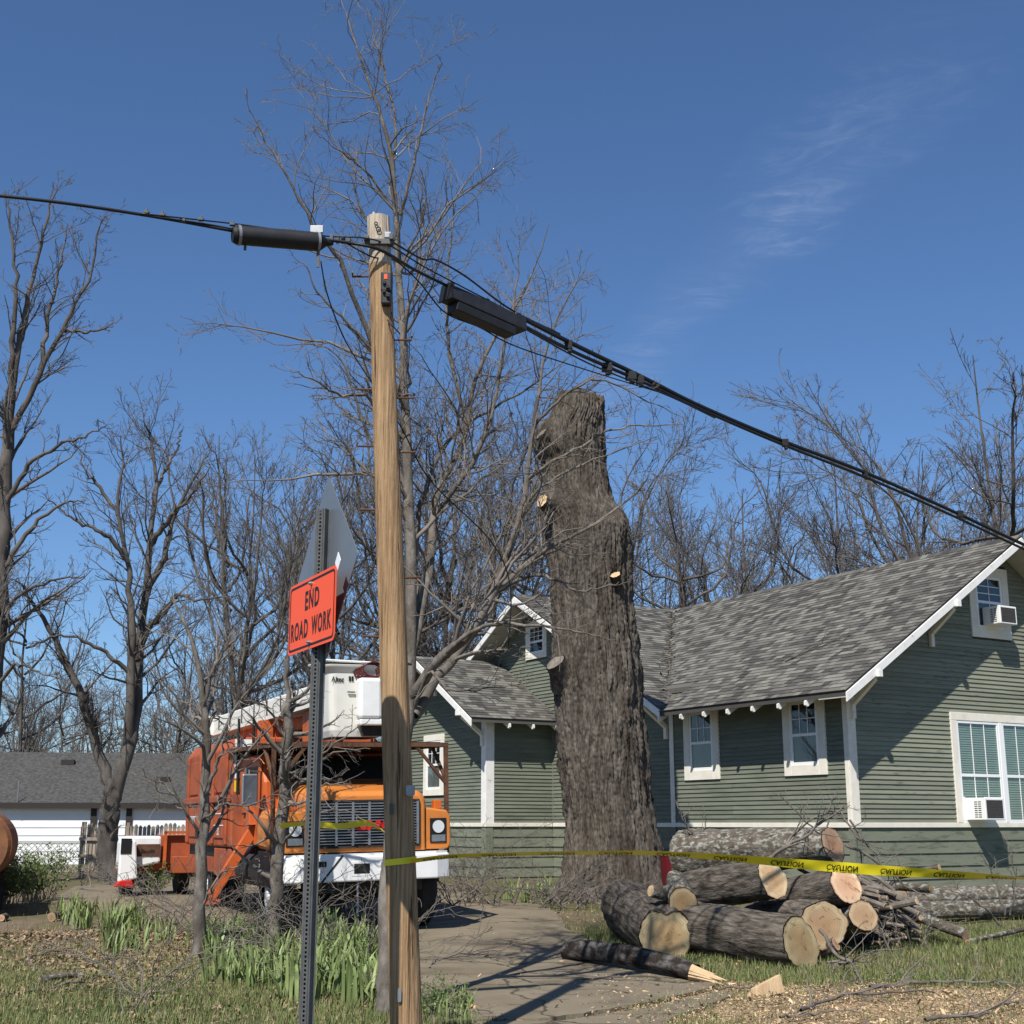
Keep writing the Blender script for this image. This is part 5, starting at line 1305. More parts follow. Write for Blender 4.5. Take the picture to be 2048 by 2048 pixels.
tp('small_mark', join(box(-.20, -.17, .4175, .419, 3.40, 3.47), box(-.16, -.13, .4175, .419, 3.40, 3.47)), 'black_part', bk); tp('handle', box(-.22, -.11, .40, .42, 3.24, 3.255), 'black_part', bk)

# ------------------------------------------------------------------ wood chipper behind the truck
CH = P(322, 1700, 25.5); CHO = on_ground(CH.x, CH.y, .02)
ch = empty('wood_chipper', CHO, math.radians(24)); tag(ch, 'white and orange wood chipper standing behind the truck', 'wood chipper')
def cp(name, VF, mat, parent=ch, **k): return obj(name, VF, MATS[mat], parent, **k)
hz = lambda py, d=25.5: P(300, py, d).z - CHO.z
cp('infeed_frame', join(box(.0, .62, -.30, -.24, hz(1662)-.05, hz(1662)), box(.0, .05, -.30, -.24, hz(1735), hz(1662)), box(.57, .62, -.30, -.24, hz(1735), hz(1662))), 'orange_paint')
cp('infeed_box', box(.05, .58, -.20, .9, hz(1728), hz(1670)), 'orange_faded', bevel=.02)
cp('tray', box(.15, .62, -.5, -.24, hz(1745), hz(1712)), 'orange_faded', bevel=.01)
cp('housing', prism([(-.72, hz(1740)), (-.72, hz(1682)), (-.60, hz(1672)), (-.04, hz(1672)), (-.04, hz(1725))], -.25, .6, 'y'), 'white_paint', bevel=.04)
cp('brown_panel', xf(box(-.48, -.06, -.262, -.252, 0, .22), Matrix.Translation((0, 0, hz(1712)))), 'rust')
v, f = text_vf('Bandit', .10, .002); cp('lettering', ([(a - .28, -.266, b + hz(1702)) for a, b, _ in v], f), 'black_part')
cp('discharge_chute', prism([(-.80, hz(1762)), (-.80, hz(1682)), (-.52, hz(1680)), (-.46, hz(1755))], -.42, -.28, 'y'), 'white_paint', bevel=.03)
cp('chute_window', box(-.79, -.60, -.432, -.422, hz(1706), hz(1676)), 'black_part'); cp('red_skirt', prism([(-.88, hz(1770)), (-.78, hz(1758)), (-.56, hz(1757)), (-.50, hz(1772))], -.44, -.30, 'y'), 'red_paint', bevel=.02)
cp('drawbar', beam((.3, .4, .35), (1.9, .6, .35), .12, .12), 'orange_faded'); cp('frame', box(-.7, .7, -.1, .8, .42, .58), 'orange_faded')
for x in (-.55, .45):
    cp('wheel', tube([(x-.1, .3, .36), (x+.1, .3, .36)], .36, 24), 'rubber')
# brown round-ended tank at the left edge
tk0 = P(-50, 1690, 21.0); tko = on_ground(tk0.x, tk0.y); tk = empty('brown_tank', tko, .3); tag(tk, 'orange-brown rounded tank cut off by the left edge', 'tank')
hh = P(0, 1618, 21).z - tko.z
obj('shell', tube([(0, -.45, hh-.55), (0, -.40, hh-.55), (0, 1.6, hh-.55), (0, 1.7, hh-.55)], [.50, .55, .55, .45], 40), MATS['tank_brown'], tk, smooth_=False)
obj('rim', tube([(0, -.40, hh-.55), (0, -.38, hh-.55)], .556, 40), MATS['tank_brown'], tk); obj('cradle', box(-.4, .4, -.2, -.05, 0, hh-.9), MATS['under_part'], tk); obj('cradle', box(-.4, .4, 1.2, 1.35, 0, hh-.9), MATS['under_part'], tk)

# ------------------------------------------------------------------ neighbour's white house, fences
def neighbour():
    d0 = 44.0; L_, R_ = P(-260, 1690, d0), P(470, 1690, d0 + 1.5)
    root = empty('white_house', (L_.x, L_.y, 0), math.atan2(R_.y-L_.y, R_.x-L_.x)); tag(root, 'low white neighbour house with a dark grey roof at the left', 'house')
    W = (R_-L_).length; ze = P(100, 1606, d0).z; zr = P(100, 1503, d0+3.6).z; zg = .2
    obj('wall', box(0, W, .05, 7, zg, ze), MATS['white_siding'], root)
    z = zg; n = 0; me = mesh('siding_board', *prism([(0, 0), (-.03, 0), (-.008, .262), (0, .262)], 0, W, 'x')); me.materials.append(MATS['white_siding'])
    while z < ze - .1: o = link('siding_board', me, None, root, loc=(0, .05, z)); z += .255
    ov = .22
    for nm, a, b in (('roof_slope', -ov, 3.6), ('roof_slope', 7+ov, 3.6)):
        zz = ze + .02
        V = [(-.4, a, zz), (W+.4, a, zz), (W+.4, b, zr), (-.4, b, zr)]; V += [(x, y, z_-.12) for x, y, z_ in V]
        F_ = [(0, 1, 2, 3), (7, 6, 5, 4)] + [(i, i+4, (i+1) % 4 + 4, (i+1) % 4) for i in range(4)]
        obj(nm, (V, F_), MATS['roof_far'], root)
    obj('fascia', box(-.4, W+.4, -ov-.03, -ov, ze-.16, ze+.02), MATS['dark_trim'], root)
    obj('gable', prism([(.05, ze), (6.95, ze), (3.6, zr-.12)], W-.1, W, 'x'), MATS['white_siding'], root)
    def xat(px): 
        q = P(px, 1650, d0+.5); return (q - L_).dot((R_-L_).normalized())
    for px in (182, 252): obj('downpipe', box(xat(px)-.09, xat(px)+.09, -.06, .0, zg, ze), MATS['dark_trim'], root)
    for px, py in ((92, 1523), (305, 1560)):
        t = (P(px, py, d0+1.5).z - ze)/(zr-ze); y = -ov + t*(3.6+ov); q = ze + t*(zr-ze)
        obj('roof_vent', box(xat(px)-.22, xat(px)+.22, y-.12, y+.12, q-.05, q+.14), MATS['dark_trim'], root)
    obj('antenna', tube([(xat(33), -ov, ze-.2), (xat(33), -ov, ze+.7)], .02, 6), MATS['steel'], root)
neighbour()
def picket_fence(name, label, a, b, d, top, bot, n, gap=.01, lean=0.0):
    pa, pb = P(a, 1700, d), P(b, 1700, d); zt, zb_ = P(a, top, d).z, max(.22, P(a, bot, d).z)
    root = empty(name, (pa.x, d, 0)); tag(root, label, 'fence'); W = pb.x - pa.x; w = W/n
    for k in range(n):
        h = zt + rnd.uniform(-.05, .04); x = k*w
        pr = [(x+gap, zb_), (x+w-gap, zb_), (x+w-gap, h-.05), (x+w-gap-.03, h), (x+gap+.03, h), (x+gap, h-.05)]
        obj('picket', xf(prism(pr, 0, .02, 'y'), Matrix.Translation((0, rnd.uniform(-.01, .01), 0))), MATS['fence_wood'], root)
    for z in (zb_ + .35, zt-.35): obj('rail', box(0, W, -.06, -.01, z-.04, z+.04), MATS['fence_wood'], root)
    for x in (0.02, W-.1): obj('post', box(x, x+.09, .03, .12, .2, zt+.05), MATS['fence_wood'], root)
picket_fence('plank_gate', 'weathered grey plank gate panel beside the forked tree', 158, 210, 33.0, 1648, 1742, 8)
picket_fence('picket_fence', 'low dog-ear wooden fence seen behind the chipper', 248, 402, 36.0, 1649, 1740, 18)
def lattice():
    a, b, d = P(30, 1690, 38), P(160, 1690, 38), 38; zt, zb_ = P(80, 1684, 38).z, P(80, 1745, 38).z
    root = empty('lattice_panel', (a.x, 38, 0)); tag(root, 'diagonal white lattice panel below the white house wall', 'lattice'); W = b.x-a.x; H = zt-zb_
    k = -H
    while k < W:
        for s in (1, -1):
            x0, x1 = k, k+H
            pts = []
            c0, c1 = max(0, x0), min(W, x1)
            if c1 - c0 < .05: continue
            t0, t1 = (c0-x0)/H, (c1-x0)/H
            if s < 0: t0, t1 = 1-t0, 1-t1
            obj('lath', beam((c0, .0 + .012*s, zb_ + H*t0), (c1, .012*s, zb_ + H*t1), .012, .035, up=(0, 1, 0)), MATS['fence_pale'] if 'fence_pale' in MATS else M('fence_pale', (.38, .38, .34)), root)
        k += .16
    for z in (zt, zb_): obj('rail', box(0, W, -.03, .03, z-.03, z+.03), MATS['fence_pale'], root)
lattice()

# ------------------------------------------------------------------ bare trees
def unit(a): return a/np.maximum(np.linalg.norm(a, axis=-1, keepdims=True), 1e-9)
def tubes(pts, rad, sides):
    """pts (N,n,3), rad (N,n) -> verts, quads"""
    N_, n, _ = pts.shape
    T = np.empty_like(pts); T[:, 1:-1] = pts[:, 2:] - pts[:, :-2]; T[:, 0] = pts[:, 1]-pts[:, 0]; T[:, -1] = pts[:, -1]-pts[:, -2]
    T = unit(T); ref = np.where(np.abs(T[:, :1, 2:3]) < .8, np.array([0, 0, 1.0]), np.array([1.0, 0, 0]))
    S = unit(np.cross(T, np.broadcast_to(ref, T.shape))); U = np.cross(T, S)
    th = np.arange(sides)*2*np.pi/sides
    V = pts[:, :, None, :] + rad[:, :, None, None]*(S[:, :, None, :]*np.cos(th)[None, None, :, None] + U[:, :, None, :]*np.sin(th)[None, None, :, None])
    b = (np.arange(N_)[:, None, None]*n + np.arange(n-1)[None, :, None])*sides; k = np.arange(sides)[None, None, :]; k2 = (np.arange(sides)+1) % sides
    Q = np.stack([b + k, b + k2[None, None, :], b + sides + k2[None, None, :], b + sides + k], -1).reshape(-1, 4)
    return V.reshape(-1, 3), Q
def grow(rng, pts, rad, per_m, t0, t1, L, ang, n, wig, up, rr, rtip, fall=.55, kmin=1, kmax=40, lmin=.05, spread=.25, taper=1.0):
    N_, m, _ = pts.shape
    plen = np.linalg.norm(np.diff(pts, axis=1), axis=2).sum(1)
    K = np.clip(np.round(plen*per_m*rng.uniform(.75, 1.25, N_)), kmin, kmax).astype(int)
    i = np.repeat(np.arange(N_), K); M_ = len(i); t = rng.uniform(t0, t1, M_)
    f = t*(m-1); k = np.minimum(f.astype(int), m-2); a = (f-k)[:, None]
    p = pts[i, k]*(1-a) + pts[i, k+1]*a; d = unit(pts[i, k+1]-pts[i, k]); r = rad[i, k]*(1-a[:, 0]) + rad[i, k+1]*a[:, 0]
    perp = unit(np.cross(d, rng.normal(size=(M_, 3)))); th = ang*rng.normal(1, spread, M_)[:, None]
    d = unit(d*np.cos(th) + perp*np.sin(th) + np.array([0, 0, up*.5]))
    ln = np.maximum(L*plen[i]*(1-fall*t)*rng.uniform(.55, 1.3, M_), lmin); st = (ln/(n-1))[:, None]
    out = np.empty((M_, n, 3)); out[:, 0] = p
    for q in range(1, n):
        d = unit(d + rng.normal(size=(M_, 3))*wig + np.array([0, 0, up*.28])); out[:, q] = out[:, q-1] + d*st
    r0 = np.maximum(np.minimum(r*rr, r*.9), rtip); tt = np.linspace(0, 1, n)[None]
    R = r0[:, None]*(1-tt)**taper + rtip*(1-(1-tt)**taper)
    return out, R
def polyline_arr(lines, m):
    """lines: list of (points, r0, r1) -> (N,m,3),(N,m)"""
    A = np.array([[tuple(p) for p in catmull(pts, m)] for pts, _, _ in lines])
    R = np.array([np.linspace(r0, r1, m)**1 for _, r0, r1 in lines]); return A, R
def roughen(A, rng, amp):
    n = A.shape[1]; w = rng.normal(size=A.shape)*amp; w[:, 0] = 0; w[:, -1] *= .5; return A + w
def build_tree(name, label, base, limbs, seed, levels, mats=('bark_grey', 'twig'), sides=(12, 5, 4, 3, 3), group=None, m=22, wob=.012, cat='tree', skip=0):
    """limbs in world space; levels: dicts for grow()"""
    rng = np.random.default_rng(seed); base = Vector(base)
    root = empty(name, base); tag(root, label, cat, group)
    A, R = polyline_arr([([Vector(p)-base for p in pts], r0, r1) for pts, r0, r1 in limbs], m)
    A = roughen(A, rng, wob)
    for k in range(len(limbs)):
        V, Q = tubes(A[k:k+1], R[k:k+1], sides[0])
        link('trunk' if k == 0 else 'limb', fast_mesh('limb', V, Q), MATS[mats[0]], root)
    Vs, Qs, off = [], [], 0; pa, pr = A[skip:], R[skip:]
    keep = []
    for li, lv in enumerate(levels):
        src = lv.pop('src', 'prev'); 
        if src == 'all': pa = np.concatenate([q for q in keep], 0) if 0 else pa
        pa, pr = grow(rng, pa, pr, **lv)
        V, Q = tubes(pa, pr, sides[min(li+1, len(sides)-1)]); Vs.append(V); Qs.append(Q+off); off += len(V)
    crown = fast_mesh('crown', np.concatenate(Vs), np.concatenate(Qs)); link('crown', crown, MATS[mats[1]], root)
    return root
def PL(lst, d0=None): return [P(a, b, c) for a, b, c in lst]
def lv(per_m, L, ang, n, wig, up, rr, rtip, **k): return dict(per_m=per_m, t0=k.pop('t0', .15), t1=k.pop('t1', .98), L=L, ang=ang, n=n, wig=wig, up=up, rr=rr, rtip=rtip, **k)

# --- tall many-limbed tree right behind the pole
D = 12.4
base = G(772, 2036)
C_LIMBS = [
 (PL([(772, 2040, 12.0), (775, 1900, 12.05), (783, 1700, 12.15), (800, 1520, 12.3), (818, 1400, 12.4)]), .088, .072),
 (PL([(818, 1400, 12.4), (822, 1250, 12.45), (818, 1050, 12.5), (812, 900, 12.55), (808, 760, 12.6), (803, 650, 12.6), (797, 520, 12.65), (792, 430, 12.7), (785, 330, 12.7), (770, 260, 12.7), (745, 190, 12.75), (715, 100, 12.75), (690, 20, 12.8)]), .062, .006),
 (PL([(800, 430, 12.7), (825, 340, 12.6), (845, 250, 12.5), (862, 180, 12.5), (880, 130, 12.4)]), .018, .004),
 (PL([(788, 340, 12.7), (790, 240, 12.8), (770, 150, 12.9), (745, 60, 12.9), (730, 5, 12.9)]), .016, .004),
 (PL([(805, 640, 12.6), (835, 560, 12.8), (845, 450, 12.9), (842, 340, 12.9)]), .022, .005),
 (PL([(745, 690, 12.3), (705, 590, 12.1), (680, 520, 12.0), (640, 470, 11.9), (600, 400, 11.8), (560, 330, 11.7), (525, 275, 11.7), (512, 250, 11.7)]), .026, .004),
 (PL([(815, 820, 12.55), (780, 760, 12.4), (745, 690, 12.3)]), .032, .027),
 (PL([(790, 420, 12.7), (730, 340, 12.5), (690, 310, 12.4), (650, 280, 12.3), (632, 265, 12.3)]), .013, .003),
 (PL([(745, 700, 12.25), (690, 640, 12.1), (640, 590, 12.0), (610, 530, 11.9), (585, 525, 11.9)]), .016, .003),
 (PL([(790, 950, 12.5), (740, 800, 12.3), (680, 790, 12.0), (620, 755, 11.8), (580, 740, 11.7)]), .022, .004),
 (PL([(815, 1000, 12.5), (740, 880, 12.2), (680, 720, 12.0), (625, 690, 11.9)]), .020, .004),
 (PL([(822, 1395, 12.4), (868, 1330, 12.2), (935, 1270, 12.1), (985, 1190, 12.1), (1010, 1120, 12.2), (1040, 1040, 12.3), (1055, 960, 12.4), (1068, 850, 12.4), (1085, 740, 12.5), (1115, 640, 12.5), (1170, 540, 12.6)]), .055, .005),
 (PL([(828, 1430, 12.4), (880, 1350, 12.6), (930, 1290, 12.7), (965, 1240, 12.8), (1000, 1180, 12.9), (1060, 1120, 13.0), (1140, 1075, 13.0), (1200, 1040, 13.0), (1270, 985, 13.1), (1300, 950, 13.1)]), .050, .004),
 (PL([(815, 1330, 12.4), (842, 1220, 12.6), (862, 1120, 12.8), (868, 1010, 12.9), (905, 930, 13.0), (935, 860, 13.1), (950, 760, 13.1), (1000, 660, 13.1), (1060, 560, 13.1), (1098, 450, 13.1)]), .052, .004),
 (PL([(866, 1030, 12.9), (905, 985, 12.7), (960, 900, 12.6), (990, 800, 12.6), (1010, 690, 12.6), (1035, 560, 12.6), (1040, 470, 12.6)]), .030, .004),
 (PL([(838, 1250, 12.6), (830, 1120, 13.0), (850, 980, 13.2), (900, 880, 13.3), (980, 820, 13.4), (1080, 760, 13.4), (1150, 700, 13.4)]), .036, .004),
 (PL([(870, 1320, 12.2), (960, 1255, 11.9), (1060, 1250, 11.7), (1150, 1262, 11.7), (1230, 1280, 11.8)]), .024, .003),
 (PL([(1000, 1180, 12.9), (1080, 1150, 12.3), (1160, 1180, 12.0), (1240, 1165, 12.0)]), .020, .003),
 (PL([(1055, 960, 12.4), (1110, 920, 12.2), (1170, 890, 12.2), (1220, 860, 12.2), (1290, 850, 12.3), (1370, 850, 12.3)]), .020, .003),
 (PL([(1068, 850, 12.4), (1130, 790, 12.4), (1200, 760, 12.5), (1290, 800, 12.6), (1380, 840, 12.7)]), .016, .003),
 (PL([(935, 860, 13.1), (900, 700, 13.2), (895, 560, 13.2), (905, 430, 13.2), (920, 370, 13.2)]), .022, .003),
 (PL([(828, 1420, 12.4), (860, 1345, 12.1), (900, 1380, 11.9), (960, 1380, 11.8), (1060, 1365, 11.8)]), .018, .003),
 (PL([(1010, 1120, 12.2), (1060, 1000, 12.0), (1140, 940, 11.9), (1240, 900, 12.0), (1320, 870, 12.0)]), .016, .003),
]
build_tree('bare_tree', 'tall bare tree with many limbs right behind the utility pole', base, C_LIMBS, 11,
    [lv(6.5, .30, .78, 9, .18, .12, .45, .0024, kmax=40, t0=.15), lv(7.5, .46, .72, 7, .2, .08, .55, .0019, kmin=2, kmax=10), lv(9.0, .52, .70, 5, .22, .06, .65, .0016, kmin=1, kmax=6), lv(9.0, .55, .72, 4, .25, .04, .8, .0014, kmin=0, kmax=3, lmin=.03)],
    sides=(14, 6, 4, 3, 3), wob=.008, skip=1)
# --- slender trees in the front bed
A_base = G(395, 1926)
build_tree('young_tree', 'slender grey bare tree standing in the bed in front of the truck box', A_base, [
 (PL([(394, 1930, 16.2), (402, 1750, 16.2), (410, 1600, 16.25), (412, 1480, 16.3), (405, 1400, 16.3), (398, 1330, 16.3), (370, 1250, 16.4), (345, 1190, 16.4)]), .078, .010),
 (PL([(410, 1590, 16.2), (430, 1540, 16.1), (452, 1480, 16.0), (460, 1420, 16.0)]), .03, .006),
 (PL([(405, 1420, 16.3), (430, 1330, 16.2), (470, 1280, 16.2), (520, 1240, 16.1)]), .024, .005),
 (PL([(404, 1680, 16.2), (360, 1600, 16.0), (310, 1560, 15.9), (255, 1545, 15.9)]), .022, .004),
 (PL([(404, 1640, 16.2), (450, 1610, 16.0), (500, 1610, 15.9), (560, 1580, 15.8)]), .02, .004),
 (PL([(400, 1820, 16.2), (440, 1750, 16.0), (480, 1730, 15.9)]), .02, .004),
 ], 21, [lv(5, .40, .8, 8, .22, .10, .55, .0035, kmax=16), lv(6, .5, .75, 6, .25, .05, .6, .0026, kmin=2, kmax=6), lv(7, .55, .7, 4, .25, 0, .7, .0022, kmin=1, kmax=4)], sides=(14, 5, 3, 3))
B_base = G(548, 1895)
build_tree('young_tree', 'forked grey bare tree standing in the bed in front of the truck cab', B_base, [
 (PL([(546, 1900, 17.0), (552, 1780, 17.0), (563, 1650, 17.0), (570, 1530, 17.0), (574, 1440, 17.0), (576, 1405, 17.0)]), .088, .058),
 (PL([(576, 1405, 17.0), (572, 1340, 17.0), (580, 1290, 17.0), (590, 1240, 17.1), (600, 1180, 17.1)]), .035, .008),
 (PL([(576, 1408, 17.0), (600, 1392, 16.9), (620, 1370, 16.9), (640, 1320, 16.8), (650, 1260, 16.8)]), .034, .006),
 (PL([(570, 1540, 17.0), (610, 1560, 16.7), (660, 1570, 16.5), (730, 1545, 16.3)]), .022, .004),
 (PL([(568, 1600, 17.0), (620, 1530, 16.7), (680, 1480, 16.6), (740, 1440, 16.5)]), .020, .004),
 (PL([(572, 1480, 17.0), (535, 1420, 16.9), (500, 1400, 16.8), (470, 1360, 16.8)]), .018, .004),
 (PL([(560, 1690, 17.0), (610, 1640, 16.6), (680, 1620, 16.4), (760, 1650, 16.2)]), .016, .003),
 ], 22, [lv(5, .42, .8, 8, .24, .05, .55, .0035, kmax=16), lv(6, .5, .75, 6, .25, .02, .6, .0026, kmin=2, kmax=6), lv(7, .55, .7, 4, .25, 0, .7, .0022, kmin=1, kmax=4)], sides=(14, 5, 3, 3))
# --- forked tree at the left
FD = 32.0; fb = on_ground(P(222, 1740, FD).x, FD)
build_tree('bare_tree', 'bare tree with twin trunks forking low beside the plank gate', fb, [
 ([fb - Vector((0, 0, .1))] + PL([(216, 1680, FD), (222, 1610, FD), (230, 1560, FD)]), .26, .20),
 (PL([(228, 1590, FD), (205, 1530, FD), (178, 1440, FD-.3), (150, 1360, FD-.5), (110, 1280, FD-.7), (70, 1210, FD-1), (30, 1160, FD-1)]), .15, .02),
 (PL([(230, 1590, FD), (258, 1490, FD), (272, 1400, FD+.2), (280, 1280, FD+.3), (290, 1180, FD+.4), (300, 1090, FD+.5), (312, 980, FD+.5), (305, 880, FD+.6), (285, 840, FD+.6)]), .165, .014),
 (PL([(258, 1490, FD), (262, 1380, FD-.2), (264, 1270, FD-.3), (258, 1180, FD-.4), (257, 1120, FD-.4), (235, 1030, FD-.6), (245, 930, FD-.6), (240, 870, FD-.6)]), .115, .014),
 (PL([(257, 1125, FD-.4), (210, 1070, FD-.8), (150, 1040, FD-1), (95, 1000, FD-1.2)]), .07, .012),
 (PL([(292, 1180, FD+.4), (330, 1110, FD+.4), (345, 1040, FD+.5), (385, 960, FD+.5), (420, 900, FD+.6)]), .09, .014),
 (PL([(300, 1090, FD+.5), (345, 1030, FD+.2), (385, 985, FD), (420, 930, FD)]), .08, .012),
 (PL([(290, 1260, FD+.3), (330, 1225, FD), (350, 1190, FD), (400, 1200, FD-.4), (480, 1190, FD-.6)]), .08, .012),
 (PL([(312, 980, FD+.5), (350, 900, FD+.8), (365, 860, FD+.9)]), .05, .01),
 (PL([(235, 1030, FD-.6), (190, 960, FD-.8), (175, 950, FD-1), (150, 880, FD-1)]), .05, .01),
 (PL([(262, 1350, FD-.2), (200, 1300, FD-.6), (130, 1270, FD-1), (60, 1290, FD-1.2)]), .06, .01),
 ], 31, [lv(3.2, .30, .75, 9, .15, .12, .36, .007, kmax=30, t0=.15), lv(4.2, .45, .70, 7, .18, .10, .5, .0052, kmin=3, kmax=11), lv(5.2, .5, .66, 5, .2, .08, .6, .0042, kmin=2, kmax=7), lv(6, .55, .66, 4, .2, .06, .8, .0036, kmin=1, kmax=4)],
 mats=('bark_far', 'twig_far'), sides=(14, 5, 3, 3, 3), wob=.022)
# --- tall tree at the left edge
GD = 30.0; gb = on_ground(P(-30, 1740, GD).x, GD)
build_tree('bare_tree', 'tall bare tree with pale upper branches at the left edge', gb, [
 ([gb - Vector((0, 0, .1))] + PL([(-25, 1550, GD), (-8, 1300, GD), (4, 1080, GD), (14, 900, GD), (22, 780, GD)]), .24, .115),
 (PL([(22, 790, GD), (40, 680, GD), (55, 600, GD), (75, 520, GD+.2), (95, 430, GD+.3), (115, 370, GD+.3)]), .085, .012),
 (PL([(20, 800, GD), (25, 680, GD-.2), (30, 560, GD-.4), (22, 460, GD-.4), (10, 380, GD-.4)]), .075, .012),
 (PL([(18, 870, GD), (55, 800, GD), (90, 720, GD), (125, 660, GD), (150, 610, GD), (185, 540, GD), (200, 450, GD), (205, 440, GD)]), .08, .010),
 (PL([(12, 1010, GD), (60, 930, GD-.2), (120, 890, GD-.4), (175, 870, GD-.5), (215, 850, GD-.5)]), .065, .010),
 (PL([(125, 660, GD), (170, 665, GD), (210, 655, GD), (238, 640, GD)]), .04, .008),
 (PL([(80, 740, GD), (100, 620, GD+.2), (120, 530, GD+.3), (135, 450, GD+.3)]), .06, .010),
 (PL([(0, 1150, GD), (60, 1060, GD), (120, 1010, GD), (170, 1000, GD)]), .07, .01),
 (PL([(-5, 1250, GD), (40, 1190, GD-.5), (110, 1160, GD-.8), (170, 1150, GD-1)]), .06, .01),
 (PL([(-12, 1380, GD), (30, 1330, GD-.5), (70, 1340, GD-.8), (120, 1360, GD-1)]), .05, .01),
 ], 32, [lv(3.2, .30, .75, 9, .15, .12, .36, .007, kmax=30, t0=.15), lv(4.2, .45, .70, 7, .18, .10, .5, .0052, kmin=3, kmax=11), lv(5.2, .5, .66, 5, .2, .08, .6, .0042, kmin=2, kmax=7), lv(6, .55, .66, 4, .2, .06, .8, .0036, kmin=1, kmax=4)],
 mats=('bark_far', 'twig_far'), sides=(14, 5, 3, 3, 3), wob=.022)
# --- generic background trees: three forms, then placed copies sharing their meshes
def generic(seed, H, spread, fork, mats=('bark_far', 'twig_far'), n_limb=9, up=.18, dens=1.0):
    rng = np.random.default_rng(seed); r = random.Random(seed); limbs = []
    z_f = H*fork; lean = Vector((r.uniform(-.05, .05)*H, r.uniform(-.05, .05)*H, 0))
    top = Vector((r.uniform(-.06, .06)*H, r.uniform(-.06, .06)*H, H*.94))
    limbs.append(([Vector((0, 0, -.2)), Vector((lean.x*.3, lean.y*.3, z_f*.5)), Vector((lean.x, lean.y, z_f)), top.lerp(Vector((lean.x, lean.y, z_f)), .5) + Vector((r.uniform(-.3, .3), r.uniform(-.3, .3), 0)), top], H*.0115, .010))
    for k in range(n_limb):
        a = k*2.4 + r.uniform(-.4, .4); t = r.uniform(0, .62); s = Vector((lean.x, lean.y, z_f)).lerp(top, t); R = spread*(1-.55*t)*r.uniform(.75, 1.15)
        e_ = s + Vector((math.cos(a)*R, math.sin(a)*R, (H - s.z)*r.uniform(.35, .85)))
        m1 = s.lerp(e_, .35) + Vector((math.cos(a)*R*.16, math.sin(a)*R*.16, -.02*H)); m2 = s.lerp(e_, .7) + Vector((0, 0, .03*H))
        limbs.append(([s, m1, m2, e_], H*.0050*(1-.45*t), .007))
    A, R = polyline_arr(limbs, 16); A = roughen(A, rng, .028)
    V, Q = tubes(A, R, 8); tm = fast_mesh('trunk', V, Q); tm.materials.append(MATS[mats[0]])
    Vs, Qs, off = [], [], 0; pa, pr = A, R
    for li, (pm, L, ang, n, wig, up_, rr, rt, kmin, kmax) in enumerate(((2.7, .36, .66, 8, .13, up, .46, .007, 3, 22), (3.6, .48, .64, 6, .17, up*.8, .52, .0052, 3, 9), (4.6, .52, .62, 5, .19, up*.6, .62, .0044, 2, 6), (4.8, .58, .62, 4, .2, .06, .8, .0038, 1, 4))):
        pa, pr = grow(rng, pa, pr, pm*dens, .2 if li == 0 else .12, .98, L, ang, n, wig, up_, rr, rt, kmin=kmin, kmax=kmax)
        V, Q = tubes(pa, pr, (5, 3, 3, 3)[li]); Vs.append(V); Qs.append(Q+off); off += len(V)
    cm = fast_mesh('crown', np.concatenate(Vs), np.concatenate(Qs)); cm.materials.append(MATS[mats[1]])
    return tm, cm, H
FORMS = [generic(41, 12, 3.6, .30), generic(42, 12, 4.6, .26, n_limb=11), generic(43, 12, 3.0, .34, up=.3), generic(44, 12, 5.2, .22, n_limb=12, up=.05)]
def place_tree(form, px, top_py, d, label, rz=0.0, sxy=1.0, group='bare trees in the background'):
    tm, cm, H = FORMS[form]; q = P(px, top_py, d); b = on_ground(q.x, d); s = (q.z - b.z)/H*1.02
    root = empty('bare_tree', b, rz); root.scale = (s*sxy, s*sxy, s); tag(root, label, 'tree', group)
    link('trunk', tm, None, root); link('crown', cm, None, root); return root
BG = [(2, 545, 880, 38, 'upright bare tree rising behind the END ROAD WORK sign', .3, .95), (0, 480, 850, 42, 'bare tree between the twin-trunked tree and the sign', 1.9, 1.0),
      (2, 680, 900, 42, 'bare tree behind the white bucket', 2.2, .9), (0, 860, 760, 47, 'dark bare tree standing behind the wing roof', .9, 1.0),
      (1, 940, 720, 48, 'bare tree just left of the topped trunk', 4.0, 1.1), (1, 1010, 860, 46, 'bare tree showing over the small gable', 5.0, .9),
      (0, 1385, 895, 46, 'bare tree rising over the roof valley', .5, 1.05), (3, 1290, 930, 50, 'pale bare tree right behind the topped trunk', 2.5, .8),
      (1, 1640, 870, 48, 'broad bare tree rising over the middle of the roof', 1.2, 1.0), 
      (3, 1790, 905, 55, 'bare tree rising near the right end of the ridge', .2, .95), (3, 2010, 670, 41, 'large bare tree at the right edge above the gable', 3.9, 1.15),
      (0, 60, 1090, 52, 'bare tree behind the white house, left', 2.9, 1.0),
      (2, 400, 1180, 58, 'bare tree behind the white house, right', .4, 1.0), (3, 150, 1300, 70, 'spreading low tree far behind the white house', 4.4, 1.1)]
BG += [(1, 790, 850, 42, 'bare tree directly behind the utility pole', 2.0, 1.0), (3, 1090, 800, 54, 'bare tree hidden behind the topped trunk', .7, .9), (0, 640, 1010, 52, 'bare tree low behind the white bucket', 1.1, 1.1), (1, 1960, 900, 52, 'bare tree behind the gable peak', 2.1, 1.0), (2, 1450, 960, 58, 'slim bare tree right of the roof valley', 3.0, 1.1), (1, 1730, 960, 62, 'bare tree deep behind the right of the roof', .1, 1.0),
       (1, 60, 1330, 80, 'low far tree behind the roof at the far left', 2.7, 1.3), (3, 340, 1350, 80, 'low far tree above the right end of the white house', 3.7, 1.3), (0, 520, 1300, 76, 'low far tree behind the boom', 4.9, 1.2)]
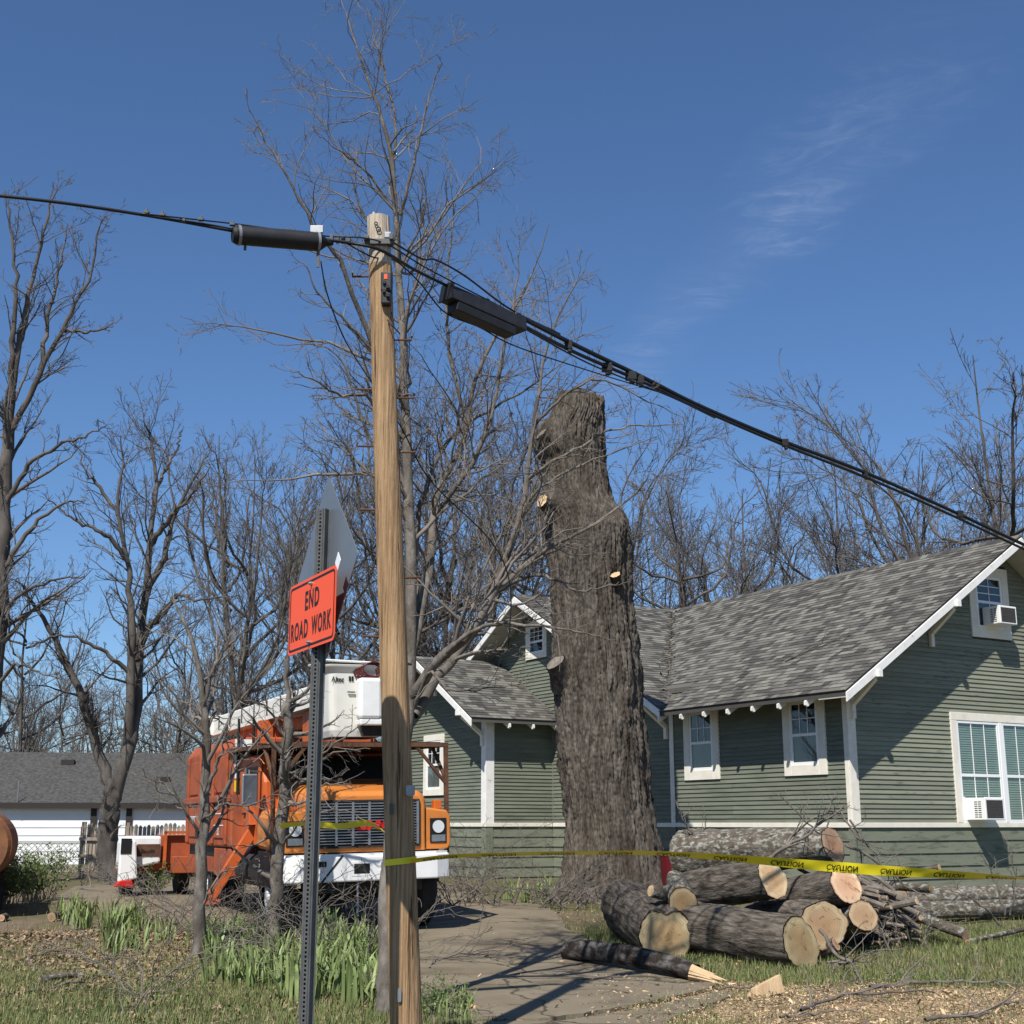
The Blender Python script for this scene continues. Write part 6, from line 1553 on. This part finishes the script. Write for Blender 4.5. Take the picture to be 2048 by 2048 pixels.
for f_, px, ty, d, lb, rz, sx in BG: place_tree(f_, px, ty, d, lb, rz, sx)
# far wood along the horizon: one mass
def far_wood():
    rng = np.random.default_rng(77); Vs, Qs, off = [], [], 0
    n = 95; d = rng.uniform(75, 130, n); px = np.concatenate([rng.uniform(-250, 800, 80), rng.uniform(800, 2300, 15)]); h = rng.uniform(7.5, 11.0, n)
    x = (px-1024)/2722*d
    A = np.zeros((n, 6, 3)); t = np.linspace(0, 1, 6)
    A[:, :, 0] = x[:, None] + rng.normal(size=(n, 6))*.15; A[:, :, 1] = d[:, None]; A[:, :, 2] = .3 + t[None]*h[:, None]
    R = np.linspace(.14, .02, 6)[None].repeat(n, 0)
    pa, pr = A, R
    V, Q = tubes(A, R, 4); Vs.append(V); Qs.append(Q); off = len(V)
    for (pm, L, ang, nn, wig, up, rr, rt, k0, k1) in ((1.3, .5, .8, 5, .2, .15, .5, .018, 8, 12), (1.6, .5, .75, 4, .22, .1, .6, .014, 4, 6), (2.0, .55, .75, 3, .25, .05, .8, .011, 3, 5)):
        pa, pr = grow(rng, pa, pr, pm, .12, .98, L, ang, nn, wig, up, rr, rt, kmin=k0, kmax=k1)
        V, Q = tubes(pa, pr, 3); Vs.append(V); Qs.append(Q+off); off += len(V)
    o = link('far_wood', fast_mesh('far_wood', np.concatenate(Vs), np.concatenate(Qs)), MATS['twig_far']); tag(o, 'distant leafless wood along the horizon', 'wood', kind='stuff')
far_wood()

# ------------------------------------------------------------------ brush, fallen branches, plants
def brush(name, label, stems, seed, levels, mats=('stick_bark', 'twig'), cat='branch', group=None, base=None):
    b = Vector(base) if base is not None else Vector(stems[0][0][0])
    return build_tree(name, label, b, stems, seed, levels, mats, sides=(7, 4, 3, 3), group=group, m=14, wob=.012, cat=cat)
L2 = lambda a=5, b=.42: [lv(a, b, .8, 7, .25, .0, .55, .0028, kmax=10), lv(6, .5, .75, 5, .28, 0, .65, .0022, kmin=1, kmax=4)]
# brush lying over the log pile
brush('cut_branch', 'twiggy cut branch arching over the top log', [(PL([(1530, 1720, 17.5), (1580, 1690, 17.3), (1640, 1650, 17.2), (1690, 1610, 17.1)]), .028, .008), (PL([(1560, 1700, 17.4), (1620, 1640, 17.3), (1700, 1612, 17.2)]), .02, .006)], 51, L2(6, .55))
brush('cut_branch', 'thin cut branch standing up behind the lichen log', [(PL([(1400, 1690, 19.3), (1372, 1650, 19.2), (1350, 1600, 19.1)]), .02, .006), (PL([(1395, 1690, 19.3), (1410, 1650, 19.3), (1406, 1610, 19.3)]), .014, .005)], 52, L2(4, .4))
brush('cut_branch', 'bundle of grey twigs poking from the right of the top log', [(PL([(1690, 1690, 18.0), (1750, 1720, 17.9), (1800, 1760, 17.8), (1850, 1790, 17.7)]), .022, .008), (PL([(1700, 1640, 18.2), (1740, 1700, 18.0), (1790, 1720, 17.9)]), .016, .005), (PL([(1680, 1620, 18.2), (1720, 1680, 18.0), (1780, 1700, 17.9)]), .014, .005)], 53, L2(6, .5))
brush('cut_branch', 'upright twiggy brush against the skirt boards at the right edge', [(PL([(2010, 1830, 19.0), (1990, 1760, 18.9), (1960, 1700, 18.8)]), .016, .005), (PL([(2020, 1830, 19.0), (2030, 1760, 18.9), (2020, 1690, 18.9)]), .014, .005), (PL([(2000, 1850, 18.6), (1950, 1800, 18.4), (1900, 1780, 18.2)]), .016, .004)], 54, L2(6, .6))
brush('cut_branch', 'leaning twigs rising over the belt board above the pile', [(PL([(1640, 1680, 18.4), (1600, 1630, 18.4), (1545, 1585, 18.4)]), .014, .004), (PL([(1655, 1660, 18.4), (1660, 1610, 18.4), (1682, 1572, 18.4)]), .013, .004)], 55, L2(5, .5))
brush('fallen_branch', 'dark crooked dead branch lying in front of the log ends', [(PL([(1640, 1860, 15.6), (1670, 1905, 15.2), (1700, 1925, 14.9), (1720, 1960, 14.2), (1735, 1985, 13.8)]), .022, .010), (PL([(1700, 1925, 14.9), (1655, 1925, 15.0)]), .02, .012)], 56, L2(5, .5))
def ground_branch(px0, py0, px1, py1, r, seed, label, lift=.03, dens=5, curve=.15, name='fallen_branch'):
    a, b = G(px0, py0, lift), G(px1, py1, lift); d = b-a; s = Vector((-d.y, d.x, 0))*curve
    brush(name, label, [([a, a.lerp(b, .35) + s, a.lerp(b, .7) + s*.4 + Vector((0, 0, .03)), b], r, r*.35)], seed, [lv(dens, .38, .8, 7, .22, .03, .6, .003, kmax=9, t0=.1), lv(6, .5, .8, 5, .25, 0, .65, .0024, kmin=1, kmax=4)])
ground_branch(1740, 1975, 2040, 1968, .024, 61, 'long bare branch lying on the saw dust at right')
ground_branch(1600, 2020, 1870, 1985, .020, 62, 'bare branch lying across the chips at bottom right')
ground_branch(1850, 2040, 2040, 2005, .018, 63, 'twiggy branch in the bottom right corner', curve=-.1)
ground_branch(1560, 2035, 1720, 2030, .013, 64, 'small twig lying on the chips at the bottom edge')
ground_branch(880, 1905, 1030, 1930, .012, 65, 'thin twig lying on the driveway')
ground_branch(860, 1935, 1010, 1900, .010, 66, 'curved twig lying across the driveway near the pole')
ground_branch(60, 1985, 190, 1965, .022, 67, 'dead branch lying in the front lawn', dens=3)
ground_branch(70, 1935, 180, 1890, .013, 68, 'forked dead twig lying on leaf litter at left')
ground_branch(470, 1815, 620, 1830, .012, 69, 'dark twig lying beside the outrigger')
ground_branch(1430, 1975, 1540, 1985, .012, 70, 'splintery twig lying by the wood chunk')
ground_branch(905, 2035, 985, 2025, .010, 71, 'small twig bunch on the driveway edge', dens=9)
# shrubby brush heap between truck and trunk
hr = random.Random(81)
def brush_heap(name, label, px0, px1, py, d, h, n, seed, cat='brush', mats=('stick_bark', 'twig_far')):
    st = []
    r = random.Random(seed)
    for k in range(n):
        px = r.uniform(px0, px1); dd = d + r.uniform(-.8, .8); a = P(px, py, dd); a = on_ground(a.x, dd); 
        e_ = a + Vector((r.uniform(-1, 1)*h*1.3, r.uniform(-.5, .5)*h, h*r.uniform(.35, 1.0)))
        st.append(([a, a.lerp(e_, .5) + Vector((r.uniform(-.15, .15), 0, .12*h)), e_], r.uniform(.0045, .010)*(1.7 if cat == 'brush' else 1), .003))
    return brush(name, label, st, seed, [lv(6, .42, .85, 6, .28, .0, .6, .003, kmax=7, t0=.1), lv(6, .5, .8, 5, .28, 0, .7, .0025, kmin=1, kmax=4)], mats=mats, cat=cat)
brush_heap('brush_heap', 'tangled heap of cut twigs on the ground left of the trunk', 880, 1140, 1790, 23.0, .75, 46, 82)
brush_heap('brush_heap', 'low tangle of twigs around the foot of the big trunk', 1110, 1300, 1800, 22.8, .45, 34, 83)
brush_heap('brush_heap', 'dark tangled brush at the right end of the log pile', 1730, 1850, 1880, 17.5, .55, 26, 90)
brush_heap('bare_shrub', 'leafless shrub growing in front of the wing wall', 900, 1010, 1740, 27.0, 1.5, 18, 84, cat='shrub')
brush_heap('bare_shrub', 'thin leafless shrub with reddish stems by the pole foot', 560, 760, 1960, 15.2, .95, 20, 85, cat='shrub', mats=('twig', 'twig'))
brush_heap('bare_shrub', 'leafless thicket in front of the truck wheels', 420, 600, 1850, 17.4, 1.0, 22, 86, cat='shrub')
brush_heap('bare_shrub', 'sparse dead stems standing in the front lawn', 240, 330, 2047, 12.6, .95, 8, 87, cat='shrub', mats=('twig', 'twig'))
brush_heap('bare_shrub', 'bare stems in front of the truck box', 300, 430, 1830, 19.0, 1.0, 16, 88, cat='shrub')
brush_heap('brush_heap', 'dry twigs heaped around the fence by the forked tree', 150, 300, 1760, 29.0, .7, 18, 89)

def blades_mesh(name, pos, h, w, lean, rng, tint, mat, sides=1, seg=2):
    """pos (N,3) ground points; tapered, bent blades"""
    N_ = len(pos); az = rng.uniform(0, 2*np.pi, N_); dx, dy = np.cos(az), np.sin(az)
    fx_, fy_ = -dy, dx; Vs = []
    for k in range(seg+1):
        t = k/seg; ww = w*(1-t)**.8 if k < seg else w*0
        c = pos + np.stack([fx_*lean*h*t*t, fy_*lean*h*t*t, h*t*(1-.25*lean*t)], 1)
        off = np.stack([dx*ww, dy*ww, np.zeros(N_)], 1)
        if k < seg: Vs += [c-off, c+off]
        else: Vs += [c]
    per = 2*seg+1; V = np.stack(Vs, 1).reshape(-1, 3); b = np.arange(N_)*per; Q = []
    for k in range(seg-1): Q += [np.stack([b+2*k, b+2*k+1, b+2*k+3], 1), np.stack([b+2*k, b+2*k+3, b+2*k+2], 1)]
    Q += [np.stack([b+2*seg-2, b+2*seg-1, b+2*seg], 1)]
    T = np.ones((N_, per, 4)); T[:, :, :3] = tint[:, None, :]
    return fast_mesh(name, V, np.concatenate(Q), {'tint': ('FLOAT_COLOR', T.reshape(-1, 4))})
GZ = np.vectorize(gz)
def scatter(rng, n, x0, x1, y0, y1, keep):
    out = []
    while len(out) < n:
        x, y = rng.uniform(x0, x1), rng.uniform(y0, y1)
        if abs(x)/y > .44: continue
        if rng.random() < keep(x, y): out.append((x, y, gz(x, y)))
    return np.array(out)
def on_drive(x, y): return inside(x, y, DRIVE_W)
def lawn_density(x, y):
    if on_drive(x, y): return 0.0
    if inside(x, y, apron): return .03
    g = .5 + .5*mnoise.noise(Vector((x*.6, y*.6, 2.0))) + .35*mnoise.noise(Vector((x*2.2, y*2.2, 6.0)))
    dens = max(.06, min(1, g*1.2 - .1))
    if x < 0: dens *= 1 - .6*smooth(14.5, 17, y)
    s = sawdust(x, y); return dens*(1 - .92*s)
rng = np.random.default_rng(5)
gp = np.concatenate([scatter(rng, 52000, -6.5, -.1, 11.0, 17.5, lawn_density), scatter(rng, 46000, 1.0, 7.5, 11.0, 19.5, lawn_density), scatter(rng, 9000, -9, 8, 17, 24, lawn_density)])
near = np.array([1 - .0*p[1] for p in gp]); cl = np.array([.5 + .5*mnoise.noise(Vector((p[0]*1.3, p[1]*1.3, 12.0))) for p in gp])
tint = np.array([.095, .140, .040])[None]*(1-cl[:, None]) + np.array([.180, .195, .070])[None]*cl[:, None]
dry = rng.random(len(gp)) < np.array([.16 + .35*smooth(14, 17, p[1]) if p[0] < 0 else .14 for p in gp]); tint[dry] = np.array([.34, .27, .15])
tint *= rng.uniform(.7, 1.25, (len(gp), 1))
hgt = rng.uniform(.035, .10, len(gp))*(.7 + .8*cl)
o = link('grass', blades_mesh('grass', gp, hgt[:, None][:, 0], rng.uniform(.0022, .0042, len(gp))[:, None]*np.ones((1, 1)) if 0 else .0034, rng.uniform(.1, .9, len(gp)), rng, tint, None) if 0 else
         blades_mesh('grass', gp, hgt, np.full(len(gp), .0036), rng.uniform(.1, .9, len(gp)), rng, tint, None), MATS['blade'])
tag(o, 'short patchy spring grass of the yard', 'grass', kind='stuff')
# fallen leaves, chips and saw dust flakes
def flakes(name, label, pos, size, aspect, tint, rng, mat, cat, lift=.008, thick=.0):
    N_ = len(pos); a = rng.uniform(0, 2*np.pi, N_); tl = rng.normal(size=(N_, 2))*.35
    u = np.stack([np.cos(a), np.sin(a), tl[:, 0]], 1); v = np.stack([-np.sin(a), np.cos(a), tl[:, 1]], 1)
    c = pos + np.array([0, 0, lift]) + np.stack([np.zeros(N_), np.zeros(N_), np.abs(tl).max(1)*size*.6], 1)
    s = size[:, None]; q = aspect[:, None]
    cu = np.stack([np.zeros(N_), np.zeros(N_), rng.uniform(0, .3, N_)], 1)*s
    V = np.stack([c-u*s-v*s*q, c+u*s-v*s*q+cu, c+u*s+v*s*q, c-u*s+v*s*q+cu], 1).reshape(-1, 3)
    b = np.arange(N_)*4; Q = np.stack([b, b+1, b+2, b+3], 1); T = np.ones((N_, 4, 4)); T[:, :, :3] = tint[:, None, :]
    o = link(name, fast_mesh(name, V, Q, {'tint': ('FLOAT_COLOR', T.reshape(-1, 4))}, False), MATS[mat]); tag(o, label, cat, kind='stuff'); return o
lp = scatter(rng, 17000, -7, -.2, 11.2, 19, lambda x, y: 0 if on_drive(x, y) else (.15 + .85*smooth(12.5, 15, y))*(.4 + .6*mnoise.noise(Vector((x, y, 1))) if True else 1))
lt = np.array([.22, .15, .085])[None]*rng.uniform(.5, 1.7, (len(lp), 1)) + rng.uniform(0, .04, (len(lp), 3))
flakes('leaf_litter', 'dry brown leaves scattered over the yard', lp, rng.uniform(.009, .024, len(lp)), rng.uniform(.4, .8, len(lp)), lt, rng, 'blade', 'leaves', lift=.02)
cp_ = np.concatenate([scatter(rng, 26000, .6, 7, 11.0, 16.0, lambda x, y: sawdust(x, y)*.95 + .04), scatter(rng, 4500, -.8, 5, 11.5, 20, lambda x, y: .5*(.3 + .7*(mnoise.noise(Vector((x*1.1, y*1.1, 2))) > 0))), scatter(rng, 1800, 0, 3.0, 20, 24.5, lambda x, y: .8)])
ct = np.array([.52, .37, .215])[None]*rng.uniform(.45, 1.35, (len(cp_), 1)); dk = rng.random(len(cp_)) < .25; ct[dk] = np.array([.13, .10, .075])
flakes('wood_chips', 'saw dust, bark bits and wood chips strewn on the ground', cp_, rng.uniform(.004, .014, len(cp_))*np.where(rng.random(len(cp_)) < .03, 2.6, 1), rng.uniform(.15, .5, len(cp_)), ct, rng, 'blade', 'wood chips', lift=.012)
vd = []
for k in range(260):
    y = rnd.uniform(5.0, 10.6); x = (CZE + SC_*(y-CY0) - ZE)/SM - OE + rnd.gauss(.05, .13); q = house_m @ Vector((x, y, max(zc(y), zm(x)) + .03)); vd.append(tuple(q))
vd = np.array(vd); flakes('valley_litter', 'dry leaves and twigs caught in the roof valley', vd, rng.uniform(.015, .04, len(vd)), rng.uniform(.2, .6, len(vd)), np.array([.17, .125, .08])[None]*rng.uniform(.5, 1.5, (len(vd), 1)), rng, 'blade', 'leaves', lift=.01)
# a fallen stick on the roof
ra, rb_ = Vector((.55, 2.2, 0)), Vector((1.25, 1.0, 0)); ra.z, rb_.z = zm(ra.x)+.05, zm(rb_.x)+.05
brush('fallen_branch', 'dead stick resting on the lower roof shingles', [([house_m @ ra, house_m @ (ra.lerp(rb_, .5)+Vector((.06, 0, .06))), house_m @ rb_], .022, .008)], 91, [lv(7, .35, .6, 5, .2, 0, .6, .004, kmax=6)])
# dark fall of cut leaves near bottom: iris clumps
def iris_mesh(seed, n=15):
    r = random.Random(seed); V, F_ = [], []
    for k in range(n):
        a = r.uniform(0, 6.28); h = r.uniform(.18, .46); w = r.uniform(.013, .022); ln = r.uniform(.05, .55); bx_, by_ = r.gauss(0, .07), r.gauss(0, .05)
        dx, dy = math.cos(a), math.sin(a); px_, py_ = -dy, dx; i0 = len(V); seg = 6; fold = r.uniform(.5, 1.1) if r.random() < .25 else 9
        for s in range(seg+1):
            t = s/seg; ww = w*(.75 + .5*t)*(1-t**3.0)
            out = ln*h*t*t; z = h*t*(1 - .3*ln*t)
            if t > fold: z -= (t-fold)*h*1.2; out += (t-fold)*h*.6
            c = (bx_ + dx*out, by_ + dy*out, z)
            V += [(c[0]-px_*ww, c[1]-py_*ww, c[2]), (c[0] + dx*.003, c[1] + dy*.003, c[2]+.002), (c[0]+px_*ww, c[1]+py_*ww, c[2])]
            if s:
                for q in (0, 1): F_.append((i0+3*(s-1)+q, i0+3*(s-1)+q+1, i0+3*s+q+1, i0+3*s+q))
    return mesh('leaves', V, F_, True)
IRIS = []
for k in range(7):
    me = iris_mesh(200+k, 12 + k % 4*2); me.materials.append(MATS['leaf_iris']); IRIS.append(me)
ir = random.Random(33); spots = []
def iris_at(px, py, sc): 
    q = G(px, py); spots.append((q, sc))
for k in range(60): iris_at(ir.gauss(655, 55), ir.uniform(1885, 2010), ir.uniform(.85, 1.25))
for k in range(30): iris_at(ir.uniform(400, 560), ir.uniform(1880, 1985), ir.uniform(.7, 1.1))
for k in range(34): iris_at(ir.uniform(110, 290), ir.uniform(1815, 1858), ir.uniform(.7, 1.05))
for k in range(18): iris_at(ir.uniform(200, 330), ir.uniform(1860, 1915), ir.uniform(.6, .95))
for k in range(16): iris_at(ir.uniform(690, 760), ir.uniform(1880, 1945), ir.uniform(.9, 1.3))
for k in range(10): iris_at(ir.uniform(855, 935), ir.uniform(2015, 2046), ir.uniform(.4, .6))
for k in range(12): iris_at(ir.uniform(1010, 1100), ir.uniform(1785, 1812), ir.uniform(.6, .9))
zones = (('in the bed beside the pole', 600, 770), ('in the bed behind the sign post', 400, 600), ('at the back of the left lawn', 0, 400), ('near the trunk and driveway', 770, 2048))
for q, sc in spots:
    if on_drive(q.x, q.y) and q.y > 13: continue
    pxx = 1024 + q.x/q.y*2722
    zn = next(z for z in zones if z[1] <= pxx < z[2])
    root = empty('iris_plant', q, ir.uniform(0, 6.28)); root.scale = (sc, sc, sc)
    tag(root, 'clump of green sword-shaped iris leaves ' + zn[0], 'iris', 'iris clumps ' + zn[0])
    link('leaves', IRIS[ir.randrange(7)], None, root)
# green loose shrub at the left
def leafy_shrub(name, label, base, n, h, spread, seed, leaf=.055, per=9.0):
    rng_ = np.random.default_rng(seed); b = Vector(base)
    root = empty(name, b); tag(root, label, 'shrub')
    A = np.zeros((n, 8, 3)); az = rng_.uniform(0, 2*np.pi, n); t = np.linspace(0, 1, 8)
    R0 = spread*rng_.uniform(.2, 1, n); H0 = h*rng_.uniform(.5, 1.05, n)
    A[:, :, 0] = (np.cos(az)*R0)[:, None]*t[None]**1.4 + rng_.normal(size=(n, 1))*spread*.18; A[:, :, 1] = (np.sin(az)*R0)[:, None]*t[None]**1.4 + rng_.normal(size=(n, 1))*spread*.18
    A[:, :, 2] = H0[:, None]*(t[None]*1.25 - .25*t[None]**2.5); R = np.linspace(.007, .002, 8)[None].repeat(n, 0)
    V, Q = tubes(A, R, 4); link('stems', fast_mesh('stems', V, Q), MATS['twig'], root)
    pa, pr = grow(rng_, A, R, per, .2, 1.0, .25, .7, 4, .2, .1, .7, .0015, kmin=4, kmax=12)
    pts = pa[:, 1:].reshape(-1, 3); pts = np.concatenate([pts, pts + rng_.normal(size=pts.shape)*.03, pts + rng_.normal(size=pts.shape)*.04])
    N_ = len(pts); a = unit(rng_.normal(size=(N_, 3)) + np.array([0, 0, .5])); c = unit(np.cross(a, rng_.normal(size=(N_, 3)))); s = rng_.uniform(.5, 1.3, N_)[:, None]*leaf
    V = np.stack([pts, pts + a*s*.5 + c*s*.22, pts + a*s, pts + a*s*.5 - c*s*.22], 1).reshape(-1, 3); bq = np.arange(N_)*4
    link('foliage', fast_mesh('foliage', V, np.stack([bq, bq+1, bq+2, bq+3], 1), None, False), MATS['leaf_bush'], root)
leafy_shrub('green_shrub', 'loose green shrub in front of the lattice at the left', G(70, 1803), 60, .85, .75, 301)
leafy_shrub('green_shrub', 'low dark green shrub at the left edge by the brown tank', G(5, 1815), 60, .80, .7, 302)
leafy_shrub('green_shrub', 'small green undergrowth beside the forked tree', G(300, 1792), 30, .6, .6, 303)
leafy_shrub('green_shrub', 'leafy green weeds at the foot of the pole', G(880, 2036), 26, .30, .35, 304, leaf=.03)
leafy_shrub('green_shrub', 'leafy green weeds between the irises', G(650, 1960), 30, .42, .55, 305, leaf=.03)
leafy_shrub('green_shrub', 'low green weeds at the left of the iris bed', G(470, 1900), 36, .45, .7, 306, leaf=.03)
# small cut log ends lying in the lawn
for px, py, r_, lb in ((103, 1834, .065, 'small round cut log lying at the back of the left lawn'), (3, 1836, .05, 'small pale wood block at the left edge of the lawn')):
    q = G(px, py, r_); make_log('small_log', lb, q + Vector((-.05, .30, 0)), q, r_, r_, seed=int(px), n=18, m=6, cat='log')
q = G(150, 1985, .03); make_log('grey_branch', 'thick grey weathered branch lying in the front lawn', G(80, 1962, .035), G(165, 1952, .04), .035, .025, bark='bark_lichen', seed=55, n=12, m=12, cat='branch', bend=.06)
q = G(958, 2006, .03); make_log('pale_splinter', 'pale peeled piece of wood at the driveway edge', G(915, 2008, .03), G(955, 2016, .03), .035, .02, bark='wood_raw', seed=56, n=9, m=6, cat='wood piece')
